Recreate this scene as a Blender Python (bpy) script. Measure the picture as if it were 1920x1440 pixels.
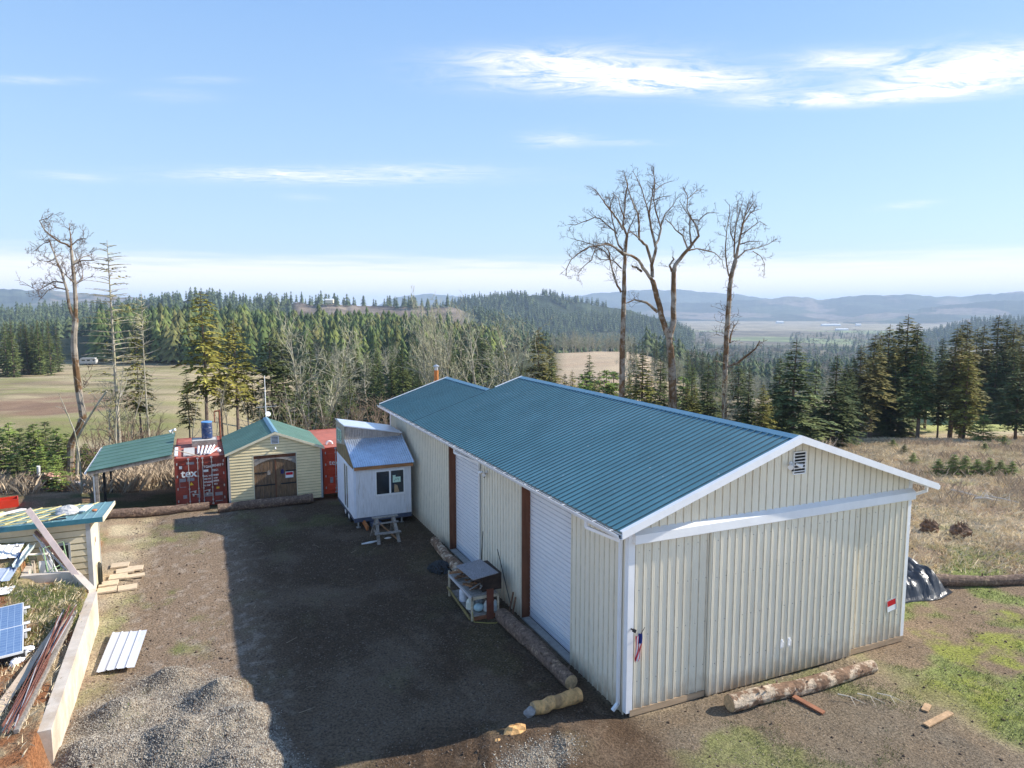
import bpy, math, random
import numpy as np
from mathutils import Vector, Matrix
from math import sin, cos, pi, radians as R, sqrt, atan2, exp
for o in list(bpy.data.objects): bpy.data.objects.remove(o)
SC = bpy.context.scene
COL = SC.collection

# ------------------------------------------------------------------ camera, world, sun, exposure
YAW = 0.4208; CAMP = (-9.57, -14.27, 10.41); PITCH = 0.1097; FPX = 1321.76
cd = bpy.data.cameras.new('camera'); cam = bpy.data.objects.new('camera', cd); COL.objects.link(cam)
cd.sensor_width = 36; cd.lens = 36 * FPX / 1920; cd.clip_start = 0.3; cd.clip_end = 40000
cam.location = CAMP; cam.rotation_euler = (pi / 2 - PITCH, 0, -YAW); SC.camera = cam

SUN_E = R(31); SUN_G = R(8.5)                      # elevation; angle in front of the gable plane
sdir = Vector((cos(SUN_G) * cos(SUN_E), -sin(SUN_G) * cos(SUN_E), sin(SUN_E)))   # towards the sun
sl = bpy.data.lights.new('sun', 'SUN'); sl.energy = 5.0; sl.angle = R(0.5); sl.color = (1.0, 0.93, 0.82)
so = bpy.data.objects.new('sun', sl); COL.objects.link(so); so.location = (60, -20, 60)
so.rotation_euler = (-sdir).to_track_quat('-Z', 'Y').to_euler()

W = bpy.data.worlds.new('World'); SC.world = W; W.use_nodes = True
nt = W.node_tree; N = nt.nodes; L = nt.links; N.clear()
def nd(t, **k):
    n = N.new(t)
    for a, b in k.items(): setattr(n, a, b)
    return n
out = nd('ShaderNodeOutputWorld'); bg = nd('ShaderNodeBackground'); bg.inputs[1].default_value = 0.15
sky = nd('ShaderNodeTexSky', sky_type='NISHITA'); sky.sun_disc = False
sky.sun_elevation = SUN_E; sky.sun_rotation = atan2(sdir.x, sdir.y)
sky.altitude = 200; sky.air_density = 1.0; sky.dust_density = 0.6; sky.ozone_density = 1.5
tc = nd('ShaderNodeTexCoord'); sep = nd('ShaderNodeSeparateXYZ'); L.new(tc.outputs['Generated'], sep.inputs[0])
def wm(op, a, b=None, clamp=False):
    n = nd('ShaderNodeMath', operation=op); n.use_clamp = clamp
    for i, v in enumerate((a, b)):
        if v is None: continue
        if isinstance(v, (int, float)): n.inputs[i].default_value = v
        else: L.new(v, n.inputs[i])
    return n.outputs[0]
# cloud layer at a constant height: project the view direction on a plane
zc = wm('MAXIMUM', sep.outputs[2], 0.02)
cx_ = wm('DIVIDE', sep.outputs[0], zc); cy_ = wm('DIVIDE', sep.outputs[1], zc)
# rotate to the wind axis (lateral to the view) so that the streaks lie flat
cu = wm('ADD', wm('MULTIPLY', cx_, cos(YAW)), wm('MULTIPLY', cy_, -sin(YAW)))
cv = wm('ADD', wm('MULTIPLY', cx_, sin(YAW)), wm('MULTIPLY', cy_, cos(YAW)))
comb = nd('ShaderNodeCombineXYZ'); L.new(cu, comb.inputs[0]); L.new(cv, comb.inputs[1])
mp = nd('ShaderNodeMapping'); mp.inputs['Rotation'].default_value = (0, 0, R(-12)); mp.inputs['Scale'].default_value = (0.95, 1.9, 1); L.new(comb.outputs[0], mp.inputs[0])
n1 = nd('ShaderNodeTexNoise'); n1.inputs['Scale'].default_value = 3.2; n1.inputs['Detail'].default_value = 12; n1.inputs['Roughness'].default_value = 0.72; n1.inputs['Distortion'].default_value = 0.9
L.new(mp.outputs[0], n1.inputs[0])
n2 = nd('ShaderNodeTexNoise'); n2.inputs['Scale'].default_value = 0.5; n2.inputs['Detail'].default_value = 3
L.new(comb.outputs[0], n2.inputs[0])
# individual cloud bands: gaussians in cloud-plane coordinates (cu,cv) = centre, half sizes, tilt, weight
def band(u0, v0, su, sv, tilt, wgt):
    du = wm('SUBTRACT', cu, u0); dv = wm('SUBTRACT', cv, v0)
    a = wm('ADD', wm('MULTIPLY', du, cos(tilt)), wm('MULTIPLY', dv, sin(tilt)))
    b = wm('SUBTRACT', wm('MULTIPLY', dv, cos(tilt)), wm('MULTIPLY', du, sin(tilt)))
    a = wm('POWER', wm('ABSOLUTE', wm('DIVIDE', a, su)), 2.0); b = wm('POWER', wm('ABSOLUTE', wm('DIVIDE', b, sv)), 2.0)
    return wm('MULTIPLY', wm('EXPONENT', wm('MULTIPLY', wm('ADD', a, b), -1.0)), wgt)
#BANDS#
def skypt(px, py):
    a = (px - 960) / FPX; b = (720 - py) / FPX
    dy = cos(PITCH) + b * sin(PITCH); dz = -sin(PITCH) + b * cos(PITCH)
    return a / dz, dy / dz
bands = None
for (px, py, hw, hh, tilt, wgt) in [(1100, 138, 190, 30, 0.0, .85), (1290, 155, 150, 18, 0, .9), (980, 108, 130, 16, 0, .35), (1530, 186, 130, 13, 0, .75), (1830, 135, 150, 36, 0, 1.2), (1600, 112, 110, 18, 0, .5), (1740, 170, 90, 14, 0, .8), (620, 332, 270, 13, 0, .34), (500, 325, 110, 9, 0, .24),
        (790, 318, 120, 10, 0, .2), (1045, 262, 60, 13, 0, .3), (130, 332, 60, 8, 0, .22), (1700, 385, 40, 7, 0, .28), (1800, 475, 200, 9, 0, .2), (60, 150, 90, 7, 0, .2), (380, 150, 60, 6, 0, .16), (330, 180, 70, 10, 0, .12), (570, 370, 40, 6, 0, .14), (1170, 268, 70, 6, 0, .14)]:
    u0, v0 = skypt(px, py); u1, v1 = skypt(px + hw, py); u2, v2 = skypt(px, py + hh)
    g = band(u0, v0, abs(u1 - u0), abs(v2 - v0), tilt, wgt)
    bands = g if bands is None else wm('ADD', bands, g)
streak = wm('MULTIPLY', wm('SUBTRACT', n1.outputs[0], 0.36, True), 6.5)
cl = wm('MULTIPLY', bands, streak, True)
# high thin bank of cloud low over the horizon, with its own soft upper edge
edge = wm('ADD', sep.outputs[2], wm('MULTIPLY', wm('SUBTRACT', n2.outputs[0], 0.5), 0.03))
mr = nd('ShaderNodeMapRange'); mr.interpolation_type = 'SMOOTHSTEP'; L.new(edge, mr.inputs[0])
mr.inputs[1].default_value = 0.040; mr.inputs[2].default_value = 0.078; mr.inputs[3].default_value = 0.93; mr.inputs[4].default_value = 0.0
cl2 = wm('MAXIMUM', cl, mr.outputs[0])
tint = nd('ShaderNodeMix', data_type='RGBA', blend_type='MULTIPLY'); tint.inputs[0].default_value = 1.0
L.new(sky.outputs[0], tint.inputs[6]); tint.inputs[7].default_value = (1.0, 1.0, 1.0, 1)
ramp = nd('ShaderNodeValToRGB'); L.new(sep.outputs[2], ramp.inputs[0]); cr = ramp.color_ramp
cr.elements[0].position = 0.0; cr.elements[0].color = (2.55, 3.25, 4.1, 1); cr.elements[1].position = 1.0; cr.elements[1].color = (.55, 1.2, 2.8, 1)
for ps, cc in ((.10, (2.15, 3.1, 4.15)), (.22, (1.72, 2.75, 4.1)), (.38, (1.2, 2.2, 4.0))): e = cr.elements.new(ps); e.color = (*cc, 1)
mxs = nd('ShaderNodeMix', data_type='RGBA'); mxs.inputs[0].default_value = .82; L.new(tint.outputs[2], mxs.inputs[6]); L.new(ramp.outputs[0], mxs.inputs[7])
mx = nd('ShaderNodeMix', data_type='RGBA'); L.new(cl2, mx.inputs[0]); L.new(mxs.outputs[2], mx.inputs[6]); mx.inputs[7].default_value = (5.4, 5.2, 5.15, 1)
L.new(mx.outputs[2], bg.inputs[0]); L.new(bg.outputs[0], out.inputs[0])

SC.view_settings.view_transform = 'Standard'; SC.view_settings.look = 'None'; SC.view_settings.gamma = 1.0
SC.view_settings.exposure = 0.70; SC.view_settings.use_curve_mapping = False
SC.render.engine = 'CYCLES'
SC.cycles.max_bounces = 6; SC.cycles.diffuse_bounces = 3; SC.cycles.glossy_bounces = 3; SC.cycles.transmission_bounces = 4; SC.cycles.volume_bounces = 1
SC.cycles.transparent_max_bounces = 6; SC.cycles.use_denoising = True
SC.cycles.sample_clamp_indirect = 6

# ------------------------------------------------------------------ helpers
def C2W(u, v, z=0.0):                              # camera-aligned ground coordinates -> world
    return (CAMP[0] + u * cos(YAW) + v * sin(YAW), CAMP[1] - u * sin(YAW) + v * cos(YAW), z)
def PX(px, py, v):                                  # the real point at forward distance v seen at (px,py)
    a = (px - 960) / FPX; b = (720 - py) / FPX
    dy = cos(PITCH) + b * sin(PITCH); dz = -sin(PITCH) + b * cos(PITCH)
    t = v / dy
    return C2W(a * t, v, CAMP[2] + dz * t)
rng = np.random.default_rng(7); random.seed(7)
_perm = np.random.default_rng(3).random((256, 256))
def vn(x, y):                                       # value noise 0..1
    x = np.asarray(x, float); y = np.asarray(y, float)
    xi = np.floor(x).astype(int); yi = np.floor(y).astype(int); fx = x - xi; fy = y - yi
    fx = fx * fx * (3 - 2 * fx); fy = fy * fy * (3 - 2 * fy)
    a = _perm[xi & 255, yi & 255]; b = _perm[(xi + 1) & 255, yi & 255]; c = _perm[xi & 255, (yi + 1) & 255]; d = _perm[(xi + 1) & 255, (yi + 1) & 255]
    return (a * (1 - fx) + b * fx) * (1 - fy) + (c * (1 - fx) + d * fx) * fy
def fbm(x, y, o=4, s=1.0):
    r = 0; a = 1; t = 0
    x = np.asarray(x, float) / s; y = np.asarray(y, float) / s
    for i in range(o): r = r + a * vn(x + 17.3 * i, y + 9.1 * i); t += a; a *= 0.5; x = x * 2.03; y = y * 2.03
    return r / t
def sst(a, b, x): t = np.clip((np.asarray(x, float) - a) / (b - a), 0, 1); return t * t * (3 - 2 * t)

MATS = {}
def mat(name, col, rough=0.8, metal=0.0, var=0.15, vs=3.0, bump=0.0, bs=40.0, col2=None, c2w=0.5, spec=0.3, rand=0.0, stretch=None, attr=None, coat=0.0, detail=6, b2=None, mask=(.48, .62)):
    """procedural material: base colour varied by noise, optional second colour in patches, bump"""
    if name in MATS: return MATS[name]
    m = bpy.data.materials.new(name); m.use_nodes = True; t = m.node_tree; n = t.nodes; l = t.links
    b = n['Principled BSDF']; b.inputs['Roughness'].default_value = rough; b.inputs['Metallic'].default_value = metal
    b.inputs['Specular IOR Level'].default_value = spec
    if coat: b.inputs['Coat Weight'].default_value = coat; b.inputs['Coat Roughness'].default_value = 0.15
    tcn = n.new('ShaderNodeTexCoord'); src = tcn.outputs['Object']
    if stretch:
        mpn = n.new('ShaderNodeMapping'); mpn.inputs['Scale'].default_value = stretch; l.new(src, mpn.inputs[0]); src = mpn.outputs[0]
    nz = n.new('ShaderNodeTexNoise'); nz.inputs['Scale'].default_value = vs; nz.inputs['Detail'].default_value = detail; nz.inputs['Roughness'].default_value = 0.65; l.new(src, nz.inputs[0])
    base = None
    if attr:
        a = n.new('ShaderNodeAttribute'); a.attribute_name = attr; base = a.outputs['Color']
    cur = base
    if col2 is not None:
        nz2 = n.new('ShaderNodeTexNoise'); nz2.inputs['Scale'].default_value = vs * 0.37; nz2.inputs['Detail'].default_value = 8; nz2.inputs['Roughness'].default_value = 0.7; l.new(src, nz2.inputs[0])
        r = n.new('ShaderNodeMapRange'); r.inputs[1].default_value = mask[0]; r.inputs[2].default_value = mask[1]; r.inputs[4].default_value = c2w; l.new(nz2.outputs[0], r.inputs[0])
        mi = n.new('ShaderNodeMix'); mi.data_type = 'RGBA'; l.new(r.outputs[0], mi.inputs[0])
        if cur: l.new(cur, mi.inputs[6])
        else: mi.inputs[6].default_value = (*col, 1)
        mi.inputs[7].default_value = (*col2, 1); cur = mi.outputs[2]
    r = n.new('ShaderNodeMapRange'); r.inputs[1].default_value = 0.33; r.inputs[2].default_value = 0.67
    r.inputs[3].default_value = 1 - var; r.inputs[4].default_value = 1 + var; l.new(nz.outputs[0], r.inputs[0])
    v = r.outputs[0]
    if rand:
        oi = n.new('ShaderNodeObjectInfo'); r2 = n.new('ShaderNodeMapRange'); r2.inputs[3].default_value = 1 - rand; r2.inputs[4].default_value = 1 + rand; l.new(oi.outputs['Random'], r2.inputs[0])
        mm = n.new('ShaderNodeMath'); mm.operation = 'MULTIPLY'; l.new(v, mm.inputs[0]); l.new(r2.outputs[0], mm.inputs[1]); v = mm.outputs[0]
    sc = n.new('ShaderNodeVectorMath'); sc.operation = 'SCALE'; l.new(v, sc.inputs['Scale'])
    if cur: l.new(cur, sc.inputs[0])
    else: sc.inputs[0].default_value = col
    l.new(sc.outputs[0], b.inputs['Base Color'])
    if bump:
        nb = n.new('ShaderNodeTexNoise'); nb.inputs['Scale'].default_value = bs; nb.inputs['Detail'].default_value = 5; nb.inputs['Roughness'].default_value = 0.7; l.new(src, nb.inputs[0])
        bp = n.new('ShaderNodeBump'); bp.inputs['Strength'].default_value = 1.0; bp.inputs['Distance'].default_value = bump; l.new(nb.outputs[0], bp.inputs['Height']); l.new(bp.outputs[0], b.inputs['Normal'])
    MATS[name] = m; return m

def rotm(a, b=(0, 0, 1)): return Matrix.Rotation(a, 3, b)
class MB:
    def __init__(s): s.v = []; s.f = []; s.m = []; s.k = 0; s.c = []
    def add(s, vs, fs, k=None):
        o = len(s.v); s.v += [tuple(q) for q in vs]; s.f += [tuple(i + o for i in f) for f in fs]; s.m += [s.k if k is None else k] * len(fs); return s
    def box(s, x0, x1, y0, y1, z0, z1, M=None, o=(0, 0, 0)):
        p = [(x, y, z) for z in (z0, z1) for y in (y0, y1) for x in (x0, x1)]
        if M is not None: p = [tuple(M @ Vector(q) + Vector(o)) for q in p]
        return s.add(p, [(0, 2, 3, 1), (4, 5, 7, 6), (0, 1, 5, 4), (1, 3, 7, 5), (3, 2, 6, 7), (2, 0, 4, 6)])
    def bar(s, a, b, w, h, up=(0, 0, 1)):            # rectangular bar from a to b
        a = Vector(a); b = Vector(b); d = (b - a); ln = d.length; d.normalize(); u = Vector(up)
        x = d.cross(u)
        if x.length < 1e-4: x = d.cross(Vector((1, 0, 0)))
        x.normalize(); u = x.cross(d)
        p = [tuple(q + x * i * w / 2 + u * j * h / 2) for q in (a, b) for j in (-1, 1) for i in (-1, 1)]
        return s.add(p, [(0, 1, 3, 2), (4, 6, 7, 5), (0, 4, 5, 1), (1, 5, 7, 3), (3, 7, 6, 2), (2, 6, 4, 0)])
    def tube(s, pts, rs, n=8, cap=True, jit=0.0):
        pts = [Vector(p) for p in pts]
        if isinstance(rs, (int, float)): rs = [rs] * len(pts)
        o = len(s.v); up = None; m = len(pts)
        for i, p in enumerate(pts):
            d = (pts[min(i + 1, m - 1)] - pts[max(i - 1, 0)]).normalized()
            if up is None: up = d.orthogonal().normalized()
            up = (up - d * up.dot(d)); up = up.normalized() if up.length > 1e-5 else d.orthogonal().normalized()
            w = d.cross(up)
            for j in range(n):
                a = 2 * pi * j / n; r = rs[i] * (1 + (random.uniform(-jit, jit) if jit else 0)); q = p + up * cos(a) * r + w * sin(a) * r; s.v.append((q.x, q.y, q.z))
        nf = 0
        for i in range(m - 1):
            for j in range(n):
                a = o + i * n + j; b = o + i * n + (j + 1) % n; s.f.append((a, b, b + n, a + n)); nf += 1
        if cap: s.f.append(tuple(o + j for j in range(n))[::-1]); s.f.append(tuple(o + (m - 1) * n + j for j in range(n))); nf += 2
        s.m += [s.k] * nf; return s
    def quad(s, a, b, c, d): return s.add([a, b, c, d], [(0, 1, 2, 3)])
    def prism(s, poly, axis, a, b):                  # extrude a 2D polygon along axis from a to b
        n = len(poly)
        def P(q, t): return {0: (t, q[0], q[1]), 1: (q[0], t, q[1]), 2: (q[0], q[1], t)}[axis]
        return s.add([P(q, a) for q in poly] + [P(q, b) for q in poly], [tuple(range(n)), tuple(range(2 * n - 1, n - 1, -1))] + [(i, (i + 1) % n, n + (i + 1) % n, n + i) for i in range(n)])
    def ell(s, c, r, n=10, m=6, jit=0.0, M=None):
        vs = []; fs = []
        for i in range(m + 1):
            t = pi * i / m
            for j in range(n):
                a = 2 * pi * j / n; k = 1 + (random.uniform(-jit, jit) if jit else 0); q = Vector((r[0] * sin(t) * cos(a) * k, r[1] * sin(t) * sin(a) * k, r[2] * cos(t) * k))
                if M is not None: q = M @ q
                vs.append((c[0] + q.x, c[1] + q.y, c[2] + q.z))
        for i in range(m):
            for j in range(n): fs.append((i * n + j, (i + 1) * n + j, (i + 1) * n + (j + 1) % n, i * n + (j + 1) % n))
        return s.add(vs, fs)
    def build(s, name, ms, parent=None, smooth=False, origin=None, fix=True):
        return nmesh(name, s.v, s.f, ms, parent, smooth, s.m if any(s.m) else None, origin, fix)
def nmesh(name, v, f, ms, parent=None, smooth=False, mi=None, origin=None, fix=False, colors=None):
    me = bpy.data.meshes.new(name)
    o = bpy.data.objects.new(name, me); COL.objects.link(o)
    org = Vector((0, 0, 0))
    if parent is not None: org = Vector(parent.get('_o', (0, 0, 0))); o.parent = parent; o['_o'] = tuple(org)
    elif origin is not None: org = Vector(origin); o.location = org; o['_o'] = tuple(org)
    if isinstance(v, np.ndarray):
        v = v - np.array(org); nf = len(f); k = f.shape[1]
        me.vertices.add(len(v)); me.vertices.foreach_set('co', v.astype(np.float32).ravel())
        me.loops.add(nf * k); me.loops.foreach_set('vertex_index', f.astype(np.int32).ravel())
        me.polygons.add(nf); me.polygons.foreach_set('loop_start', np.arange(0, nf * k, k, dtype=np.int32))
        me.update(calc_edges=True)
    else:
        me.from_pydata([(a[0] - org.x, a[1] - org.y, a[2] - org.z) for a in v], [], f)
    if not isinstance(ms, (list, tuple)): ms = [ms]
    for m in ms: me.materials.append(m)
    if mi is not None: me.polygons.foreach_set('material_index', np.asarray(mi, dtype=np.int32))
    if fix:
        import bmesh
        bm = bmesh.new(); bm.from_mesh(me); bmesh.ops.recalc_face_normals(bm, faces=bm.faces); bm.to_mesh(me); bm.free()
    if smooth: me.polygons.foreach_set('use_smooth', [True] * len(me.polygons))
    if colors is not None:
        ca = me.color_attributes.new('Col', 'FLOAT_COLOR', 'POINT'); c4 = np.ones((len(me.vertices), 4), np.float32); c4[:, :3] = colors; ca.data.foreach_set('color', c4.ravel())
    me.update(); return o
def thing(name, loc, label, cat, group=None, rz=0):
    o = bpy.data.objects.new(name, None); COL.objects.link(o); o.empty_display_size = 0.3
    o.location = loc; o['_o'] = tuple(loc); o['label'] = label; o['category'] = cat
    if group: o['group'] = group
    if rz: o.rotation_euler = (0, 0, rz)
    return o
def tag(o, label, cat, group=None):
    o['label'] = label; o['category'] = cat
    if group: o['group'] = group
    return o
def kind(o, k): o['kind'] = k; return o
def copy_thing(o, loc, rz=0, sc=1.0, label=None, group=None):
    c = o.copy(); COL.objects.link(c); c.location = loc; c.rotation_euler = (0, 0, rz); c.scale = sc if isinstance(sc, tuple) else (sc,) * 3
    if label: c['label'] = label
    if group: c['group'] = group
    for ch in o.children:
        d = ch.copy(); COL.objects.link(d); d.parent = c
        for g in ch.children:
            e = g.copy(); COL.objects.link(e); e.parent = d
    return c
def text(s, size, loc, rot, m, parent=None, name='lettering', ext=0.003, bold=0.0, sx=1.0, align='LEFT'):
    cu_ = bpy.data.curves.new(name, 'FONT'); cu_.body = s; cu_.size = size; cu_.extrude = ext; cu_.offset = bold; cu_.align_x = align
    t = bpy.data.objects.new('tmp', cu_); COL.objects.link(t); bpy.context.view_layer.update()
    me = bpy.data.meshes.new_from_object(t.evaluated_get(bpy.context.evaluated_depsgraph_get())); bpy.data.objects.remove(t)
    Mx = Matrix.Translation(Vector(loc) - Vector(parent.get('_o', (0, 0, 0)) if parent else (0, 0, 0))) @ rot.to_4x4() @ Matrix.Diagonal((sx, 1, 1, 1))
    me.transform(Mx); me.materials.clear(); me.materials.append(m); me.name = name
    o = bpy.data.objects.new(name, me); COL.objects.link(o)
    if parent: o.parent = parent; o['_o'] = parent.get('_o', (0, 0, 0))
    return o
FACE = Matrix(((1, 0, 0), (0, 0, -1), (0, 1, 0)))     # text plane standing upright, facing -Y
# ------------------------------------------------------------------ terrain
AZ = np.array([-1.6, -0.73, -0.5, -0.24, 0.0, 0.155, 0.35, 0.55, 0.73, 1.6])
RV = np.array([0, 36, 50, 60, 70, 85, 120, 200, 280, 450, 700, 1000, 2000, 4500, 16000.])
ZT = np.array([
 [0,.3,-1.3,-2.0,-2.6,-3.5,-5.2,-9,-13,-12,-25,-40,-70,-90,-90],
 [0,.3,-1.3,-2.0,-2.6,-3.5,-5.2,-9,-13,-12,-25,-40,-70,-90,-90],
 [0,0,-1.2,-2.0,-2.7,-3.6,-5.3,-9.2,-13,-7,-18,-40,-70,-90,-90],
 [0,0,-1.6,-3,-4.5,-7,-11,-15,-17,-11,-20,-40,-70,-90,-90],
 [0,0,-2,-4,-6,-8.5,-12,-17,-20,-20,-32,-50,-80,-90,-90],
 [0,0,-1.8,-3.5,-5,-7,-10,-14,-16.3,-18,-50,-75,-90,-90,-90],
 [0,0,-1.2,-2.8,-4.2,-6,-10,-18,-27,-42,-58,-75,-90,-90,-90],
 [0,0,-.8,-1.9,-3.1,-4.9,-8.9,-17,-26,-42,-58,-75,-90,-90,-90],
 [0,0,-.8,-1.9,-3.1,-4.7,-8.7,-17,-26,-42,-58,-75,-90,-90,-90],
 [0,0,-.8,-1.9,-3.1,-4.7,-8.7,-17,-26,-42,-58,-75,-90,-90,-90]], float)
def W2C(x, y):
    dx = np.asarray(x, float) - CAMP[0]; dy = np.asarray(y, float) - CAMP[1]
    return dx * cos(YAW) - dy * sin(YAW), dx * sin(YAW) + dy * cos(YAW)
def terr(x, y, fine=True):
    x = np.asarray(x, float); y = np.asarray(y, float)
    u, v = W2C(x, y); vv = np.maximum(v, 1.0); a = np.clip(u / np.maximum(vv, 8), -1.59, 1.59)
    i = np.clip(np.searchsorted(AZ, a) - 1, 0, len(AZ) - 2); fa = (a - AZ[i]) / (AZ[i + 1] - AZ[i]); fa = fa * fa * (3 - 2 * fa)
    j = np.clip(np.searchsorted(RV, vv) - 1, 0, len(RV) - 2); fv = np.clip((vv - RV[j]) / (RV[j + 1] - RV[j]), 0, 1)
    z = (ZT[i, j] * (1 - fv) + ZT[i, j + 1] * fv) * (1 - fa) + (ZT[i + 1, j] * (1 - fv) + ZT[i + 1, j + 1] * fv) * fa
    # gentle unevenness growing with distance
    z = z + (fbm(x, y, 4, 60) - .5) * 2.2 * sst(45, 110, v) + (fbm(x, y, 3, 14) - .5) * .9 * sst(40, 60, v)
    # raised bank left of the concrete wall
    xth = .85 * sst(11.2, 12.4, y)
    bank = sst(-12.9, -13.15, x + xth) * (0.95 + 0.25 * sst(8, 12, y) + 1.0 * sst(11.5, 14.2, y) * sst(-14.3, -15.2, x))
    bank = np.where(y > 13.6, bank * sst(22, 15.5, y), bank)
    well = sst(-15.25, -15.0, x) * sst(12.4, 12.6, y) * sst(14.6, 14.1, y)
    bank = bank * (1 - .93 * well)
    bank = bank * sst(-1.0, 2.5, y) + 0.0
    bank = np.maximum(bank, sst(-12.9, -16, x) * 0.9 * sst(3, -4, y) * 1.0)
    z = z + bank
    # gravel heaps by the wall end
    def bump(cx, cy, r, h, e=1.0): return h * np.exp(-(((x - cx) / r) ** 2 + ((y - cy) / (r * e)) ** 2))
    g = bump(-9.45, 5.0, .75, .50, .9) + bump(-10.7, 6.5, .7, .34, .7) + bump(-11.7, 4.9, .8, .42, .8) + bump(-10.3, 3.2, 1.1, .55, .8) + bump(-12.2, 3.2, .8, .4) + bump(-8.7, 3.4, .8, .35) + bump(-9.2, 1.2, 1.3, .5) + bump(-3.2, .2, 1.2, .22, .6) + bump(-1.6, -.4, 1.0, .2, .6)
    z = z + g * (0.95 + 0.6 * fbm(x, y, 3, .7))
    # dirt ruts right of the barn, little mound under the tarp
    z = z + bump(14.6, 3.6, 1.4, .45, .7) + bump(12.3, 3.6, 1.0, .3)
    near = sst(75, 40, v)
    ym_ = yardmask(x, y)
    rr_ = np.sqrt((x + 13.5) ** 2 + (y - 3.5) ** 2); an = np.arctan2(y - 3.5, x + 13.5)
    for r0 in (8.6, 10.1, 11.9): z = z - .045 * ym_ * np.exp(-((rr_ - r0 - .35 * (fbm(an * 6, rr_ * 0, 2, 1) - .5)) / .13) ** 2) * (.4 + .6 * (fbm(x, y, 2, 1.5) > .45)) + .03 * ym_ * np.exp(-((rr_ - r0 - .25) / .10) ** 2)
    z = z + ym_ * .10 * np.clip(fbm(x * .5 + y * .3, y * 1.6 - x * .6, 3, .8) - .58, 0, 1)
    if fine:
        off = 1 - .55 * yardmask(x, y)
        z = z + near * off * ((fbm(x, y, 4, 1.3) - .5) * .16 + (fbm(x + 40, y, 3, .35) - .5) * .05)
    # keep the ground just under the building footprints
    inb = ((x > -.2) & (x < 10.4) & (y > -.1) & (y < 24))
    return np.where(inb, np.minimum(z, -.03), z)
def yardmask(x, y):
    m = sst(-12.4, -10.6, x + 1.2 * (fbm(x, y, 3, 2.5) - .5)) * sst(.6, -.4, x) * sst(25.2, 23.2, y + .8 * (fbm(x, y, 3, 2) - .5))
    return m
def T(x, y): return float(terr(np.array([x]), np.array([y]))[0])
def mixc(a, b, w): w = np.asarray(w)[..., None]; return np.asarray(a) * (1 - w) + np.asarray(b) * w
def ground_color(x, y):
    u, v = W2C(x, y); a = u / np.maximum(v, 1)
    n1_ = fbm(x, y, 5, 2.2); n2_ = fbm(x + 31, y + 7, 5, .8); n3_ = fbm(x - 50, y, 4, 7); n4_ = fbm(x, y + 90, 4, .25)
    O = np.ones(x.shape + (3,))
    dirt = O * (.20, .145, .095)
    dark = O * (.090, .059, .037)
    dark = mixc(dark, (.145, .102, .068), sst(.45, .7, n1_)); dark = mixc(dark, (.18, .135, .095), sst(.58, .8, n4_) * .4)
    moss = mixc(O * (.17, .21, .045), (.24, .25, .10), n4_)
    grass = mixc(O * (.15, .19, .045), (.30, .32, .12), n2_)
    dry = mixc(O * (.54, .44, .28), (.38, .28, .18), sst(.3, .7, n2_))
    pale = mixc(O * (.31, .265, .205), (.14, .12, .10), sst(.42, .62, n4_))
    # right side meadow and everything near by default
    c = mixc(dry, (.43, .35, .25), sst(.45, .7, n1_))
    c = mixc(c, (.24, .155, .11), sst(.55, .75, n3_) * .5)
    c = mixc(c, grass, sst(.60, .72, fbm(x + 5, y - 3, 5, 3.5)) * .5)
    # lawn strip and dirt right / in front of the barn
    lawn = sst(33, 27, v + 4 * (n3_ - .5)) * sst(6.8, 8.8, x + 3 * (n1_ - .5))
    lc = mixc(dirt * (.9 + .5 * n2_[..., None]), grass, sst(.44, .60, fbm(x + 9, y + 2, 5, 1.7)))
    mo = np.exp(-(((x - 8.7) / 1.9) ** 2 + ((y + 2.7) / 1.3) ** 2)) + .6 * np.exp(-(((x - 11.5) / 2.5) ** 2 + ((y + 1.3) / 1.6) ** 2))
    lc = mixc(lc, (.25, .27, .055), sst(.54, .70, fbm(x, y, 5, 1.1) + .22 * mo - .10) * .85)
    c = mixc(c, lc, lawn)
    front = sst(.6, -.4, y) * sst(-2, .5, x) * sst(9, 6.5, x + 3 * (n1_ - .5))
    fc = mixc(dirt, (.19, .16, .12), n2_); fc = mixc(fc, moss, sst(.60, .75, n1_) * .6)
    c = mixc(c, fc, front)
    # yard gravel; barn shadow and sunlit zone also put into its colour
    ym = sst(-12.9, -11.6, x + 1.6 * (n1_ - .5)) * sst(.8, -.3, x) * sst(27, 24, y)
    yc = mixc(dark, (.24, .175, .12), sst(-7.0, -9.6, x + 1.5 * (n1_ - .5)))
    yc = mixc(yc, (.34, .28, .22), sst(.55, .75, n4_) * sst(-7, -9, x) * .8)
    yc = mixc(yc, moss, sst(.56, .72, fbm(x - 3, y + 12, 5, 1.6)) * (.08 + .92 * sst(-9.3, -10.9, x)) * .9)
    yc = mixc(yc, (.15, .17, .05), sst(.50, .66, fbm(x + 3, y + 2, 4, 1.2)) * sst(18, 20.5, y) * .3)
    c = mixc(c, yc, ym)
    # behind the containers / under the carport
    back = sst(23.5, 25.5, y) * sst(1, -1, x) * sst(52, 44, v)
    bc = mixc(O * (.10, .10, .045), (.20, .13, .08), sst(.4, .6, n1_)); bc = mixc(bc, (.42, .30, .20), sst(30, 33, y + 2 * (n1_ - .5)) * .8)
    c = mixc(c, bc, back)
    # left bank: reddish soil and dead grass
    bm_ = sst(-12.8, -13.0, x + .7 * sst(11.2, 12.4, y)) * sst(24, 20, y)
    bk = mixc(O * (.27, .12, .055), (.36, .27, .16), sst(.46, .62, n2_)); bk = mixc(bk, (.17, .18, .06), sst(.50, .66, fbm(x, y + 5, 4, 1.2)) * sst(6, 11, y))
    c = mixc(c, bk, bm_)
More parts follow.
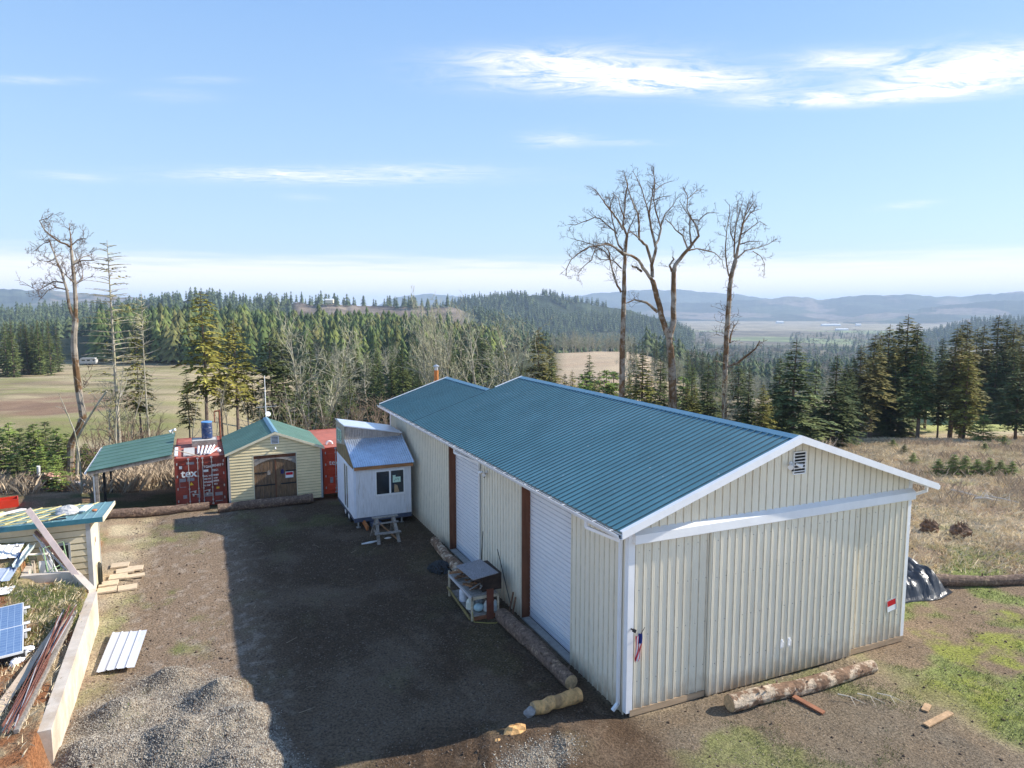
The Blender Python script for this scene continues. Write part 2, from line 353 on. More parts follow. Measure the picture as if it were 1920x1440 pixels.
    # pale gravel
    pm = sst(7.9, 5.9, y + 2.4 * (n1_ - .5) + .5 * np.abs(x + 10.5)) * sst(-13.1, -12.4, x) * sst(-7.6, -8.6, x + 1.6 * (n1_ - .5) - (2.0 - y) * .25)
    pm = np.maximum(pm, .8 * sst(.9, .2, np.sqrt(((x + 2.9) / 1.5) ** 2 + ((y + .7) / .7) ** 2) + .6 * (n2_ - .5)))
    c = mixc(c, pale, pm * .9)
    # fields further out on the left
    f = sst(50, 64, v) * sst(-.22, -.30, a + .03 * (n3_ - .5))
    fcx = mixc(O * (.24, .21, .10), (.38, .31, .19), sst(.3, .7, fbm(x, y, 4, 12)))
    fcx = mixc(fcx, (.22, .235, .075), sst(.50, .66, fbm(u, v * 2.2, 6, 16)) * .6)
    fcx = mixc(fcx, (.20, .145, .10), sst(.56, .70, fbm(u + 90, v * 1.6, 6, 14)) * .55)
    fcx = mixc(fcx, (.36, .29, .18), sst(-.5, -.42, a) * .6)
    fcx = mixc(fcx, (.42, .36, .24), sst(70, 60, v) * .7)
    st = fbm(u, v, 4, 9)
    br = sst(.16, .05, np.abs((v - 112 - 60 * (a + .6)) / 115 + .30 * (st - .5))) * sst(-.50, -.58, a + .1 * (n3_ - .5))
    fcx = mixc(fcx, mixc(O * (.20, .12, .08), (.30, .20, .13), n1_), br * .95)
    fcx = mixc(fcx, (.46, .36, .24), sst(170, 215, v) * sst(.45, .6, n3_) * .5)
    c = mixc(c, fcx, f)
    # centre ravine under the trees
    cen = sst(48, 60, v) * sst(-.26, -.2, a) * sst(.60, .5, a)
    c = mixc(c, mixc(O * (.22, .16, .11), (.13, .13, .06), n3_), cen * sst(330, 200, v))
    mead = sst(150, 190, v) * sst(520, 470, v) * sst(.05, .08, a) * sst(.24, .19, a)
    c = mixc(c, mixc(O * (.42, .30, .20), (.50, .40, .27), fbm(x, y, 3, 18)), mead)
    # green field on the right
    gf = sst(84, 94, v + 10 * (n3_ - .5)) * sst(.55, .60, a) * sst(200, 150, v)
    c = mixc(c, mixc(O * (.36, .38, .12), (.48, .46, .20), fbm(x, y, 3, 20)), gf)
    # forest floor
    ff = sst(285, 310, v) * (1 - mead)
    c = mixc(c, (.07, .075, .035), ff)
    far = sst(480, 700, v)
    c = mixc(c, mixc(O * (.10, .11, .06), (.20, .17, .11), sst(.4, .6, fbm(x, y, 4, 160))), far)
    # valley floor farmland
    vf = sst(1700, 1900, v) * sst(5200, 4600, v) * sst(.235, .245, a + .01 * (fbm(x, y, 3, 300) - .5))
    stripe = np.where(v > 2950, 1.0, 0.0)
    fl = mixc(mixc(O * (.24, .28, .13), (.20, .17, .12), sst(.5, .52, fbm(x, y, 2, 500))), (.33, .28, .19), stripe)
    c = mixc(c, fl, vf)
    c = c * (1 - far[..., None] * .35 * (fbm(x, y, 4, 90) > .55)[..., None])
    return np.clip(c, 0.01, .9)
r_ = 8.0 * 1.0062 ** np.arange(0, 1215); r_ = r_[r_ < 15500]
t_ = np.radians(np.concatenate([np.arange(-78, -42, 1.0), np.arange(-42, 42.01, .19), np.arange(43, 79, 1.0)]))
rr, tt = np.meshgrid(r_, t_, indexing='ij')
uu = rr * np.sin(tt); vv_ = rr * np.cos(tt)
gx = CAMP[0] + uu * cos(YAW) + vv_ * sin(YAW); gy = CAMP[1] - uu * sin(YAW) + vv_ * cos(YAW)
gz = terr(gx, gy)
nr, ntt = gx.shape
idx = np.arange(nr * ntt).reshape(nr, ntt)
gf_ = np.stack([idx[:-1, :-1].ravel(), idx[:-1, 1:].ravel(), idx[1:, 1:].ravel(), idx[1:, :-1].ravel()], 1)
GM = mat('ground_cover', (.3, .3, .3), rough=.95, var=.55, vs=16, bump=.06, bs=16, attr='Col', spec=.1, detail=12)
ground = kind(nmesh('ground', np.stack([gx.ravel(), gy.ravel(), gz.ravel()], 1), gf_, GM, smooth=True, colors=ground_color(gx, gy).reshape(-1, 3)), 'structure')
# ------------------------------------------------------------------ the big metal barn
M_side = mat('cream_metal_siding', (.82, .76, .62), rough=.45, var=.05, vs=1.5, spec=.4, col2=(.72, .64, .49), c2w=.35, stretch=(1, 1, .25), bump=.002, bs=3)
M_white = mat('white_painted_metal', (.82, .82, .82), rough=.4, var=.05, vs=2, spec=.4)
M_roofd = mat('shaded_rib_flank', (.015, .060, .085), rough=.6, var=.2, spec=.3)  # roof rib flanks darkened, shade painted into the colour
M_roof = mat('teal_metal_roof', (.082, .215, .265), rough=.36, var=.12, vs=.8, spec=.5, col2=(.11, .25, .31), c2w=.6, bump=.002, bs=2)
M_cap = mat('pale_teal_ridge_metal', (.13, .27, .36), rough=.4, var=.08, spec=.5)
M_door = mat('white_door_metal', (.80, .80, .82), rough=.5, var=.04, vs=1, spec=.3)
M_post = mat('brown_stained_post', (.16, .062, .032), rough=.8, var=.3, vs=6, bump=.006, bs=20, stretch=(1, 1, .15))
M_dark = mat('dark_gap', (.02, .02, .02), rough=.9)
M_tim = mat('treated_board', (.42, .30, .19), rough=.85, var=.25, vs=5, stretch=(.2, 1, 1), bump=.003)
M_steel = mat('galvanised_steel', (.55, .57, .58), rough=.4, metal=.6, var=.15, vs=6)
M_black = mat('black_iron', (.02, .02, .022), rough=.55, var=.2)
M_glass = mat('dark_window_glass', (.02, .025, .03), rough=.05, spec=.8, var=.1)

SIDE = []
def add_mask(m, col, kind_):
    t = m.node_tree; n = t.nodes; l = t.links; b = n['Principled BSDF']; src = b.inputs['Base Color'].links[0].from_socket
    mi = n.new('ShaderNodeMix'); mi.data_type = 'RGBA'; l.new(src, mi.inputs[6]); mi.inputs[7].default_value = (*col, 1); tc_ = n.new('ShaderNodeTexCoord')
    if kind_ == 'mud':          # splashed soil along the foot of the wall
        sp_ = n.new('ShaderNodeSeparateXYZ'); l.new(tc_.outputs['Object'], sp_.inputs[0]); nz = n.new('ShaderNodeTexNoise'); nz.inputs['Scale'].default_value = 2.5; nz.inputs['Detail'].default_value = 8; l.new(tc_.outputs['Object'], nz.inputs[0])
        a = n.new('ShaderNodeMath'); a.operation = 'MULTIPLY_ADD'; l.new(nz.outputs[0], a.inputs[0]); a.inputs[1].default_value = -1.1; l.new(sp_.outputs[2], a.inputs[2])
        r = n.new('ShaderNodeMapRange'); r.inputs[1].default_value = -.55; r.inputs[2].default_value = .12; r.inputs[3].default_value = .8; r.inputs[4].default_value = 0; l.new(a.outputs[0], r.inputs[0])
    else:                       # scattered specks of lichen and bird lime
        vo = n.new('ShaderNodeTexVoronoi'); vo.inputs['Scale'].default_value = 2.2; l.new(tc_.outputs['Object'], vo.inputs[0])
        r = n.new('ShaderNodeMapRange'); r.inputs[1].default_value = .045; r.inputs[2].default_value = .07; r.inputs[3].default_value = .8; r.inputs[4].default_value = 0; l.new(vo.outputs['Distance'], r.inputs[0])
    l.new(r.outputs[0], mi.inputs[0]); l.new(mi.outputs[2], b.inputs['Base Color'])
add_mask(M_side, (.42, .30, .18), 'mud'); add_mask(M_roof, (.55, .62, .62), 'specks')
def ribbed(a0, a1, P, out, up, top, pitch=.25, h=.030, minor=True, bot=None):
    """a ribbed metal sheet: runs from a0 to a1 along the horizontal, P(t,z)->point, out = outward normal, top/bottom functions"""
    prof = [(0, 0), (.014, 1), (.040, 1), (.054, 0)]
    if minor: prof += [(.096, 0), (.101, .25), (.111, .25), (.116, 0), (.156, 0), (.161, .25), (.171, .25), (.176, 0)]
    ts = []; t = a0
    k = 0
    while t < a1 - 1e-6:
        for q, hh in prof:
            if a0 <= t + q < a1: ts.append((t + q, hh))
        t += pitch
    ts.append((a1, 0))
    vs = []; fs = []
    for t, hh in ts:
        zb = bot(t) if bot else 0; zt = top(t)
        for z in (zb, zt):
            p = P(t, z); vs.append((p[0] + out[0] * hh * h, p[1] + out[1] * hh * h, p[2] + out[2] * hh * h))
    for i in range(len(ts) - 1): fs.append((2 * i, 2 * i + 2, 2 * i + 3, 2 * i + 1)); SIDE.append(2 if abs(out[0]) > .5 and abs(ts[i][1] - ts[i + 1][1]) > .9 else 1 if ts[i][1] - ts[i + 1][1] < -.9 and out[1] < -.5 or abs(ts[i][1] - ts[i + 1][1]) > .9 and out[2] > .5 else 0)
    return vs, fs
BW = 10.2; ZE = 5.04; OH = .516; FO = .49; SL = (6.93 - ZE) / (BW / 2 + OH); L1 = 17.39; L2 = 23.9; XR = 3.436; ZR2 = ZE + (XR + OH) * SL
B = thing('barn', (5, 11, 0), 'large cream metal barn with teal ribbed roof and white roll up doors', 'barn')
def roofz(x): return ZE + (x + OH) * SL if x <= BW / 2 else 6.93 - (x - BW / 2) * SL
WT = .12   # roof build-up
# walls
M_sided = mat('shaded_siding_flank', (.56, .49, .37), rough=.7, var=.2, spec=.2)  # gable rib flanks turned from the sun, shade painted as colour
def wallpart(vf): o = MB(); o.add(*vf); o.m = list(SIDE[-len(vf[1]):]); return o.build('wall', [M_side, M_sided, mat('shaded_rib_edge', (.60, .55, .43), rough=.6, var=.15, spec=.3)], B)  # third material paints faint shade on side wall rib flanks
zt = roofz(0) - .06
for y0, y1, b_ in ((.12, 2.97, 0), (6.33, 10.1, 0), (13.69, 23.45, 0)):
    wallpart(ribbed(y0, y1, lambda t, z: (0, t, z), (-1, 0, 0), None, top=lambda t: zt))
# above the doors
m = MB()
for y0, y1 in ((2.97, 6.33), (10.1, 13.69)): m.box(0, .05, y0, y1, 4.66, zt)
m.build('door_header', M_white, B)
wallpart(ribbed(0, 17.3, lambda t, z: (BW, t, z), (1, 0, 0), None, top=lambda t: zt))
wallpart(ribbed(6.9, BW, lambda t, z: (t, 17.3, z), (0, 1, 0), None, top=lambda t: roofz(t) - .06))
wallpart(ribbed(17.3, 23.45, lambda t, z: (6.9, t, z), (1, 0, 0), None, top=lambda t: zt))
wallpart(ribbed(0, 6.9, lambda t, z: (t, 23.5, z), (0, 1, 0), None, top=lambda t: (ZE + (t + OH) * SL if t < XR else ZR2 - (t - XR) * SL) - .06))
# gable: upper siding then fixed side panels below the track
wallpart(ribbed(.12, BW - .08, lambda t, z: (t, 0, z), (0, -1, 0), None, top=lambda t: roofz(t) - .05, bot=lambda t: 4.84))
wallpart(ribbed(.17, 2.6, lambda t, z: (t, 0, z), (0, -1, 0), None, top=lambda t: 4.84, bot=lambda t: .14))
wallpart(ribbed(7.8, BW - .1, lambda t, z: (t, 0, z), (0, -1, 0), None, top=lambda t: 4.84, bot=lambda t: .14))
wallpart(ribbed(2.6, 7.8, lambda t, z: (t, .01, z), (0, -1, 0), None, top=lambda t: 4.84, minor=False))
# sliding doors hang proud of the wall
for (a, b, hx) in ((2.48, 5.19, 5.06), (5.20, 7.84, 5.33)):
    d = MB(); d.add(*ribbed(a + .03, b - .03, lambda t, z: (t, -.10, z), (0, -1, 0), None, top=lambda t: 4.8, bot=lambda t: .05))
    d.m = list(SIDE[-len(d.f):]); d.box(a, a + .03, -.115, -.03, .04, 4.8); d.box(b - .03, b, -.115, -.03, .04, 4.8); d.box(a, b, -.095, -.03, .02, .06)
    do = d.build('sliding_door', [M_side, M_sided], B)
    h_ = MB(); h_.box(hx - .045, hx + .045, -.135, -.12, .86, 1.12); h_.tube([(hx, -.135, .90), (hx, -.19, .92), (hx, -.19, 1.06), (hx, -.135, 1.08)], .014, 6)
    h_.build('door_handle', M_white, do)
# track cover
m = MB(); m.prism([(-.005, 4.90), (-.16, 4.80), (-.17, 4.58), (-.15, 4.56), (-.12, 4.60), (-.005, 4.60)], 0, .08, BW + .02)
m.build('door_track', M_white, B)
m = MB(); m.box(.09, 2.46, -.035, -.002, .0, .17); m.build('skirt_board', M_tim, B)
m = MB(); m.box(7.86, BW + .04, -.035, -.002, .0, .17); m.build('skirt_board', M_tim, B)
# corner trims
for (x0, x1, y0, y1) in ((-.025, .16, -.028, -.003), (-.028, -.003, -.003, .13), (BW - .11, BW + .025, -.028, -.003), (BW + .003, BW + .028, -.003, .13), (-.028, -.003, 23.4, 23.53)):
    m = MB(); m.box(x0, x1, y0, y1, .1, zt if x0 < 8 else zt - .02); m.build('corner_trim', M_white, B)
# garage doors (recessed), sectional with fine horizontal ribs
RX = .30
for y0, y1 in ((2.97, 6.33), (10.1, 13.69)):
    vs = []; fs = []; z = .03; prof = [(0, 0), (.006, .014), (.030, .016), (.044, 0)]
    zs = []
    while z < 4.66:
        for q, h in prof: zs.append((z + q, h))
        z += .152
    zs.append((4.70, 0))
    for z, h in zs: vs += [(RX - h, y0, z), (RX - h, y1, z)]
    for i in range(len(zs) - 1): fs.append((2 * i, 2 * i + 1, 2 * i + 3, 2 * i + 2))
    m = MB(); m.add(vs, fs); m.m = [1 if (i_ % 4 == 0 or i_ % 4 == 2) else 0 for i_ in range(len(fs))]; g = m.build('garage_door', [M_door, mat('darker_door_rib_flank', (.42, .42, .46), rough=.7, var=.15)], B)  # flanks of each door rib in a darker grey
    m = MB(); m.box(RX - .02, RX + .03, y0, y1, -.02, .03); m.build('bottom_seal', M_black, g)
    m = MB(); m.box(0, RX + .02, y1 - .04, y1 + .14, 0, 4.72); m.build('door_post', M_post, B)
    m = MB(); m.box(.0, RX + .02, y0 - .1, y0 - .001, 0, 4.72); m.build('door_post', M_white, B)
    m = MB(); m.box(0, RX + .25, y0, y1, -.06, .012); m.build('door_sill', mat('concrete', (.36, .34, .31), rough=.9, var=.2, vs=4, bump=.004), B)
    m = MB(); m.box(-.03, RX + .02, y0 - .03, y1 + .03, 4.70, 4.735); m.build('door_head_trim', M_white, B)
# roof planes with ribs running up the slope
def slope(y0, y1, xa, xb, za, zb, nrm):
    ln = sqrt((xb - xa) ** 2 + (zb - za) ** 2)
    return ribbed(y0, y1, lambda t, s_: (xa + (xb - xa) * s_ / ln, t, za + (zb - za) * s_ / ln), nrm, None, top=lambda t: ln)
nl = Vector((-SL, 0, 1)).normalized(); nr_ = Vector((SL, 0, 1)).normalized()
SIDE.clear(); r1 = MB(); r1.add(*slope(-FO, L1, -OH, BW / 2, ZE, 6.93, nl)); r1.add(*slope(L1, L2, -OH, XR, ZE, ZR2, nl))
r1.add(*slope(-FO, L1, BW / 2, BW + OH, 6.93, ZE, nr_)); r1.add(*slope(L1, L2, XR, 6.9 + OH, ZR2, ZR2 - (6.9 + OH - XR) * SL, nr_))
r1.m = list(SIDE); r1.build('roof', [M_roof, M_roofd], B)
# soffit under the roof (thin boards)
m = MB()
for (ya, yb, xa, xb, za, zb) in ((-FO, L1, -OH, BW / 2, ZE, 6.93), (L1, L2, -OH, XR, ZE, ZR2), (-FO, L1, BW / 2, BW + OH, 6.93, ZE), (L1, L2, XR, 6.9 + OH, ZR2, ZR2 - (6.9 + OH - XR) * SL)):
    m.quad((xa, ya, za - .04), (xb, ya, zb - .04), (xb, yb, zb - .04), (xa, yb, za - .04))
m.build('soffit', mat('soffit_boards', (.45, .42, .34), var=.1), B)
# ridge caps
def cap(x, y0, y1, z):
    m = MB(); w = .19; t = .03; d = w * SL
    m.prism([(x - w, z - d + t), (x, z + t + .012), (x + w, z - d + t), (x + w, z - d + t - .02), (x, z + t - .01), (x - w, z - d + t - .02)], 1, y0, y1)
    m.build('ridge_cap', M_cap, B)
cap(BW / 2, -FO, L1, 6.93); cap(XR, L1 + .03, L2, ZR2)
# white rake trims
def rake(xa, za, xb, zb, y, s=-1):
    m = MB(); ya, yb = (y - .025, y + .10)
    m.prism([(xa, za + .045), (xb, zb + .045), (xb, zb - .15), (xa, za - .15)], 1, ya, ya + .03) if s < 0 else m.prism([(xa, za + .045), (xb, zb + .045), (xb, zb - .12), (xa, za - .12)], 1, y, y + .03)
    if s < 0: m.prism([(xa, za + .047), (xb, zb + .047), (xb, zb + .025), (xa, za + .025)], 1, ya + .031, yb)
    else: m.prism([(xa, za + .047), (xb, zb + .047), (xb, zb + .025), (xa, za + .025)], 1, y - .1, y - .001)
    m.build('rake_trim', M_white, B)
rake(-OH - .02, ZE, BW / 2, 6.93, -FO); rake(BW / 2 + .004, 6.93, BW + OH + .02, ZE, -FO)
rake(XR + .25, ZR2 + .25 * SL, BW / 2, 6.93, L1, 1); rake(-OH, ZE, XR, ZR2, L2, 1); rake(XR + .004, ZR2, 6.9 + OH, ZR2 - (6.9 + OH - XR) * SL, L2, 1)
rake(BW / 2 + .004, 6.93, BW + OH, ZE, L1, 1)
# gutter (open K profile) on the left eave and right eave
m = MB(); gz0 = ZE - .03
m.prism([(-OH + .0, gz0 - .015), (-OH - .0, gz0 - .12), (-OH - .09, gz0 - .12), (-OH - .125, gz0 - .04), (-OH - .125, gz0), (-OH - .115, gz0), (-OH - .115, gz0 - .035), (-OH - .082, gz0 - .108), (-OH - .01, gz0 - .108), (-OH - .01, gz0 - .015)], 1, -FO, L2)
g = m.build('gutter', M_white, B)
m = MB(); m.quad((-OH - .115, -FO + .02, gz0 - .045), (-OH, -FO + .02, gz0 - .045), (-OH, L2 - .02, gz0 - .045), (-OH - .115, L2 - .02, gz0 - .045)); m.build('gutter_debris', mat('wet_needles', (.035, .03, .02), rough=.9, var=.4, vs=8), g)
m = MB()
for k in range(30): y = -FO + .4 + k * .81; m.bar((-OH - .122, y, gz0 + .004), (-OH + .05, y, gz0 + .012), .03, .008)
m.build('gutter_strap', M_white, g)
m = MB(); m.box(BW + OH, BW + OH + .11, -FO, L1, ZE - .14, ZE - .02); m.build('gutter', M_white, B)
m = MB(); m.box(-OH + .0, -.03, .02, L2 - .5, ZE - .02 - .06, ZE - .02 - .05); m.build('eave_closure', M_white, B)
# downspouts with elbows
def dsp(yt, yb):
    m = MB(); x = -.07
    m.bar((-OH - .05, yt, gz0 - .12), (-OH - .05, yt, gz0 - .30), .06, .08, (0, 1, 0)); m.bar((-OH - .05, yt, gz0 - .28), (x, yb, gz0 - .46), .06, .08, (0, 0, 1)); m.bar((x, yb, gz0 - .42), (x, yb, .22), .09, .065, (1, 0, 0)); m.bar((x, yb, .24), (x - .16, yb, .08), .09, .065)
    m.build('downspout', M_white, B)
dsp(11.35, 10.0); dsp(1.15, .28)
m = MB(); m.bar((BW + OH + .05, -.1, ZE - .14), (BW + OH + .05, -.1, ZE - .3), .06, .08, (0, 1, 0)); m.bar((BW + OH + .05, -.1, ZE - .28), (BW + .08, .2, ZE - .5), .06, .08); m.bar((BW + .08, .2, ZE - .46), (BW + .08, .2, .2), .08, .06); m.build('downspout', M_white, B)
# gable vent with louvres
v = MB(); v.box(5.30, 5.72, -.045, -.02, 5.80, 6.42); vo = v.build('vent', M_dark, B)
v = MB()
for (a, b, c, d) in ((5.28, 5.74, 6.40, 6.43), (5.28, 5.74, 5.79, 5.82), (5.28, 5.31, 5.82, 6.40), (5.71, 5.74, 5.82, 6.40)): v.box(a, b, -.065, -.015, c, d)
for k in range(6): z = 5.87 + k * .09; v.bar((5.31, -.055, z), (5.71, -.055, z), .05, .02, (0, .7, 1))
v.build('louvre', M_white, vo)
# screws on the gable and roof: small dots of the barn's sheet metal fixings
scw = MB()
for k in range(33):
    for z in (.9, 2.1, 3.3, 4.3):
        x = .3 + k * .3 + random.uniform(-.02, .02)
        if x < BW - .2: scw.box(x, x + .009, -.128 if 2.5 < x < 7.8 else -.024, -.1 if 2.5 < x < 7.8 else 0, z, z + .009)
scw.build('screws', M_black, B)
# floodlights
def flood(base, d, name='floodlight'):
    f = MB(); b = Vector(base); d = Vector(d); side = d.cross(Vector((0, 0, 1))).normalized()
    f.tube([b, b + d * .05], .055, 10); f.tube([b + d * .05, b + d * .16 + Vector((0, 0, -.02))], .018, 6)
    fo = f.build('floodlight', M_white, B)
    for s in (-1, 1):
        q = MB(); c = b + d * .15 + side * .07 * s; e = c + (d * .5 + side * .9 * s + Vector((0, 0, -.35))).normalized() * .17
        q.tube([c, c + (e - c) * .5, e], [.03, .045, .075], 10); q.build('lamp_head', M_white, fo)
    q = MB(); q.tube([b + d * .06 + Vector((0, 0, -.04)), b + d * .12 + Vector((0, 0, -.20))], [.02, .035], 8); q.build('motion_sensor', M_black, fo)
flood((5.18, -.02, 6.12), (0, -1, 0)); flood((-.02, 9.3, 4.36), (-1, 0, 0))
# keyed knob by the corner
m = MB(); m.tube([(.09, -.028, 2.35), (.09, -.10, 2.35)], .02, 8); m.tube([(.09, -.10, 2.35), (.13, -.17, 2.33)], .045, 8); m.build('power_inlet', M_black, B)
# ------------------------------------------------------------------ lap siding helper
def lap(rng_, zs, P, out, e=.155, th=.032, gap=None):
    """lapped boards. rng_(z)->(a,b) horizontal extent at height z; zs=(z0,z1); gap=(a,b,z0,z1) opening"""
    m = MB(); z = zs[0]
    while z < zs[1] - .01:
        zt_ = min(z + e, zs[1]); a0, b0 = rng_(z); a1, b1 = rng_(zt_)
        segs = [(a0, b0, a1, b1)]
        if gap and z < gap[3] - .01 and zt_ > gap[2] + .01: segs = [(a0, gap[0], a1, gap[0]), (gap[1], b0, gap[1], b1)]
        for (p, q, r, s) in segs:
            A = [P(p, z), P(q, z), P(q, z), P(p, z), P(s, zt_), P(r, zt_)]
            o = lambda v, k: (v[0] + out[0] * k, v[1] + out[1] * k, v[2])
            c1_ = tuple(A[2][i_] * .16 + A[4][i_] * .84 for i_ in range(3)); c2_ = tuple(A[3][i_] * .16 + A[5][i_] * .84 for i_ in range(3))
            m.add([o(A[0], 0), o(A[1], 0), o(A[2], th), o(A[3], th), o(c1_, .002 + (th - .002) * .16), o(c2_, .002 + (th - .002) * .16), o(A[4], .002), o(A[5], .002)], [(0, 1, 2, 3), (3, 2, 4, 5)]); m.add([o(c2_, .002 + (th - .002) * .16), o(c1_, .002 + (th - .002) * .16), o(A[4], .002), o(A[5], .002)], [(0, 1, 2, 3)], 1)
        z += e
    return m
M_yel = mat('yellow_painted_lap_siding', (.86, .71, .42), rough=.7, var=.06, vs=2, col2=(.66, .52, .29), c2w=.4, bump=.002, bs=30)
M_grn = mat('green_metal_roof', (.085, .175, .135), rough=.5, var=.12, vs=1.2, spec=.4, col2=(.13, .24, .19), c2w=.5)
M_wood = mat('weathered_door_wood', (.20, .125, .07), rough=.85, var=.4, vs=5, stretch=(5, 5, .6), bump=.004, bs=8, col2=(.11, .08, .06), c2w=.8)
M_greyw = mat('grey_weathered_wood', (.30, .27, .24), rough=.9, var=.3, vs=4, stretch=(3, 3, 3), bump=.004, bs=15, col2=(.18, .15, .12), c2w=.6)
M_trimg = mat('grey_trim_paint', (.38, .39, .40), rough=.7, var=.12)
M_sgnr = mat('red_sign_print', (.55, .01, .02), rough=.5, var=.1)
M_sgnw = mat('white_sign_plastic', (.80, .80, .80), rough=.5, var=.04)
M_creamp = mat('cream_paint', (.74, .66, .47), rough=.7, var=.06, col2=(.6, .52, .36), c2w=.3)
M_ochre = mat('raw_plywood', (.60, .48, .34), rough=.85, var=.18, vs=6, stretch=(1, 4, 1), bump=.002, col2=(.62, .5, .36), c2w=.6)

# yellow workshop
S = thing('workshop_shed', (-6, 27, 0), 'pale yellow clapboard shed with green metal roof and arched wooden doors', 'shed')
xL, xR, yF, yB, zW, zP = -8.33, -3.64, 24.45, 29.6, 2.78, 3.72; xc = -6.0
sl2 = (zP - zW) / (xc - xL)
def rg(z):
    if z <= zW: return xL, xR
    t = (z - zW) / (zP - zW); return xL + (xc - xL) * t, xR + (xc - xR) * t
M_lapd = mat('lap_shadow_line', (.30, .24, .12), rough=.9, var=.2)  # strip below each board edge, shadow line painted as colour
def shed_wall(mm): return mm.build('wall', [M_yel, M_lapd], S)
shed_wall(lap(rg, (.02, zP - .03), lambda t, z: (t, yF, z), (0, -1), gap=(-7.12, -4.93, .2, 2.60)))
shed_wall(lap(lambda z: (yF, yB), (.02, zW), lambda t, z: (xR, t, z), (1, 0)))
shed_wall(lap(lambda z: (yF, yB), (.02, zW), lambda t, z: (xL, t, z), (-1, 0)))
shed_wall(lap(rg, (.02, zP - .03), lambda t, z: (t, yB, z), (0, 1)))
for x in (xL, xR):
    m = MB(); m.box(x - .05, x + .05, yF - .035, yF + .06, 0, zW + .02); m.build('corner_trim', M_trimg, S)
# roof (standing ribs across the slope run up-slope)
ov = .17; roof = MB()
za = zW - ov * sl2 + .10; zpk = zP + .10
n1v = Vector((-sl2, 0, 1)).normalized(); n2v = Vector((sl2, 0, 1)).normalized()
def slope2(y0, y1, xa, xb, za_, zb_, nrm, pitch=.40, h=.02):
    ln = sqrt((xb - xa) ** 2 + (zb_ - za_) ** 2)
    return ribbed(y0, y1, lambda t, s_: (xa + (xb - xa) * s_ / ln, t, za_ + (zb_ - za_) * s_ / ln), nrm, None, top=lambda t: ln, pitch=pitch, h=h, minor=False)
roof.add(*slope2(yF - .14, yB + .1, xL - ov, xc, za, zpk, n1v)); roof.add(*slope2(yF - .14, yB + .1, xc, xR + ov, zpk, za, n2v))
roof.build('roof', M_grn, S)
m = MB()
m.quad((xL - ov, yF - .14, za - .05), (xc, yF - .14, zpk - .05), (xc, yB + .1, zpk - .05), (xL - ov, yB + .1, za - .05)); m.quad((xR + ov, yF - .14, za - .05), (xc, yF - .14, zpk - .05), (xc, yB + .1, zpk - .05), (xR + ov, yB + .1, za - .05))
m.prism([(xL - ov, za + .01), (xc, zpk + .01), (xR + ov, za + .01), (xR + ov, za - .11), (xc, zpk - .12), (xL - ov, za - .11)], 1, yF - .16, yF - .142)
m.build('fascia', M_creamp, S)
m = MB(); m.prism([(xc - .16, zpk - .03), (xc, zpk + .045), (xc + .16, zpk - .03), (xc + .16, zpk - .045), (xc, zpk + .03), (xc - .16, zpk - .045)], 1, yF - .15, yB + .11); m.build('ridge_cap', M_cap, S)
# gable vent
m = MB(); m.box(-6.20, -5.83, yF - .04, yF - .02, 3.20, 3.60); vo = m.build('vent', M_dark, S)
m = MB()
for (a, b, c, d) in ((-6.22, -5.81, 3.58, 3.62), (-6.22, -5.81, 3.18, 3.22), (-6.22, -6.18, 3.22, 3.58), (-5.85, -5.81, 3.22, 3.58)): m.box(a, b, yF - .07, yF - .01, c, d)
for k in range(5): m.bar((-6.18, yF - .055, 3.27 + k * .068), (-5.85, yF - .055, 3.27 + k * .068), .05, .02, (0, .7, 1))
m.build('louvre', M_white, vo)
m = MB(); m.tube([(-6.0, yF - .02, 2.98), (-6.0, yF - .10, 2.96), (-6.0, yF - .14, 2.90)], [.04, .03, .045], 8); m.build('door_lamp', M_white, S)
# door frame, arch board, two plank doors
dy0 = yF + .05
m = MB(); m.box(-7.14, -4.90, yF - .03, yF + .02, 2.60, 2.64); m.box(-4.965, -4.925, yF - .03, yF + .02, .12, 2.60); m.box(-7.15, -7.11, yF - .03, yF + .02, .12, 2.60); m.build('door_frame', M_creamp, S)
m = MB(); m.box(-7.10, -4.96, dy0 - .02, dy0 + .04, 2.42, 2.60); m.build('lintel_board', M_post, S)
arch = MB(); n_ = 14
for i in range(n_):
    a0 = -7.10 + 2.14 * i / n_; a1 = -7.10 + 2.14 * (i + 1) / n_
    f = lambda x: 2.02 + .34 * (1 - ((x + 6.03) / 1.07) ** 2)
    arch.prism([(a0, f(a0)), (a1, f(a1)), (a1, 2.42), (a0, 2.42)], 1, dy0 - .05, dy0 + .0)
arch.build('arch_board', M_greyw, S)
for s, (a, b) in enumerate(((-7.09, -6.045), (-6.015, -4.97))):
    d = MB(); k = 0; x = a
    ws = [.26, .21, .30, .275] if s == 0 else [.24, .29, .26, .255]
    for w in ws:
        f = lambda q: 2.04 + .33 * (1 - ((q + 6.03) / 1.07) ** 2)
        d.prism([(x + .005, .15), (x + w - .005, .15), (x + w - .005, f(x + w)), (x + .005, f(x))], 1, dy0 - .015, dy0 + .03); x += w
    do = d.build('wooden_door', M_wood, S)
    for z in (.98, 1.66):
        h = MB()
        if s == 0: h.box(a + .01, a + (.62 if z > 1.2 else 1.03), dy0 - .035, dy0 - .016, z - .035, z + .035)
        else: h.box(b - (.52 if z > 1.2 else .80), b - .01, dy0 - .035, dy0 - .016, z - .035, z + .035)
        h.build('strap_hinge', M_black, do)
    c = -6.36 if s == 0 else -5.68
    h = MB(); h.prism([(c - .08, 1.52), (c + .08, 1.52), (c + .08, 1.68), (c + .055, 1.74), (c, 1.765), (c - .055, 1.74), (c - .08, 1.68)], 1, dy0 - .024, dy0 - .016)
    h.build('peephole_shutter', M_greyw if s == 0 else mat('dark_blue_glass', (.03, .03, .12), rough=.2, spec=.7), do)
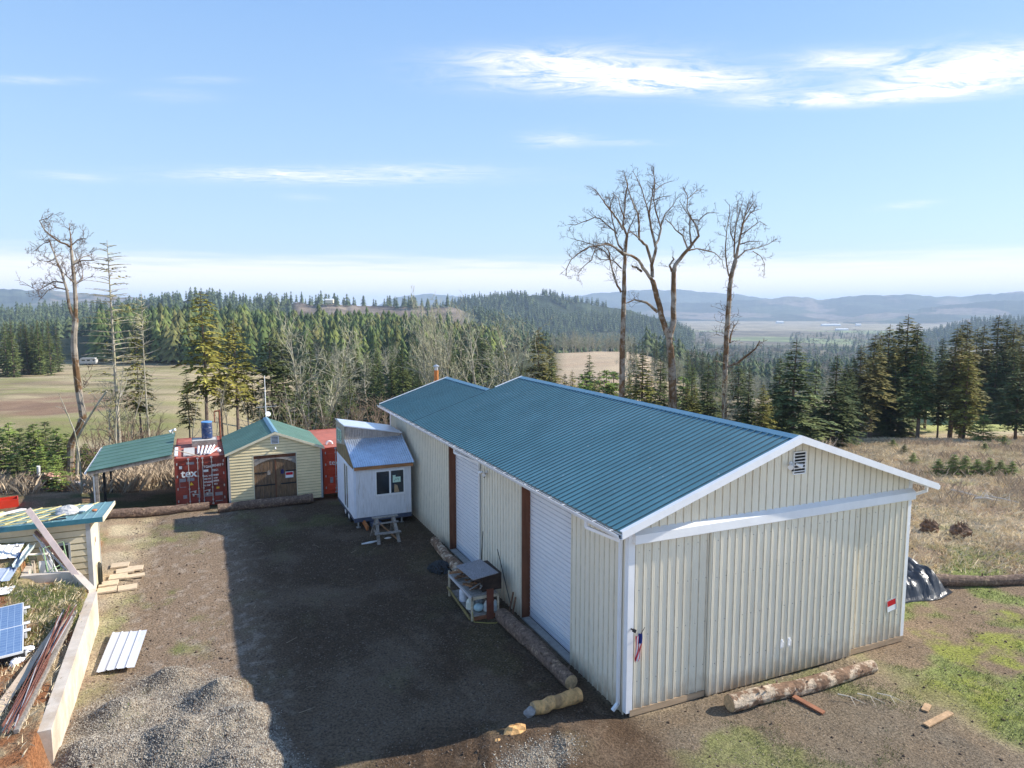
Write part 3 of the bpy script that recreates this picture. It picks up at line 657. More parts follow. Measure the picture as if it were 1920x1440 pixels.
m = MB(); m.box(-6.055, -6.0, dy0 - .03, dy0 + .02, .15, 2.36); m.build('door_meeting_post', M_post, S)
# red sign on the door
def nosign(loc, w, h, label, tilt=0.0):
    r = thing('warning_sign', loc, label, 'sign', 'red and white warning signs')
    m = MB(); x, y, z = loc; Mx = Matrix.Rotation(tilt, 3, 'Y')
    def bx(x0, x1, z0, z1, y0, y1): m.box(x0, x1, y0, y1, z0, z1, Mx, (x, y, z))
    bx(-w / 2, w / 2, -h / 2, h / 2, -.006, 0); m.build('panel', M_sgnw, r)
    m = MB(); bx(-w / 2 + .03, w / 2 - .03, -.05 * h, h / 2 - .04, -.009, -.0062); m.build('red_field', M_sgnr, r)
    m = MB()
    for (a, b, c, d) in ((-w / 2, w / 2, h / 2 - .015, h / 2), (-w / 2, w / 2, -h / 2, -h / 2 + .015), (-w / 2, -w / 2 + .015, -h / 2 + .015, h / 2 - .015), (w / 2 - .015, w / 2, -h / 2 + .015, h / 2 - .015)): bx(a, b, c, d, -.014, -.0062)
    m.build('frame', M_steel, r)
    return r
nosign((-5.33, dy0 - .04, 1.44), .42, .34, 'red and white sign in metal frame on the arched wooden door')
nosign((9.60, -.03, 1.28), .42, .40, 'tilted red and white sign on the barn gable near its right corner', tilt=R(-9))

# ------------------------------------------------------------------ shipping containers
M_cont = mat('rust_red_container_paint', (.27, .045, .028), rough=.6, var=.18, vs=2.2, col2=(.15, .035, .028), c2w=.8, bump=.003, bs=12)
M_cont2 = mat('orange_red_container_paint', (.55, .065, .025), rough=.55, var=.12, vs=2, col2=(.38, .05, .025), c2w=.5)
M_ctop = mat('faded_container_top', (.52, .20, .155), rough=.8, var=.14, vs=1.3, col2=(.38, .12, .08), c2w=.8)
M_patch = mat('grey_primer_patch', (.26, .25, .27), rough=.7, var=.25, vs=8)
M_wtxt = mat('white_stencil', (.80, .79, .76), rough=.6, var=.05)
def container(loc, label, paint, letters, z0=.08):
    x0, y0 = loc; w = 2.44; h = 2.6; ln = 6.06; x1 = x0 + w; y1 = y0 + ln; z1 = z0 + h
    r = thing('shipping_container', (x0 + w / 2, y0 + ln / 2, z0), label, 'shipping container')
    m = MB()
    for x in (x0, x1 - .12):
        for y in (y0, y1 - .12): m.box(x, x + .12, y, y + .12, z0, z1)
    m.box(x0 + .12, x1 - .12, y0 + .01, y0 + .1, z1 - .13, z1 - .005); m.box(x0 + .12, x1 - .12, y1 - .1, y1, z1 - .13, z1 - .005)
    m.box(x0 + .12, x1 - .12, y0 + .01, y0 + .1, z0, z0 + .14); m.box(x0 + .005, x0 + .09, y0 + .12, y1 - .12, z1 - .08, z1 - .005); m.box(x1 - .09, x1 - .005, y0 + .12, y1 - .12, z1 - .08, z1 - .005)
    m.box(x0 + .005, x0 + .09, y0 + .12, y1 - .12, z0, z0 + .15); m.box(x1 - .09, x1 - .005, y0 + .12, y1 - .12, z0, z0 + .15)
    m.build('frame', paint, r)
    def corr(a0, a1, P, out, top, pitch=.275, h_=.036):
        vs = []; fs = []; t = a0; ts = []
        while t < a1:
            for q, k in ((0, 0), (.07, 0), (.138, -1), (.208, -1)):
                if t + q < a1: ts.append((t + q, k * h_))
            t += pitch
        ts.append((a1, 0))
        for t, k in ts:
            for z in (0, top):
                p = P(t, z); vs.append((p[0] + out[0] * k, p[1] + out[1] * k, p[2] + out[2] * k))
        for i in range(len(ts) - 1): fs.append((2 * i, 2 * i + 2, 2 * i + 3, 2 * i + 1))
        return vs, fs
    for x, s in ((x0 + .012, -1), (x1 - .012, 1)):
        m = MB(); m.add(*corr(y0 + .12, y1 - .12, lambda t, z: (x, t, z0 + .1 + z), (s, 0, 0), h - .16)); m.build('side_panel', paint, r)
    m = MB(); m.add(*corr(y0 + .1, y1 - .1, lambda t, z: (x0 + .06 + z, t, z1 - .006), (0, 0, 1), w - .12, pitch=.209, h_=.018)); m.build('top_panel', M_ctop, r)
    m = MB(); m.box(x0 + .12, x1 - .12, y1 - .06, y1 - .04, z0 + .1, z1 - .1); m.build('end_panel', paint, r)
    for k in (0, 1):
        a = x0 + .12 + k * (w / 2 - .12 + .006); b = a + w / 2 - .12 - .012
        m = MB(); yy = y0 + .045; m.box(a, b, yy, yy + .04, z0 + .15, z1 - .14)
        pz = [z0 + .28, z0 + .72, z0 + 1.16, z0 + 1.60, z0 + 2.04]
        for p in pz:  # pressed horizontal recess bands shown by raised bars
            m.prism([(yy, p - .10), (yy - .028, p - .07), (yy - .028, p + .19), (yy, p + .22)], 0, a + .1, b - .1)
        m.box(a, a + .06, yy - .012, yy, z0 + .15, z1 - .14); m.box(b - .06, b, yy - .012, yy, z0 + .15, z1 - .14)
        do = m.build('container_door', paint, r)
        for q in ((.49, .89) if k == 0 else (.09, .48)):
            x = a + (b - a) * q
            m = MB(); m.tube([(x, y0 - .03, z0 + .10), (x, y0 - .03, z1 - .06)], .017, 8)
            for z in (z0 + .3, z0 + .95, z0 + 1.6, z1 - .3): m.box(x - .035, x + .035, y0 - .052, y0 + .03, z - .03, z + .03)
            m.box(x - .05, x + .05, y0 - .05, y0 + .01, z1 - .10, z1 - .03); m.box(x - .05, x + .05, y0 - .05, y0 + .01, z0 + .05, z0 + .12)
            ro = m.build('lock_rod', M_steel, do)
            m = MB(); s = -1 if q > .6 or (k == 1 and q > .3) else 1; z = z0 + .80 - (.16 if s < 0 else 0); m.bar((x, y0 - .06, z), (x + s * .32, y0 - .06, z + .05), .03, .03); m.box(x + s * .26 - .04, x + s * .26 + .04, y0 - .075, y0 - .02, z - .07, z + .02); m.build('lock_handle', M_steel, ro)
        hx = a - .03 if k == 0 else b - .02
        for z in (z0 + .35, z0 + 1.0, z0 + 1.65, z0 + 2.3):
            m = MB(); m.box(hx, hx + .05, y0 - .012, y0 + .05, z - .06, z + .06); m.build('hinge', M_steel, do)
    yt = y0 + .012
    if letters == 1:
        text('tex', .56, (x0 + .29, yt - .03, z0 + 1.60), FACE, M_wtxt, r, bold=.012, sx=1.0)
        for (s_, sz, tx, tz) in (('TGHU', .17, 1.36, 1.99), ('083497', .17, 1.74, 2.03), ('9', .17, 2.24, 2.05), ('22G1', .15, 1.76, 1.79), ('MAX. WT', .115, 1.30, 1.52), ('30480', .115, 1.80, 1.54), ('TARE WT', .10, 1.30, 1.37), ('2180', .10, 1.82, 1.39), ('PAYLOAD', .115, 1.30, 1.20), ('28300', .115, 1.80, 1.23), ('CU. CAP', .10, 1.30, 1.03), ('33.2', .10, 1.83, 1.07)):
            text(s_, sz, (x0 + tx, yt, z0 + tz), FACE, M_wtxt, r, bold=.004, sx=.92)
        m = MB(); m.box(x0 + 1.33, x0 + 1.58, yt, yt + .004, z0 + 1.78, z0 + 1.90); m.build('data_plate', M_wtxt, r)
        for (a, b, c, d) in ((.22, .35, 2.03, 2.18),):
            m = MB(); m.box(x0 + a, x0 + b, yt, yt + .004, z0 + c, z0 + d); m.build('white_sticker', M_wtxt, r)
        for (a, b, c, d) in ((.56, .92, 2.02, 2.36), (.20, .50, 1.30, 1.56), (.20, .50, 1.06, 1.29), (.56, .90, 1.36, 1.60), (1.0, 1.14, .42, .84), (.34, .52, .46, .78), (1.36, 1.74, .20, .72), (1.86, 2.22, .42, .66), (1.86, 2.22, .16, .40)):
            m = MB(); m.box(x0 + a, x0 + b, yt + .006, yt + .012, z0 + c, z0 + d); m.build('primer_patch', M_patch, r)
        my = mat('yellow_label', (.75, .48, .03), rough=.5)
        m = MB(); m.prism([(x0 + .64, z0 + 1.14), (x0 + .86, z0 + 1.14), (x0 + .75, z0 + 1.31)], 1, yt - .002, yt + .004); m.build('hazard_triangle', my, r)
        m = MB(); m.box(x0 + 1.93, x0 + 2.07, yt - .002, yt + .004, z0 + .84, z0 + .94); m.build('yellow_label', my, r)
    else:
        text('tex', .40, (x0 + .30, yt - .03, z0 + 1.62), FACE, M_wtxt, r, sx=1.0)
        m = MB(); m.box(x0 + .34, x0 + .50, yt, yt + .006, z0 + .60, z0 + .92); m.build('primer_patch', M_patch, r)
    return r
c1 = container((-10.88, 25.0), 'rust red shipping container with white lettering under roof clutter', M_cont, 1)
c2 = container((-3.48, 24.75), 'bright orange red shipping container right of the yellow shed', M_cont2, 2)
m = MB()
for k in range(7): a = pi * k / 6; 
m.tube([(-3.0 + .16 * cos(a_), 25.6, 2.70 + .16 * sin(a_)) for a_ in [pi * k / 8 for k in range(9)]], .06, 8); tag(m.build('curved_pipe', M_white, None, origin=(-3, 25.6, 2.7)), 'short white bent pipe standing on the orange container roof', 'pipe')
# clutter on the rust container
CT = 2.68
b = thing('rain_barrel', (-9.4, 29.9, CT + .2), 'blue plastic barrel standing on the rust red container', 'barrel')
bx_, by_ = -9.25, 28.6
M_blue = mat('blue_plastic', (.018, .045, .13), rough=.45, var=.4, vs=12, col2=(.20, .19, .22), c2w=.6, spec=.4)
m = MB(); m.tube([(bx_, by_, CT + .34 + z) for z in (0, .03, .28, .30, .33, .58, .60, .63, .87, .90)], [.27, .285, .285, .30, .285, .285, .30, .285, .285, .275], 24); m.build('drum', M_blue, b, smooth=False)
m = MB(); m.tube([(bx_, by_, CT + 1.24), (bx_, by_, CT + 1.28)], [.295, .29], 24); m.build('lid', mat('light_blue_plastic', (.12, .32, .65), rough=.4, spec=.5), b)
t_ = thing('wooden_trough', (-9.5, 27.6, CT), 'grey wooden box frame in front of the blue barrel on the container', 'box')
m = MB(); m.box(-10.05, -8.75, 27.9, 27.95, CT + .0, CT + .33); m.box(-10.05, -8.75, 28.95, 29.0, CT, CT + .33); m.box(-10.05, -10.0, 27.95, 28.95, CT, CT + .33); m.box(-8.8, -8.75, 27.95, 28.95, CT, CT + .33); m.build('side_boards', M_greyw, t_)
m = MB(); m.box(-10.0, -8.8, 27.95, 28.95, CT + .28, CT + .32); m.build('deck_board', mat('pale_grey_wood', (.55, .52, .48), var=.2, vs=5), t_)
m = MB(); m.tube([(-8.55, 29.2, CT), (-8.55, 29.2, CT + 1.75)], .05, 8); m.tube([(-8.82, 29.2, CT + 1.74), (-8.5, 29.2, CT + 1.78)], .045, 8); m.tube([(-8.82, 29.2, CT + 1.74), (-8.82, 29.2, CT + 1.1)], .03, 8)
tag(m.build('rusty_pipe', mat('rust_iron', (.24, .075, .04), rough=.8, var=.3), None, origin=(-8.5, 29.2, CT)), 'tall rusty vent pipe beside the blue barrel', 'pipe')
g = 'pale pipes and boards lying on the rust container'
pipes = [(-9.62, -9.5), (-9.45, -9.30), (-9.32, -9.10), (-9.18, -8.92), (-9.75, -9.72)]
for i, (xa, xb) in enumerate(pipes):
    m = MB(); m.tube([(xa, 25.25 + .1 * i, CT + .07), (xb, 27.6, CT + .07)], .055, 8)
    tag(m.build('pale_pipe', M_white, None, origin=(xa, 25.3, CT)), 'pale plastic pipe lying flat on the rust container roof', 'pipe', g)
m = MB(); m.bar((-9.25, 25.2, CT + .08), (-8.75, 26.6, CT + .1), .12, .04); tag(m.build('loose_board', mat('pale_board', (.62, .62, .66), var=.2, vs=6), None, origin=(-9, 26, CT)), 'pale board lying askew at the right end of the pipes', 'board')
m = MB(); m.box(-10.45, -9.92, 25.3, 27.5, CT + .02, CT + .06); tag(m.build('insulation_panel', mat('grey_foam_panel', (.50, .48, .45), var=.12), None, origin=(-10.2, 26.4, CT)), 'flat grey foam panel lying on the rust container', 'panel')
m = MB(); m.bar((-10.78, 25.2, CT + .1), (-10.80, 27.2, CT + .16), .16, .06); tag(m.build('white_post', M_white, None, origin=(-10.8, 26, CT)), 'white post lying along the left edge of the container roof', 'post')
m = MB(); m.bar((-10.85, 25.9, CT + .3), (-9.7, 24.95, CT + .05), .05, .03); tag(m.build('wooden_lath', M_ochre, None, origin=(-10.3, 25.4, CT)), 'thin wooden lath slanting over the container front edge', 'lath')
m = MB(); m.ell((-8.72, 25.9, CT + .07), (.1, .1, .09), 10, 6); tag(m.build('security_camera', M_white, None, origin=(-8.7, 25.9, CT)), 'small white round lamp on container roof beside the shed eave', 'lamp')

# ------------------------------------------------------------------ carport
K = thing('carport', (-12.8, 28.5, 0), 'open carport with sloping green metal roof beside the red container', 'carport')
kx0, kx1, ky0, ky1, kz0, kz1 = -14.75, -10.97, 25.0, 32.0, 2.37, 2.90
def kz(x): return kz0 + (x - kx0) * (kz1 - kz0) / (kx1 - kx0)
ksl = (kz1 - kz0) / (kx1 - kx0); kn = Vector((-ksl, 0, 1)).normalized()
m = MB(); m.add(*slope2(ky0, ky1, kx0, kx1, kz0, kz1, kn, pitch=.98, h=.03)); m.build('roof', M_grn, K)
m = MB(); m.quad((kx0, ky0, kz0 - .03), (kx1, ky0, kz1 - .03), (kx1, ky1, kz1 - .03), (kx0, ky1, kz0 - .03)); m.build('roof_underside', M_greyw, K)
for y in (ky0 + .03, 28.4, ky1 - .1):
    m = MB(); m.prism([(kx0 + .05, kz(kx0 + .05) - .04), (kx1, kz1 - .04), (kx1, kz1 - .20), (kx0 + .05, kz(kx0 + .05) - .20)], 1, y, y + .06); m.build('rafter', M_greyw, K)
m = MB(); m.prism([(kx0 - .1, kz0 - .03), (kx0 - .11, kz0 - .11), (kx0 - .02, kz0 - .12), (kx0 - .01, kz0 - .03), (kx0 - .02, kz0 - .03), (kx0 - .03, kz0 - .10), (kx0 - .09, kz0 - .10), (kx0 - .09, kz0 - .03)], 1, ky0, ky1); m.build('gutter', M_white, K)
for (x, y, w, mm) in ((-14.35, 25.12, .13, M_greyw), (-14.42, 31.6, .11, M_black), (-14.4, 28.4, .12, M_black)):
    m = MB(); m.box(x - w / 2, x + w / 2, y - w / 2, y + w / 2, T(x, y) - .1, kz(x) - .19); m.build('post', mm, K)
m = MB(); m.bar((-14.62, 25.15, kz0 - .12), (-14.48, 25.15, kz0 - .3), .05, .06, (0, 1, 0)); m.bar((-14.48, 25.15, kz0 - .27), (-14.48, 25.15, .1), .07, .05, (0, 1, 0)); m.build('downspout', M_white, K)
f_ = MB(); f_.tube([(-11.1, 31.6, kz1), (-11.1, 31.6, kz1 + .25)], .03, 6)
for s in (-1, 1): f_.tube([(-11.1, 31.6, kz1 + .22), (-11.1 + s * .16, 31.5, kz1 + .20 + .06 * s)], [.03, .08], 8)
f_.build('floodlight', M_white, K)

# mast antenna and dish behind the yellow shed
a_ = thing('antenna_mast', (-5.9, 30.1, 0), 'thin white antenna mast with crossbar behind the yellow shed roof', 'antenna')
m = MB(); m.tube([(-5.95, 30.0, 0), (-5.95, 30.0, 3.4), (-5.95, 30.0, 6.3)], [.035, .035, .02], 8); m.build('mast', mat('white_pipe', (.78, .78, .76)), a_)
m = MB(); m.tube([(-6.5, 29.9, 4.42), (-5.3, 30.1, 4.42)], .014, 6); m.tube([(-5.95, 29.7, 5.0), (-5.95, 30.3, 5.0)], .01, 6); m.build('crossbar', M_steel, a_)
d_ = MB(); dv = Vector((.2, -1, .5)).normalized()
for k in range(1, 2): d_.tube([Vector((-5.86, 29.85, 3.98)) + dv * t for t in (0, .02, .05, .09)], [.03, .08, .13, .16], 14)
d_.build('dish', M_white, a_)
# ------------------------------------------------------------------ tiny house on wheels
H = thing('tiny_house', (-1.8, 20, 0), 'small white tiny house on wheels with corrugated roofs beside the barn', 'tiny house')
M_wood_w = mat('whitewashed_boards', (.72, .72, .74), rough=.8, var=.10, vs=4, stretch=(4, 4, .5), col2=(.40, .33, .24), c2w=.55, mask=(.56, .70), bump=.003, bs=12)
M_corr = mat('galvanised_corrugated', (.60, .66, .74), rough=.28, metal=.75, var=.12, vs=3)
M_tin = mat('bare_roof_tin', (.66, .72, .82), rough=.35, metal=.45, var=.08)
M_gcor = mat('grey_brown_corrugated', (.34, .31, .26), rough=.55, metal=.2, var=.15, vs=4)
M_oldw = mat('brown_green_wood', (.24, .17, .09), rough=.9, var=.35, vs=3, stretch=(1, 3, .6), col2=(.15, .16, .08), c2w=.7)
hx0, hx1, hy0, hy1, hz0 = -3.2, -.46, 17.95, 22.15, .56
def vgro(a0, a1, P, out, z0, z1f, pitch=.2, d=.010, wd=.012):
    ts = []; t = a0
    while t < a1: ts += [(t, 0), (min(t + pitch - wd, a1), 0), (min(t + pitch - wd, a1), -d), (min(t + pitch, a1), -d)]; t += pitch
    vs = []; fs = []
    for t, k in ts:
        for z in (z0, z1f(t)): p = P(t, z); vs.append((p[0] + out[0] * k, p[1] + out[1] * k, p[2]))
    for i in range(len(ts) - 1): fs.append((2 * i, 2 * i + 2, 2 * i + 3, 2 * i + 1))
    return vs, fs
yk = 19.95; ez = 2.98; rz_ = 3.93   # lower roof: eave at the front, top where the loft box starts
def rt(y): return ez + (min(y, yk) - hy0 + .15) * (rz_ - ez) / (yk - hy0 + .15) - .05
m = MB(); m.add(*vgro(hx0, hx1, lambda t, z: (t, hy0, z), (0, -1), hz0, lambda t: ez - .02)); m.build('wall', M_wood_w, H)
m = MB(); m.add([(hx1, hy0, hz0), (hx1, hy1, hz0), (hx1, hy1, 4.1), (hx1, yk, 4.1), (hx1, yk, rt(yk)), (hx1, hy0, rt(hy0))], [(0, 1, 2, 3, 4, 5)]); m.build('wall', M_wood_w, H)
m = MB(); m.add([(hx0, hy1, hz0), (hx1, hy1, hz0), (hx1, hy1, 4.0), (hx0, hy1, 4.6)], [(0, 1, 2, 3)]); m.build('wall', M_wood_w, H)
M_wp = mat('bright_white_paint', (.72, .76, .84), rough=.6, var=.05)
# left wall in pieces round the door opening 19.25..20.1
dA, dB, dZ = 19.22, 20.12, 2.78; wl = lambda y: rt(y) if y < yk else 3.0
def lw(y0, y1, z0, z1a, z1b, mm, nm='wall', x=hx0): m = MB(); m.add([(x, y0, z0), (x, y1, z0), (x, y1, z1b), (x, y0, z1a)], [(0, 1, 2, 3)]); return m.build(nm, mm, H)
lw(hy0, dA, hz0, 2.88, 2.88, M_wp); lw(dB, hy1, hz0, 2.98, 2.98, M_wp); lw(dA, dB, dZ, 2.88, 2.98, M_wp); lw(dA, dB, hz0, .66, .66, M_wp)
m = MB(); m.add([(hx0 - .003, hy0, 2.88), (hx0 - .003, hy1, 2.99), (hx0 - .003, hy1, 3.6), (hx0 - .003, yk, 3.75), (hx0 - .003, yk - .1, rz_ - .12), (hx0 - .003, hy0 + .04, ez - .01)], [(0, 1, 2, 3, 4, 5)]); m.build('upper_cladding', M_oldw, H)
m = MB(); m.add([(hx0 - .006, yk - .12, 3.72), (hx0 - .006, hy1, 3.4), (hx0 - .006, hy1, 4.72), (hx0 - .006, yk - .12, 4.62)], [(0, 1, 2, 3)]); m.build('loft_side', M_gcor, H)
# sliding glass door in the left wall
m = MB()
for (a, b, c, d) in ((dA - .05, dA, .60, dZ + .06), (dB, dB + .05, .60, dZ + .06), (dA, dB, dZ, dZ + .06), (dA, dB, .60, .68), (19.62, 19.70, .68, dZ)): m.box(hx0 - .045, hx0 - .004, a, b, c, d)
dr = m.build('glass_door', M_white, H)
m = MB(); m.box(hx0 - .02, hx0 - .008, dA, 19.62, .68, dZ); m.box(hx0 - .02, hx0 - .008, 19.70, dB, .68, dZ); m.build('pane', mat('reflective_glass', (.10, .11, .11), rough=.02, spec=1.0, metal=.6), dr)
m = MB(); m.box(hx0 - .02, hx0 + .1, hy0 - .02, hy0 - .001, hz0, ez - .05); m.box(hx0 - .02, hx0 - .001, hy0, hy0 + .45, hz0, 2.86); m.build('corner_board', M_wp, H)
# skirt / trailer frame
M_nav = mat('blue_grey_trailer_steel', (.07, .085, .13), rough=.5, var=.2)
m = MB(); m.box(hx0, hx1, hy0 - .01, hy0 + .1, .36, hz0); m.box(hx0 - .01, hx0 + .1, hy0 + .1, hy1, .42, hz0); m.box(hx1 - .1, hx1, hy0 + .1, hy1, .36, hz0); m.box(hx0 + .1, hx1 - .1, hy0 + .1, hy1, .50, .55); m.build('trailer_frame', M_nav, H)
M_rub = mat('tyre_rubber', (.03, .03, .03), rough=.85)
for x in (hx0 + .12, hx1 - .25):
    for y in (19.4, 20.25):
        m = MB(); m.tube([(x - .1, y, .33), (x - .08, y, .33), (x + .08, y, .33), (x + .1, y, .33)], [.28, .33, .33, .28], 20); w = m.build('wheel', M_rub, H)
        m = MB(); m.tube([(x - .115, y, .33), (x - .09, y, .33)], [.12, .19], 16); m.build('rim', M_white, w)
for x in (hx0 + .25, hx1 - .4):
    m = MB(); m.tube([(x, hy0 + .35, .02), (x, hy0 + .35, .42)], .04, 8); m.box(x - .1, x + .1, hy0 + .25, hy0 + .45, 0, .03); m.build('jack_stand', M_steel, H)
m = MB(); m.bar((hx0 + .5, hy0 - .5, .16), (hx0 + .42, hy0 + .2, .40), .09, .2); m.build('tow_beam', mat('orange_primer_wood', (.40, .15, .05), var=.2), H)
m = MB(); m.box(hx0 + .7, hx0 + 1.2, hy0 - .35, hy0 - .02, .18, .34); m.build('battery_box', M_nav, H)
# corrugated roof: waves run down the slope
def wav(x0, x1, P, nrm, ln, pitch=.105, h=.017, n=6):
    ts = []; k = int((x1 - x0) / pitch * n)
    vs = []; fs = []
    for i in range(k + 1):
        t = x0 + (x1 - x0) * i / k; w = h * sin(2 * pi * (t - x0) / pitch)
        for s_ in (0, ln): p = P(t, s_); vs.append((p[0] + nrm[0] * w, p[1] + nrm[1] * w, p[2] + nrm[2] * w))
    for i in range(k): fs.append((2 * i, 2 * i + 2, 2 * i + 3, 2 * i + 1))
    return vs, fs
ya, yb = hy0 - .15, yk + .02; ln = sqrt((yb - ya) ** 2 + (rz_ - ez) ** 2); nn = Vector((0, -(rz_ - ez), yb - ya)).normalized()
m = MB(); m.add(*wav(hx0 - .02, hx1 + .10, lambda t, s_: (t, ya + (yb - ya) * s_ / ln, ez + .04 + (rz_ - ez) * s_ / ln), nn, ln)); m.build('roof', M_corr, H)
m = MB(); m.bar((hx1 + .11, ya, ez + .05), (hx1 + .11, yb, rz_ + .05), .03, .05); m.build('roof_edge', M_tin, H)
m = MB(); m.box(hx0 + .02, hx1 + .08, ya + .02, ya + .06, ez - .13, ez + .02); m.build('fascia', mat('cedar_fascia', (.36, .17, .07), rough=.8, var=.3, vs=5, stretch=(.5, 3, 3)), H)
# loft box: higher on the left, roof falls to the right
lz0, lz1 = 4.66, 4.14; bxr = -.42
m = MB(); k = 34
vs = []; fs = []
for i in range(k * 4 + 1):
    t = hx0 + (bxr - hx0) * i / (k * 4); w = .014 * sin(2 * pi * i / 4 + .4)
    zt2 = lz0 + (lz1 - lz0) * (t - hx0) / (bxr - hx0) - .02
    vs += [(t, yk + w - .02, 3.84), (t, yk + w - .02, zt2)]
for i in range(k * 4): fs.append((2 * i, 2 * i + 2, 2 * i + 3, 2 * i + 1))
m.add(vs, fs); m.build('loft_front', mat('weathered_corrugated', (.36, .33, .31), rough=.45, metal=.35, var=.2, vs=6), H)
m = MB(); m.add([(bxr, yk, 3.9), (bxr, hy1, 3.9), (bxr, hy1, lz1 - .02), (bxr, yk, lz1 - .02)], [(0, 1, 2, 3)]); m.build('loft_side', M_gcor, H)
m = MB(); m.prism([(hx0 - .03, lz0 + .02), (bxr + .06, lz1 + .0), (bxr + .06, lz1 - .05), (hx0 - .03, lz0 - .03)], 1, yk - .12, hy1 + .06); m.build('loft_roof', M_tin, H)
# loft window on the left
m = MB()
for (a, b, c, d) in ((20.55, 20.62, 3.66, 4.30), (21.68, 21.75, 3.66, 4.30), (20.62, 21.68, 4.24, 4.30), (20.62, 21.68, 3.66, 3.72), (21.12, 21.17, 3.72, 4.24)): m.box(hx0 - .05, hx0 - .008, a, b, c, d)
w = m.build('loft_window', mat('pale_green_frame', (.45, .55, .48)), H)
m = MB(); m.box(hx0 - .03, hx0 - .012, 20.62, 21.68, 3.72, 4.24); m.build('pane', mat('greenish_glass', (.16, .24, .22), rough=.1, spec=.8), w)
# front window with papers inside
wx0, wx1, wz0, wz1 = -2.14, -.84, 1.60, 2.68
m = MB()
for (a, b, c, d) in ((wx0 - .06, wx1 + .06, wz0 - .09, wz0), (wx0 - .06, wx1 + .06, wz1, wz1 + .07), (wx0 - .06, wx0, wz0, wz1), (wx1, wx1 + .06, wz0, wz1), (-1.53, -1.45, wz0, wz1)): m.box(a, b, hy0 - .05, hy0 - .004, c, d)
w = m.build('window', M_white, H)
m = MB(); m.box(wx0, -1.53, hy0 - .022, hy0 - .012, wz0, wz1); m.box(-1.45, wx1, hy0 - .022, hy0 - .012, wz0, wz1); m.build('pane', M_glass, w)
m = MB(); m.box(-1.36, -.98, hy0 - .026, hy0 - .0225, 2.10, 2.36); m.box(-1.36, -1.22, hy0 - .0262, hy0 - .0226, 2.36, 2.45); m.build('window_poster', mat('mint_paper', (.55, .74, .62), var=.1), w)
m = MB(); m.tube([(-1.28, hy0 - .03, 2.16), (-1.22, hy0 - .03, 2.28), (-1.17, hy0 - .03, 2.20), (-1.14, hy0 - .03, 2.30), (-1.08, hy0 - .03, 2.26), (-1.10, hy0 - .03, 2.18)], .012, 5); m.build('poster_mark', mat('dark_green_ink', (.02, .12, .07)), w)
m = MB(); m.add([(-1.30, hy0 - .0226, 1.62), (-1.05, hy0 - .0226, 1.62), (-1.14, hy0 - .0226, 1.95), (-1.28, hy0 - .0226, 2.02)], [(0, 1, 2, 3)]); m.build('cardboard_inside', mat('cardboard', (.36, .26, .15), var=.15), w)

# ------------------------------------------------------------------ wooden trestle steps in front of the tiny house
Sx = thing('wooden_steps', (-2.2, 15.9, 0), 'grey weathered wooden trestle with crossbars in front of the tiny house', 'trestle')
for x in (-2.66, -1.74):
    m = MB(); m.bar((x, 15.45, -.02), (x + (.08 if x < -2 else -.08), 16.15, 1.02), .14, .05, (0, -1, .6)); m.build('leg', M_greyw, Sx)
    m = MB(); m.bar((x, 16.9, -.02), (x + (.08 if x < -2 else -.08), 16.2, 1.00), .12, .05, (0, 1, .6)); m.build('leg', M_greyw, Sx)
    m = MB(); m.bar((x + .06, 15.72, .33), (x + .06, 16.62, .33), .05, .10); m.build('side_rail', M_greyw, Sx)
for (y, z, d) in ((16.18, 1.04, .16), (15.98, .80, .0), (15.68, .44, .16)):
    m = MB(); m.box(-2.78, -1.62, y - .06 - d / 2, y + .06, z - .025, z + .025); m.build('tread', M_greyw, Sx)
m = MB(); m.bar((-2.5, 16.45, .80), (-1.75, 15.80, .05), .09, .03); m.build('brace', mat('orange_stained_wood', (.36, .20, .10), var=.25), Sx)
m = MB(); m.tube([(-3.35, 15.75, .06), (-2.95, 15.82, .05), (-2.65, 15.9, .05)], [.03, .055, .03], 6); tag(m.build('white_pipe', M_sgnw, None, origin=(-3, 15.8, 0)), 'white plastic pipe lying on the gravel left of the trestle', 'pipe')
m = MB(); m.ell((-2.1, 16.1, .05), (.17, .05, .04), 8, 5); tag(m.build('white_bottle', M_sgnw, None, origin=(-2.1, 16.1, 0)), 'flattened white bottle lying under the trestle', 'bottle')
# ------------------------------------------------------------------ small flat-roofed shed at the left
D = thing('garden_shed', (-14.8, 15.2, 0), 'cream flat roofed shed at the left edge with teal metal roof', 'shed')
sx1 = -13.32; sy0 = 14.0; sy1 = 16.25; sx0 = -19.0
M_sid2 = mat('tan_lap_siding', (.68, .58, .40), rough=.75, var=.08, vs=2, col2=(.42, .35, .24), c2w=.4)
M_troof = mat('teal_shed_roof', (.14, .28, .31), rough=.45, var=.12, spec=.5)
def rz2(y): return 3.04 - (y - 13.6) * .105
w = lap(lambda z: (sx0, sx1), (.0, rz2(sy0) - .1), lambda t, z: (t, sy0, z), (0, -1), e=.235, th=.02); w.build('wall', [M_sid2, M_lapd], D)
m = MB(); m.add([(sx1, sy0, -.1), (sx1, sy1, -.1), (sx1, sy1, rz2(sy1) - .09), (sx1, sy0, rz2(sy0) - .09)], [(0, 1, 2, 3)]); m.build('wall', M_creamp, D)
m = MB(); m.add([(sx0, sy1, -.1), (sx1, sy1, -.1), (sx1, sy1, rz2(sy1) - .09), (sx0, sy1, rz2(sy1) - .09)], [(0, 1, 2, 3)]); m.build('wall', M_creamp, D)
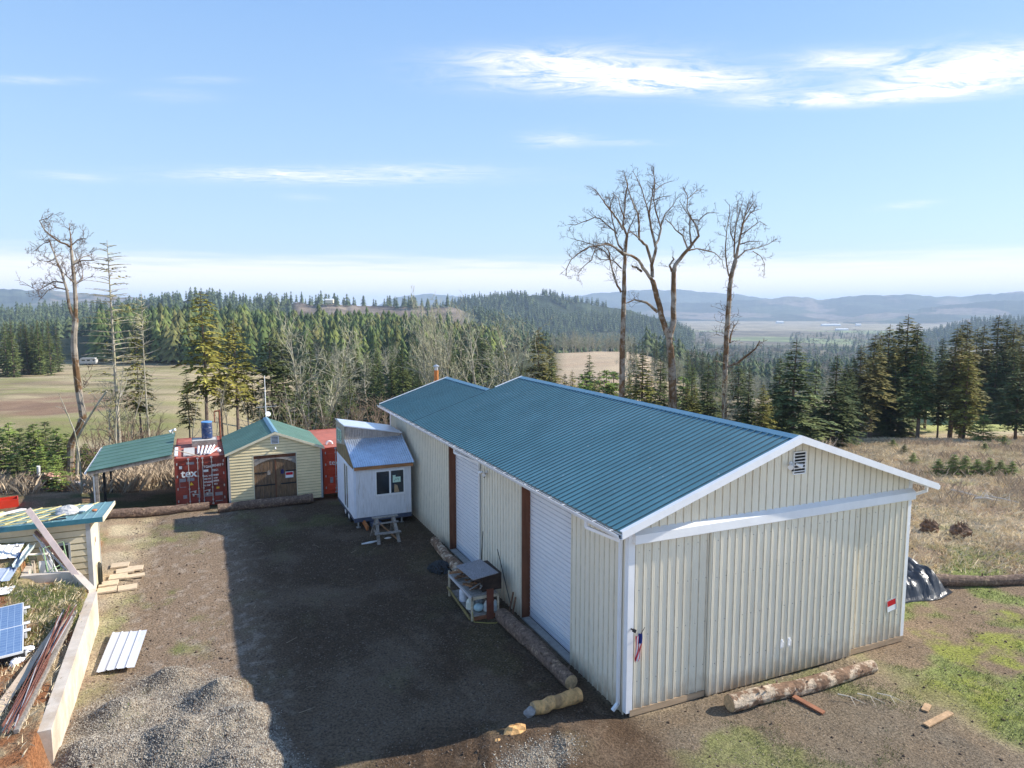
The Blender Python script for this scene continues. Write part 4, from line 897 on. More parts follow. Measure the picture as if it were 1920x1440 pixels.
for (a, b, c, d) in ((sx1 - .12, sx1 + .02, sy0 - .025, sy0 - .003), (sx1 + .003, sx1 + .024, sy0 - .003, sy0 + .10), (sx1 + .003, sx1 + .024, sy1 - .10, sy1 + .01)):
    m = MB(); m.box(a, b, c, d, 0, rz2(sy0) - .12 if d < 15 else rz2(sy1) - .12); m.build('corner_trim', M_trimg, D)
ry0, ry1, rx1 = 13.62, 17.45, -12.86
ln = sqrt((ry1 - ry0) ** 2 + (.105 * (ry1 - ry0)) ** 2); nn = Vector((0, .105, 1)).normalized()
m = MB(); m.add(*ribbed(sx0, rx1, lambda t, s_: (t, ry0 + (ry1 - ry0) * s_ / ln, rz2(ry0) - (ry1 - ry0) * .105 * s_ / ln), nn, None, top=lambda t: ln, pitch=.305, h=.02, minor=False)); m.build('roof', M_troof, D)
m = MB(); m.box(sx0, rx1 - .001, ry0 - .03, ry0 - .003, rz2(ry0) - .15, rz2(ry0) + .02); m.build('fascia', mat('dark_teal_trim', (.03, .15, .19), rough=.4, spec=.5), D)
m = MB(); m.prism([(ry0 - .03, rz2(ry0) + .02), (ry1, rz2(ry1) + .02), (ry1, rz2(ry1) - .12), (ry0 - .03, rz2(ry0) - .16)], 0, rx1, rx1 + .03); m.build('fascia', M_creamp, D)
m = MB(); m.quad((sx0, ry0, rz2(ry0) - .06), (rx1, ry0, rz2(ry0) - .06), (rx1, ry1, rz2(ry1) - .06), (sx0, ry1, rz2(ry1) - .06)); m.build('soffit', M_creamp, D)
# window, plaque, hose
m = MB()
for (a, b, c, d) in ((-14.5, -13.93, 2.10, 2.16), (-14.5, -13.93, 1.2, 1.26), (-14.5, -14.44, 1.26, 2.10), (-13.99, -13.93, 1.26, 2.10)): m.box(a, b, sy0 - .06, sy0 - .021, c, d)
w = m.build('window', M_trimg, D); m = MB(); m.box(-14.44, -13.99, sy0 - .045, sy0 - .03, 1.26, 2.10); m.build('pane', M_glass, w)
m = MB(); pts = [(.13 * cos(a), .21 * sin(a)) for a in [2 * pi * k / 24 for k in range(24)]]
m.prism([(14.98 + p, 1.88 + q) for p, q in pts], 0, sx1 + .002, sx1 + .02)
pl = tag(m.build('wall_plaque', mat('pale_blue_plaque', (.62, .68, .62), var=.1), None, origin=(sx1, 14.98, 1.88)), 'small oval plaque hanging on the cream shed end wall', 'plaque')
m = MB(); m.ell((sx1 + .028, 14.98, 1.88), (.01, .06, .11), 10, 6, jit=.2); m.build('plaque_motif', mat('dark_red_motif', (.16, .04, .04)), pl)
ho = MB()
for k in range(7):
    a0 = random.uniform(0, 1); pts = []
    for i in range(22): a = 2 * pi * i / 21; pts.append((sx1 + .06 + .015 * k, 15.0 + (.17 + .012 * (k % 3)) * cos(a), .56 + (.42 + .02 * (k % 4)) * sin(a) - .05 * k * .2))
    ho.tube(pts, .013, 6, cap=False)
ho.tube([(sx1 + .08, 15.05, .20), (sx1 + .2, 15.2, .05), (sx1 + .8, 15.25, .09), (sx1 + 1.15, 15.1, .06)], .013, 6)
tag(ho.build('garden_hose', mat('black_hose', (.035, .037, .03), rough=.5), None, origin=(sx1, 15, .5)), 'coiled black hose hanging on the cream shed end wall', 'hose')
# pavers at the foot of the wall (plywood coloured slabs)
pv = [(-13.16, 14.1, .62, .48), (-12.50, 14.12, .62, .50), (-13.16, 14.68, .62, .50), (-12.9, 15.3, .6, .55), (-12.72, 15.95, .62, .5), (-12.3, 15.35, .6, .32), (-12.95, 16.6, .62, .5), (-12.35, 16.1, .55, .5)]
for i, (x, y, w_, h_) in enumerate(pv):
    m = MB(); a = random.uniform(-.05, .05); m.box(-w_ / 2, w_ / 2, -h_ / 2, h_ / 2, -.03, .03, rotm(a), (x + w_ / 2 - .1, y + h_ / 2, T(x, y) + .05))
    tag(m.build('square_slab', M_ochre, None, origin=(x, y, .05)), 'tan square slab laid on the ground beside the cream shed', 'slab', 'tan slabs beside the cream shed')
# retaining wall: main run and the well around the window
RWm = mat('pale_concrete', (.58, .51, .43), rough=.9, var=.12, vs=2, col2=(.45, .35, .25), c2w=.7, bump=.004, bs=30)
rw = thing('retaining_wall', (-13, 8, 0), 'pale concrete retaining wall holding the left bank', 'retaining wall')
def wallseg(pts, w, nm='wall_section'):
    for (a, b) in zip(pts[:-1], pts[1:]):
        ax, ay, az = a; bx, by, bz = b; d = Vector((bx - ax, by - ay)); d.normalize(); n = Vector((-d.y, d.x)) * w / 2
        m = MB(); P = []
        for (x, y, z) in (a, b):
            for s in (-1, 1): P += [(x + n.x * s, y + n.y * s, -.15), (x + n.x * s, y + n.y * s, z)]
        m.add(P, [(0, 1, 3, 2), (4, 6, 7, 5), (0, 4, 5, 1), (2, 3, 7, 6), (1, 5, 7, 3), (0, 2, 6, 4)]); m.build(nm, RWm, rw)
wallseg([(-13.0, 3.2, 1.15), (-13.0, 11.3, 1.22)], .26); wallseg([(-13.0, 11.3, 1.32), (-13.62, 12.42, 1.62)], .22); wallseg([(-13.62, 12.42, 1.62), (-15.15, 12.6, 1.66)], .20); wallseg([(-15.08, 12.72, 1.66), (-15.08, 13.95, 1.72)], .18)
# things on the shed roof
ft = mat('yellow_green_laths', (.58, .49, .22), rough=.7, var=.2, vs=6, col2=(.55, .50, .38), c2w=.5)
fr = thing('wooden_lattice', (-15.5, 15, rz2(15)), 'yellow wooden lattice frame lying flat on the teal shed roof', 'lattice')
def rp(x, y, dz=.05): return (x, y, rz2(y) + dz)
for k in range(6):
    y = 13.85 + k * .62; m = MB(); m.bar(rp(-17.6, y - .25, .06), rp(-14.45 + .15 * k, y, .07), .05, .035); m.build('long_lath', ft, fr)
for k in range(6):
    x = -17.2 + k * .62; m = MB(); m.bar(rp(x - .4, 13.75, .095), rp(x + .75, 16.9, .095), .045, .03); m.build('cross_lath', ft, fr)
m = MB(); m.bar(rp(-17.3, 14.2, .15), rp(-15.75, 16.7, .15), .22, .04); tag(m.build('white_board', mat('white_pink_board', (.78, .70, .66), var=.08), None, origin=(-16, 15.5, 3)), 'wide pale board lying across the lattice on the shed roof', 'board')
bg_ = MB(); bg_.ell((-14.15, 15.15, rz2(15.1) + .16), (.36, .30, .17), 14, 8, jit=.10); bg_.ell((-14.1, 15.0, rz2(15.1) + .10), (.38, .32, .10), 14, 6, jit=.08)
tag(bg_.build('grey_sack', mat('grey_sack_cloth', (.48, .47, .46), rough=.8, var=.25, vs=9, bump=.01, bs=14), None, origin=(-14.15, 15.1, 2.9)), 'lumpy grey sack lying on the teal shed roof', 'sack')
m = MB(); m.bar(rp(-13.68, 14.95, .10), rp(-13.5, 15.65, .20), .30, .03); tag(m.build('plastic_sheet', mat('white_translucent', (.72, .72, .72), rough=.3, var=.15, vs=10), None, origin=(-13.6, 15.3, 2.9)), 'white plastic panel leaning against the grey sack', 'panel')
m = MB(); m.ell(rp(-13.28, 15.2, .05), (.09, .06, .05), 8, 5, jit=.2); tag(m.build('orange_rag', mat('orange_cloth', (.62, .24, .12)), None, origin=rp(-13.28, 15.2, 0)), 'small orange rag on the teal shed roof corner', 'rag')
m = MB(); m.bar(rp(-14.75, 13.85, .05), rp(-14.0, 14.0, .05), .05, .04); tag(m.build('dark_lath', M_black, None, origin=rp(-14.4, 13.9, 0)), 'short black lath lying at the front of the shed roof', 'lath')
# leaning boards and pipes against the roof edge
def lean(a, b, w_, h_, m_, nm, lab, cat, grp=None, tube=False, up=(0, -1, .3)):
    q = MB()
    if tube: q.tube([a, b], w_, 7)
    else: q.bar(a, b, w_, h_, up)
    return tag(q.build(nm, m_, None, origin=a), lab, cat, grp)
pk = mat('pinkish_board', (.66, .52, .46), var=.12, vs=4, stretch=(1, 1, .4))
lean((-13.30, 12.0, 1.18), (-15.0, 13.50, 3.62), .18, .05, pk, 'leaning_board', 'long pale pink board leaning on the shed roof edge, topmost', 'board')
lean((-13.52, 12.55, 1.25), (-14.9, 13.88, 2.72), .09, .09, mat('rust_brown_post', (.17, .09, .07), var=.3), 'leaning_post', 'brown post leaning under the pink board against the shed', 'post')
lean((-13.62, 12.62, 1.2), (-14.98, 13.9, 2.62), .05, .05, mat('grey_pole', (.52, .50, .50)), 'leaning_pole', 'thin grey pole leaning left of the brown post', 'pole')
for k in range(3): lean((-13.85 - .10 * k, 12.8, .5), (-14.72 - .05 * k, 13.85, 2.35 - .1 * k), .025, .025, M_white, 'white_pipe', 'white pipe leaning against the shed wall beside its window', 'pipe', 'white pipes leaning on the shed wall', tube=True)
# green welded frames in the well
gm = mat('light_green_metal', (.30, .45, .26), rough=.6, var=.15); dg = mat('dark_green_metal', (.05, .11, .06), rough=.6)
def gframe(o, ex, ez_, label, mm, bars=5):
    t = thing('welded_trellis', o, label, 'frame'); o = Vector(o); ex = Vector(ex); ez_ = Vector(ez_)
    q = MB(); c = [o, o + ex, o + ex + ez_, o + ez_, o]; q.tube(c, .02, 6); q.build('outer_frame', mm, t)
    for k in range(1, bars): q = MB(); q.tube([o + ex * k / bars, o + ex * k / bars + ez_], .011, 5); q.build('rod', dg, t)
    q = MB(); q.tube([o + ez_ * .55, o + ex + ez_ * .62], .012, 5); q.build('crosspiece', mm, t)
gframe((-14.75, 12.85, .6), (.95, .35, -.05), (-.35, .75, 1.35), 'light green metal frame leaning in the window well', gm)
gframe((-14.35, 12.85, .55), (.50, .55, 0), (-.25, .35, 1.75), 'narrow green metal frame standing behind the wider one', gm, 3)
m = MB(); m.box(-14.5, -14.05, 13.3, 13.34, .5, 1.7, rotm(.3), (.0, 0, 0)) if False else m.bar((-14.62, 13.25, .5), (-14.62, 13.6, 1.75), .40, .015, (0, -1, .3))
tag(m.build('white_sheet_panel', M_sgnw, None, origin=(-14.6, 13.4, .5)), 'white panel standing inside the light green frames', 'panel')
# metal sheets and gutters on the bank at the left edge
def sheet(c, ex, ey, mm, label, nm='metal_sheet', ribs=4, grp=None, lift=.05):
    c = Vector(c); ex = Vector(ex); ey = Vector(ey); n = ex.cross(ey).normalized()
    if n.z < 0: n = -n
    vs = []; fs = []; k = 0; ts = []
    for i in range(ribs): ts += [(i / ribs, 0), (i / ribs + .02, .025), (i / ribs + .05, .025), (i / ribs + .07, 0)]
    ts.append((1, 0))
    sag = lambda a, b: .03 * sin(3.1 * a + 2 * b)
    for a, h in ts:
        for b in (0, .33, .66, 1): p = c + ex * (a - .5) + ey * (b - .5) + n * (h + sag(a, b)); vs.append(tuple(p))
    for i in range(len(ts) - 1):
        for j in range(3): fs.append((i * 4 + j, (i + 1) * 4 + j, (i + 1) * 4 + j + 1, i * 4 + j + 1))
    q = MB(); q.add(vs, fs); o = q.build(nm, mm, None, origin=tuple(c), fix=False); o.modifiers.new('s', 'SOLIDIFY').thickness = .004
    return tag(o, label, 'metal sheet', grp)
bluew = mat('blue_grey_sheet', (.48, .55, .68), rough=.4, metal=.3, var=.1)
zb = T(-16.6, 12.2) + .25
sheet((-15.75, 13.35, T(-15.75, 13.35) + .14), (.95, .1, .0), (.12, .75, .28), M_white, 'white ribbed metal sheet lying on the grass below the shed')
sheet((-15.85, 12.35, T(-15.85, 12.35) + .24), (1.1, .2, -.04), (.1, .85, .2), bluew, 'blue grey ribbed metal sheet at the left photo edge')
sheet((-15.85, 11.72, T(-15.85, 11.72) + .14), (1.2, .3, -.05), (.1, .5, .1), M_white, 'white metal sheet lying under the blue grey sheet')
def chan(a, b, w_, mm, label, nm='metal_channel'):
    a = Vector(a); b = Vector(b); d = (b - a).normalized(); s = d.cross(Vector((0, 0, 1))).normalized(); q = MB(); up = Vector((0, 0, 1))
    pr = [(-.5, .45), (-.42, 0), (.42, 0), (.5, .45), (.44, .45), (.38, .06), (-.38, .06), (-.44, .45)]
    P = [tuple(e + s * p * w_ + up * h * w_) for e in (a, b) for p, h in pr]
    q.add(P, [tuple(range(8)), tuple(range(15, 7, -1))] + [(i, (i + 1) % 8, 8 + (i + 1) % 8, 8 + i) for i in range(8)])
    return tag(q.build(nm, mm, None, origin=tuple(a)), label, 'metal channel')
chan((-15.30, 12.70, T(-15.3, 12.7) + .12), (-14.98, 13.75, 2.28), .22, mat('pale_mint_metal', (.62, .70, .68), rough=.35, metal=.2), 'pale metal channel lying on the bank left of the concrete')
chan((-15.42, 12.45, T(-15.42, 12.45) + .05), (-15.25, 13.25, T(-15.25, 13.25) + .12), .12, mat('dark_blue_metal', (.10, .14, .25), rough=.4, metal=.4), 'dark blue metal channel left of the pale one')
chan((-15.40, 13.6, T(-15.4, 13.6) + .1), (-15.12, 13.0, T(-15.12, 13.0) + .2), .10, mat('charcoal_bar', (.07, .07, .09)), 'charcoal bar lying crosswise under the pale channel')
lean((-15.6, 13.1, T(-15.6, 13.1) + .2), (-14.4, 13.65, 1.95), .06, .02, mat('pale_lath', (.72, .66, .58)), 'wooden_lath', 'pale lath bridging from the grass to the window well', 'lath')
# white sheet on the yard
zs_ = T(-12, 9) + .04
q = MB(); cs = [(-12.58, 7.82), (-11.63, 7.59), (-11.40, 10.08), (-12.45, 10.23)]
sheet((-12.0, 8.93, zs_ + .04), (.98, -.12, .02), (.19, 2.45, .05), mat('chalk_white_metal', (.60, .61, .64), rough=.35, var=.05), 'white ribbed metal sheet lying on the yard beside the retaining wall', ribs=4)
# solar panels
M_cell = bpy.data.materials.new('solar_cells'); M_cell.use_nodes = True; t = M_cell.node_tree; n = t.nodes; l = t.links
br = n.new('ShaderNodeTexBrick'); br.offset = 0; br.inputs['Scale'].default_value = 1.0; br.inputs['Brick Width'].default_value = .158; br.inputs['Row Height'].default_value = .158; br.inputs['Mortar Size'].default_value = .004
br.inputs['Color1'].default_value = (.12, .20, .36, 1); br.inputs['Color2'].default_value = (.15, .24, .40, 1); br.inputs['Mortar'].default_value = (.35, .45, .6, 1)
tcn = n.new('ShaderNodeTexCoord'); l.new(tcn.outputs['Object'], br.inputs[0]); l.new(br.outputs[0], n['Principled BSDF'].inputs['Base Color']); n['Principled BSDF'].inputs['Roughness'].default_value = .25; n['Principled BSDF'].inputs['Specular IOR Level'].default_value = .6
for i, (cx0, cy0, lab) in enumerate(((-15.53, 9.43, 'blue solar panel on the left bank, nearer the shed'), (-15.20, 7.66, 'blue solar panel on the left bank, nearer the camera'))):
    o_ = (cx0, cy0, 1.42); s = thing('solar_panel', (0, 0, 0), lab, 'solar panel')
    W2, H2 = 1.0, 1.66
    q = MB(); q.box(-W2 + .02, W2 - .02, -H2 / 2 + .02, H2 / 2 - .02, -.005, .02); q.build('cells', M_cell, s)
    q = MB()
    for (a, b, c, d) in ((-W2, W2, -H2 / 2, -H2 / 2 + .02), (-W2, W2, H2 / 2 - .02, H2 / 2), (-W2, -W2 + .02, -H2 / 2 + .02, H2 / 2 - .02), (W2 - .02, W2, -H2 / 2 + .02, H2 / 2 - .02)): q.box(a, b, c, d, -.03, .026)
    for x in (-.33, .33): q.box(x - .006, x + .006, -H2 / 2 + .02, H2 / 2 - .02, .0205, .023)
    q.build('frame', M_white, s)
    for y in (-.55, .55):
        q = MB(); q.box(W2 - .02, W2 + .16, y - .07, y + .07, -.05, -.031); q.box(W2 + .0, W2 + .06, y - .05, y + .05, -.25, -.05); q.build('clamp', M_sgnw, s)
    q = MB(); q.box(-W2, W2 + .02, -H2 / 2 + .2, -H2 / 2 + .26, -.3, -.032); q.box(-W2, W2 + .02, H2 / 2 - .26, H2 / 2 - .2, -.3, -.032); q.build('rail', M_black, s)
    s.location = o_; s.rotation_euler = (R(3), R(-2), R(9.8))
# boards, rods and poles heaped along the wall
gP = 'boards and rods stacked along the concrete wall'
bz = 1.12
bl = [((-13.75, 3.6), (-13.35, 9.6), .22, .05, mat('pale_plank', (.62, .50, .38), var=.15, vs=4, stretch=(3, .5, 3)), 'plank'), ((-14.15, 4.3), (-13.55, 9.2), .24, .05, mat('tan_plank', (.56, .43, .31), var=.2, vs=4, stretch=(3, .5, 3)), 'plank'), ((-13.55, 3.4), (-13.28, 9.9), .10, .09, M_greyw, 'plank')]
for i, (a, b, w_, h_, mm, nm) in enumerate(bl):
    q = MB(); q.bar((*a, bz + .02 * i), (*b, bz + .06), w_, h_); tag(q.build('plank', mm, None, origin=(*a, bz)), ['long pale plank in the heap beside the concrete wall, lower end nearest', 'wide tan plank at the left of the heap by the concrete wall', 'grey beam against the concrete wall behind the rods'][i], 'plank')
rm = mat('rusty_rod', (.17, .07, .05), rough=.85, var=.4, vs=10); gr_ = mat('grey_rod', (.35, .34, .36), rough=.6)
for i in range(26):
    a = (-13.72 + random.uniform(-.12, .16), 3.2 + random.uniform(0, 1.0), bz + .10 + random.uniform(0, .10)); b = (-13.40 + random.uniform(-.22, .15), 8.6 + random.uniform(0, 1.6), bz + .15 + random.uniform(0, .12))
    mid = ((a[0] + b[0]) / 2 + random.uniform(-.10, .10), (a[1] + b[1]) / 2, bz + .14 + random.uniform(-.02, .10))
    q = MB(); q.tube([a, mid, b], random.uniform(.009, .019), 5)
    tag(q.build('metal_rod', rm if i % 4 else gr_, None, origin=a), 'thin rusty rod in the heap along the concrete wall' if i % 4 else 'thin grey rod in the heap along the concrete wall', 'rod', 'rusty rods heaped along the wall' if i % 4 else 'grey rods heaped along the wall')
q = MB()
for k in range(9): q.ell((-14.3 + .02 * k + .05 * sin(k), 7.0 + k * .1, T(-14.3, 7.4) + .08 + .02 * sin(k * 2)), (.10 + .06 * abs(sin(k * 1.1)), .10, .07), 9, 6, jit=.22)
tag(q.build('white_plastic_bag', mat('white_plastic_film', (.82, .84, .92), rough=.3, var=.08), None, origin=(-14.3, 7.4, 1)), 'crumpled white plastic bag left of the rod heap', 'plastic bag')
q = MB(); q.bar((-15.6, 6.2, T(-15.6, 6.2) + .06), (-14.95, 7.2, T(-15, 7.2) + .1), .12, .04); tag(q.build('yellow_lath', mat('ochre_lath', (.60, .38, .10)), None, origin=(-15, 7, 1)), 'ochre wooden lath below the solar panels', 'lath')
q = MB(); q.bar((-14.75, 6.2, T(-14.7, 6.2) + .04), (-14.9, 7.3, T(-15, 7.2) + .05), .08, .03); tag(q.build('dark_lath', M_black, None, origin=(-15, 7, 1)), 'dark lath below the nearer solar panel', 'lath')
# red crate behind the shed at the left edge
cr = thing('red_bin', (-21, 23.8, 0), 'open bright red metal bin behind the cream shed roof', 'bin')
cx1, cy1, _ = PX(12, 940, 35.0); z0 = T(cx1, cy1)
rdm = mat('red_enamel', (.62, .045, .02), rough=.5, var=.12)
q = MB()
for (a, b, c, d) in ((-.55, .5, -.4, -.36), (-.55, .5, .36, .4), (-.55, -.51, -.36, .36), (.46, .5, -.36, .36)): q.box(a, b, c, d, 0, .38, rotm(.2), (cx1, cy1, z0 + .02))
q.build('side_panel', rdm, cr); q = MB(); q.box(-.55, .5, -.4, .4, -.03, 0, rotm(.2), (cx1, cy1, z0 + .03)); q.build('floor_panel', rdm, cr)
# ------------------------------------------------------------------ logs
M_bark = mat('conifer_bark', (.17, .115, .085), rough=.95, var=.5, vs=11, stretch=(1, 1, 1), col2=(.34, .24, .16), c2w=.8, mask=(.55, .60), bump=.03, bs=14)
M_bark2 = mat('peeling_bark', (.22, .135, .085), rough=.95, var=.45, vs=7, col2=(.55, .44, .32), c2w=.9, mask=(.50, .55), bump=.035, bs=10)
M_peel = mat('debarked_wood', (.64, .37, .15), rough=.85, var=.3, vs=4, col2=(.30, .18, .09), c2w=.7, mask=(.52, .60), bump=.015, bs=9, stretch=(1.5, .6, 1.5))
M_end = mat('cut_log_end', (.50, .35, .20), rough=.9, var=.3, vs=14)
def log(a, b, ra, rb, label, m=None, bend=.04, knots=6, grp=None):
    a = Vector(a); b = Vector(b); n = 26; pts = []; rs = []
    side = (b - a).cross(Vector((0, 0, 1))).normalized()
    for i in range(n):
        t = i / (n - 1); p = a.lerp(b, t) + side * bend * sin(3.3 * t) * (b - a).length * .3
        r = (ra * (1 - t) + rb * t) * (1 + .04 * sin(9 * t + ra * 40) + .015 * random.uniform(-1, 1)); p.z = max(T(p.x, p.y), -.02) + r * .88 + (a.z * (1 - t) + b.z * t); pts.append(p); rs.append(r)
    t = thing('felled_log', tuple(pts[0]), label, 'log', grp)
    q = MB(); q.tube(pts, rs, 16, cap=False, jit=.045)
    for k in range(knots):
        i = random.randrange(2, n - 2); ang = random.uniform(0, 2 * pi); d = (side * cos(ang) + Vector((0, 0, 1)) * abs(sin(ang))).normalized(); q.tube([pts[i] + d * rs[i] * .8, pts[i] + d * (rs[i] + random.uniform(.03, .12))], [.035, .018], 6)
    q.build('bark', m or M_bark, t, smooth=False)
    for i, s in ((0, -1), (n - 1, 1)):
        d = (b - a).normalized() * s; q = MB(); q.tube([pts[i] - d * .02, pts[i] + d * .006], [rs[i] * .97, rs[i] * .93], 16); q.build('cut_end', M_end, t)
    return t
log((-14.4, 24.35, 0), (-9.35, 25.0 - .45, 0), .25, .21, 'long brown log lying before the rust red container', M_bark)
log((-8.95, 23.75, 0), (-4.25, 23.80, 0), .23, .25, 'dark log lying before the yellow shed doors', M_bark)
log((-.72, 6.35, 0), (-.62, 1.75, 0), .26, .20, 'long dark log lying along the barn wall below the near door', M_bark, bend=-.02)
log((-2.15, 1.0, 0), (-.72, 1.15, 0), .165, .19, 'short peeled golden log near the barn corner', M_peel, bend=0, knots=1)
log((-.42, 14.6, 0), (-.62, 9.9, 0), .17, .25, 'mossy log lying along the barn wall behind the junk table', M_bark2, bend=.03)
log((2.62, -.82, 0), (7.75, -.95, 0), .22, .18, 'big rough log lying in front of the barn gable', M_bark2, bend=.05, knots=12)
log((14.9, 2.55, 0), (23.5, -.55, 0), .21, .19, 'long brown log on the grass right of the barn', M_bark, bend=0)
q = MB(); q.bar((4.5, -1.15, .10), (4.72, -1.95, .02), .16, .05); tag(q.build('bark_slab', mat('red_bark_slab', (.26, .11, .06), var=.3), None, origin=(4.6, -1.5, 0)), 'reddish bark slab leaning under the gable log', 'bark slab')
for i, (px, py, ln_, an, lab) in enumerate(((1760, 1350, 1.1, .1, 'long tan bark strip lying on the grass at the bottom right'), (1725, 1322, .35, .5, 'short tan bark chip lying on the bright moss'))):
    a = (px - 960) / FPX; b = (720 - py) / FPX; dy = cos(PITCH) + b * sin(PITCH); dz = -sin(PITCH) + b * cos(PITCH); t = -CAMP[2] / dz; x, y, _ = C2W(a * t, dy * t)
    q = MB(); z = T(x, y)
    q.bar((x - ln_ / 2, y - an * .5, z + .04), (x + ln_ / 2, y + .1 - an * .4, z + .05), .16, .04); tag(q.build('bark_strip', mat('tan_bark_strip', (.46, .30, .17), var=.3, vs=8), None, origin=(x, y, z)), lab, 'bark strip')
# split chunks by the gravel
q = MB(); q.ell((-3.0, .25, .28), (.30, .16, .14), 9, 6, jit=.16); tag(q.build('wood_chunk', M_peel, None, origin=(-3, .25, .1)), 'orange split wood chunk lying on the gravel heap', 'wood chunk')
q = MB(); q.ell((-3.5, .10, .22), (.10, .08, .07), 7, 5, jit=.2); tag(q.build('wood_chip', M_peel, None, origin=(-3.5, .1, .1)), 'small pale wood chip left of the split chunk', 'wood chip')
q = MB(); q.ell((-2.25, .95, .16), (.16, .14, .13), 8, 6, jit=.2); tag(q.build('grey_rock', mat('grey_rock', (.36, .33, .31), var=.3, bump=.01), None, origin=(-2.2, .95, .1)), 'grey rock against the left end of the peeled log', 'rock')
# black gravel bucket-load beside the far log
gp = MB()
for k in range(420):
    r = .48 * sqrt(random.random()); a = random.uniform(0, 2 * pi); x, y = -1.12 + r * cos(a), 11.6 + r * sin(a) * 1.2; s = random.uniform(.018, .036); gp.box(-s, s, -s, s, -s * .7, s * .7, Matrix.Rotation(random.uniform(0, 3), 3, Vector((random.random(), random.random(), 1)).normalized()), (x, y, .30 * (1 - (r / .5) ** 2) + .02))
g_ = tag(gp.build('stone_heap', mat('dark_crushed_stone', (.055, .058, .062), var=.4), None, origin=(-1.1, 11.6, 0)), 'small heap of dark crushed stone beside the barn wall', 'stone heap'); kind(g_, 'stuff')
for k in range(26):
    x = random.uniform(-11.5, -1.2); y = random.uniform(2, 23); a = random.uniform(0, 3.1); l_ = random.uniform(.12, .5); z = T(x, y) + .02; q = MB(); q.tube([(x, y, z), (x + l_ * .5 * cos(a), y + l_ * .5 * sin(a), z + .02), (x + l_ * cos(a + .2), y + l_ * sin(a + .2), z)], [.010, .008, .004], 4)
    tag(q.build('twig', mat('yard_twig', (.30, .23, .16), var=.4, rand=.4), None, origin=(x, y, z)), 'small dry twig lying on the gravel yard', 'twig', 'dry twigs scattered on the yard')
# ------------------------------------------------------------------ junk table along the barn wall
J = thing('work_table', (-1.05, 7.9, 0), 'rough wooden work table against the barn wall crowded with scrap', 'table')
M_ltw = mat('pale_frame_wood', (.50, .42, .30), rough=.9, var=.3, vs=8, bump=.003); M_brn = mat('brown_scrap_wood', (.15, .08, .045), rough=.9, var=.5, vs=8, bump=.01)
tx0, tx1, ty0, ty1, tz = -1.62, -.68, 6.75, 9.05, .82
for (x, y) in ((tx0, ty0), (tx0, ty1), (tx1, ty0), (tx1, ty1)): q = MB(); q.box(x - .03, x + .03, y - .03, y + .03, -.02, tz + (.0 if y < 8 else .12)); q.build('leg', M_ltw, J)
q = MB()
q.box(tx0 - .03, tx0 + .01, ty0 + .03, ty1 - .03, tz - .09, tz); q.build('side_rail', mat('white_grey_rail', (.50, .48, .48), var=.1), J)
q = MB(); q.box(tx0, tx1, ty0 - .03, ty0 + .01, tz - .09, tz); q.build('end_rail', M_ltw, J)
q = MB(); q.box(tx0 + .02, tx1, ty0 + .05, ty1, tz - .01, tz + .02); q.build('tabletop', M_greyw, J)
q = MB(); q.box(tx0 + .05, tx1, ty0, ty1, .14, .17); q.build('shelf', M_greyw, J)
q = MB(); q.box(tx0 + .05, tx1 - .1, ty0 - .04, ty0, .02, .14); q.build('kick_board', mat('rust_board', (.24, .10, .05), var=.3), J)
q = MB(); q.tube([(tx0 - .04, ty1 + .05, .30), (tx0 - .06, ty0 + .02, .08)], .045, 8); tag(q.build('long_pole', mat('olive_brown_pole', (.22, .16, .06), var=.4, vs=8), None, origin=(tx0, 8, .2)), 'olive brown pole tied along the front of the table', 'pole')
q = MB(); q.box(-1.30, -.35, 7.30, 8.75, 0, .025, Matrix.Rotation(R(-5), 3, 'Y') @ rotm(R(3)), (.12, -.4, 1.52)); tag(q.build('plywood_board', mat('grey_chipboard', (.27, .26, .27), rough=.9, var=.5, vs=30), None, origin=(-.8, 8, 1.5)), 'grey chipboard sheet lying on top of the scrap table', 'board')
q = MB(); q.box(-1.15, -.45, 6.98, 8.25, .85, 1.42); tag(q.build('rusty_cabinet', mat('dark_rust_cabinet', (.045, .028, .02), var=.5, vs=5), None, origin=(-.8, 7.6, .85)), 'dark rusty cabinet standing under the chipboard', 'cabinet')
q = MB(); q.bar((-1.00, 6.66, 0.0), (-.98, 6.72, 1.02), .24, .05, (0, -1, 0)); tag(q.build('rust_board', mat('dark_red_board', (.15, .05, .03), var=.3), None, origin=(-1, 6.7, 0)), 'dark red board standing upright at the table end', 'board')
random.seed(21)
for i in range(22):
    x = random.uniform(tx0 + .15, tx1 - .1); y = random.uniform(7.0, 8.9); L_ = random.uniform(.25, .8); a = random.uniform(-1.2, 1.2); q = MB(); z = tz + .05 + random.uniform(0, .22)
    q.bar((x - L_ / 2 * cos(a), y - L_ / 2 * sin(a), z), (x + L_ / 2 * cos(a), y + L_ / 2 * sin(a), z + random.uniform(-.08, .1)), random.uniform(.04, .14), random.uniform(.02, .05))
    mm = [M_brn, mat('orange_scrap_wood', (.30, .15, .07), var=.4, vs=10), M_greyw][i % 3]
    nmx = ['dark brown', 'orange brown', 'grey'][i % 3]
    tag(q.build('scrap_wood', mm, None, origin=(x, y, z)), f'{nmx} scrap of wood heaped on the work table', 'scrap wood', f'{nmx} wood scraps on the work table')
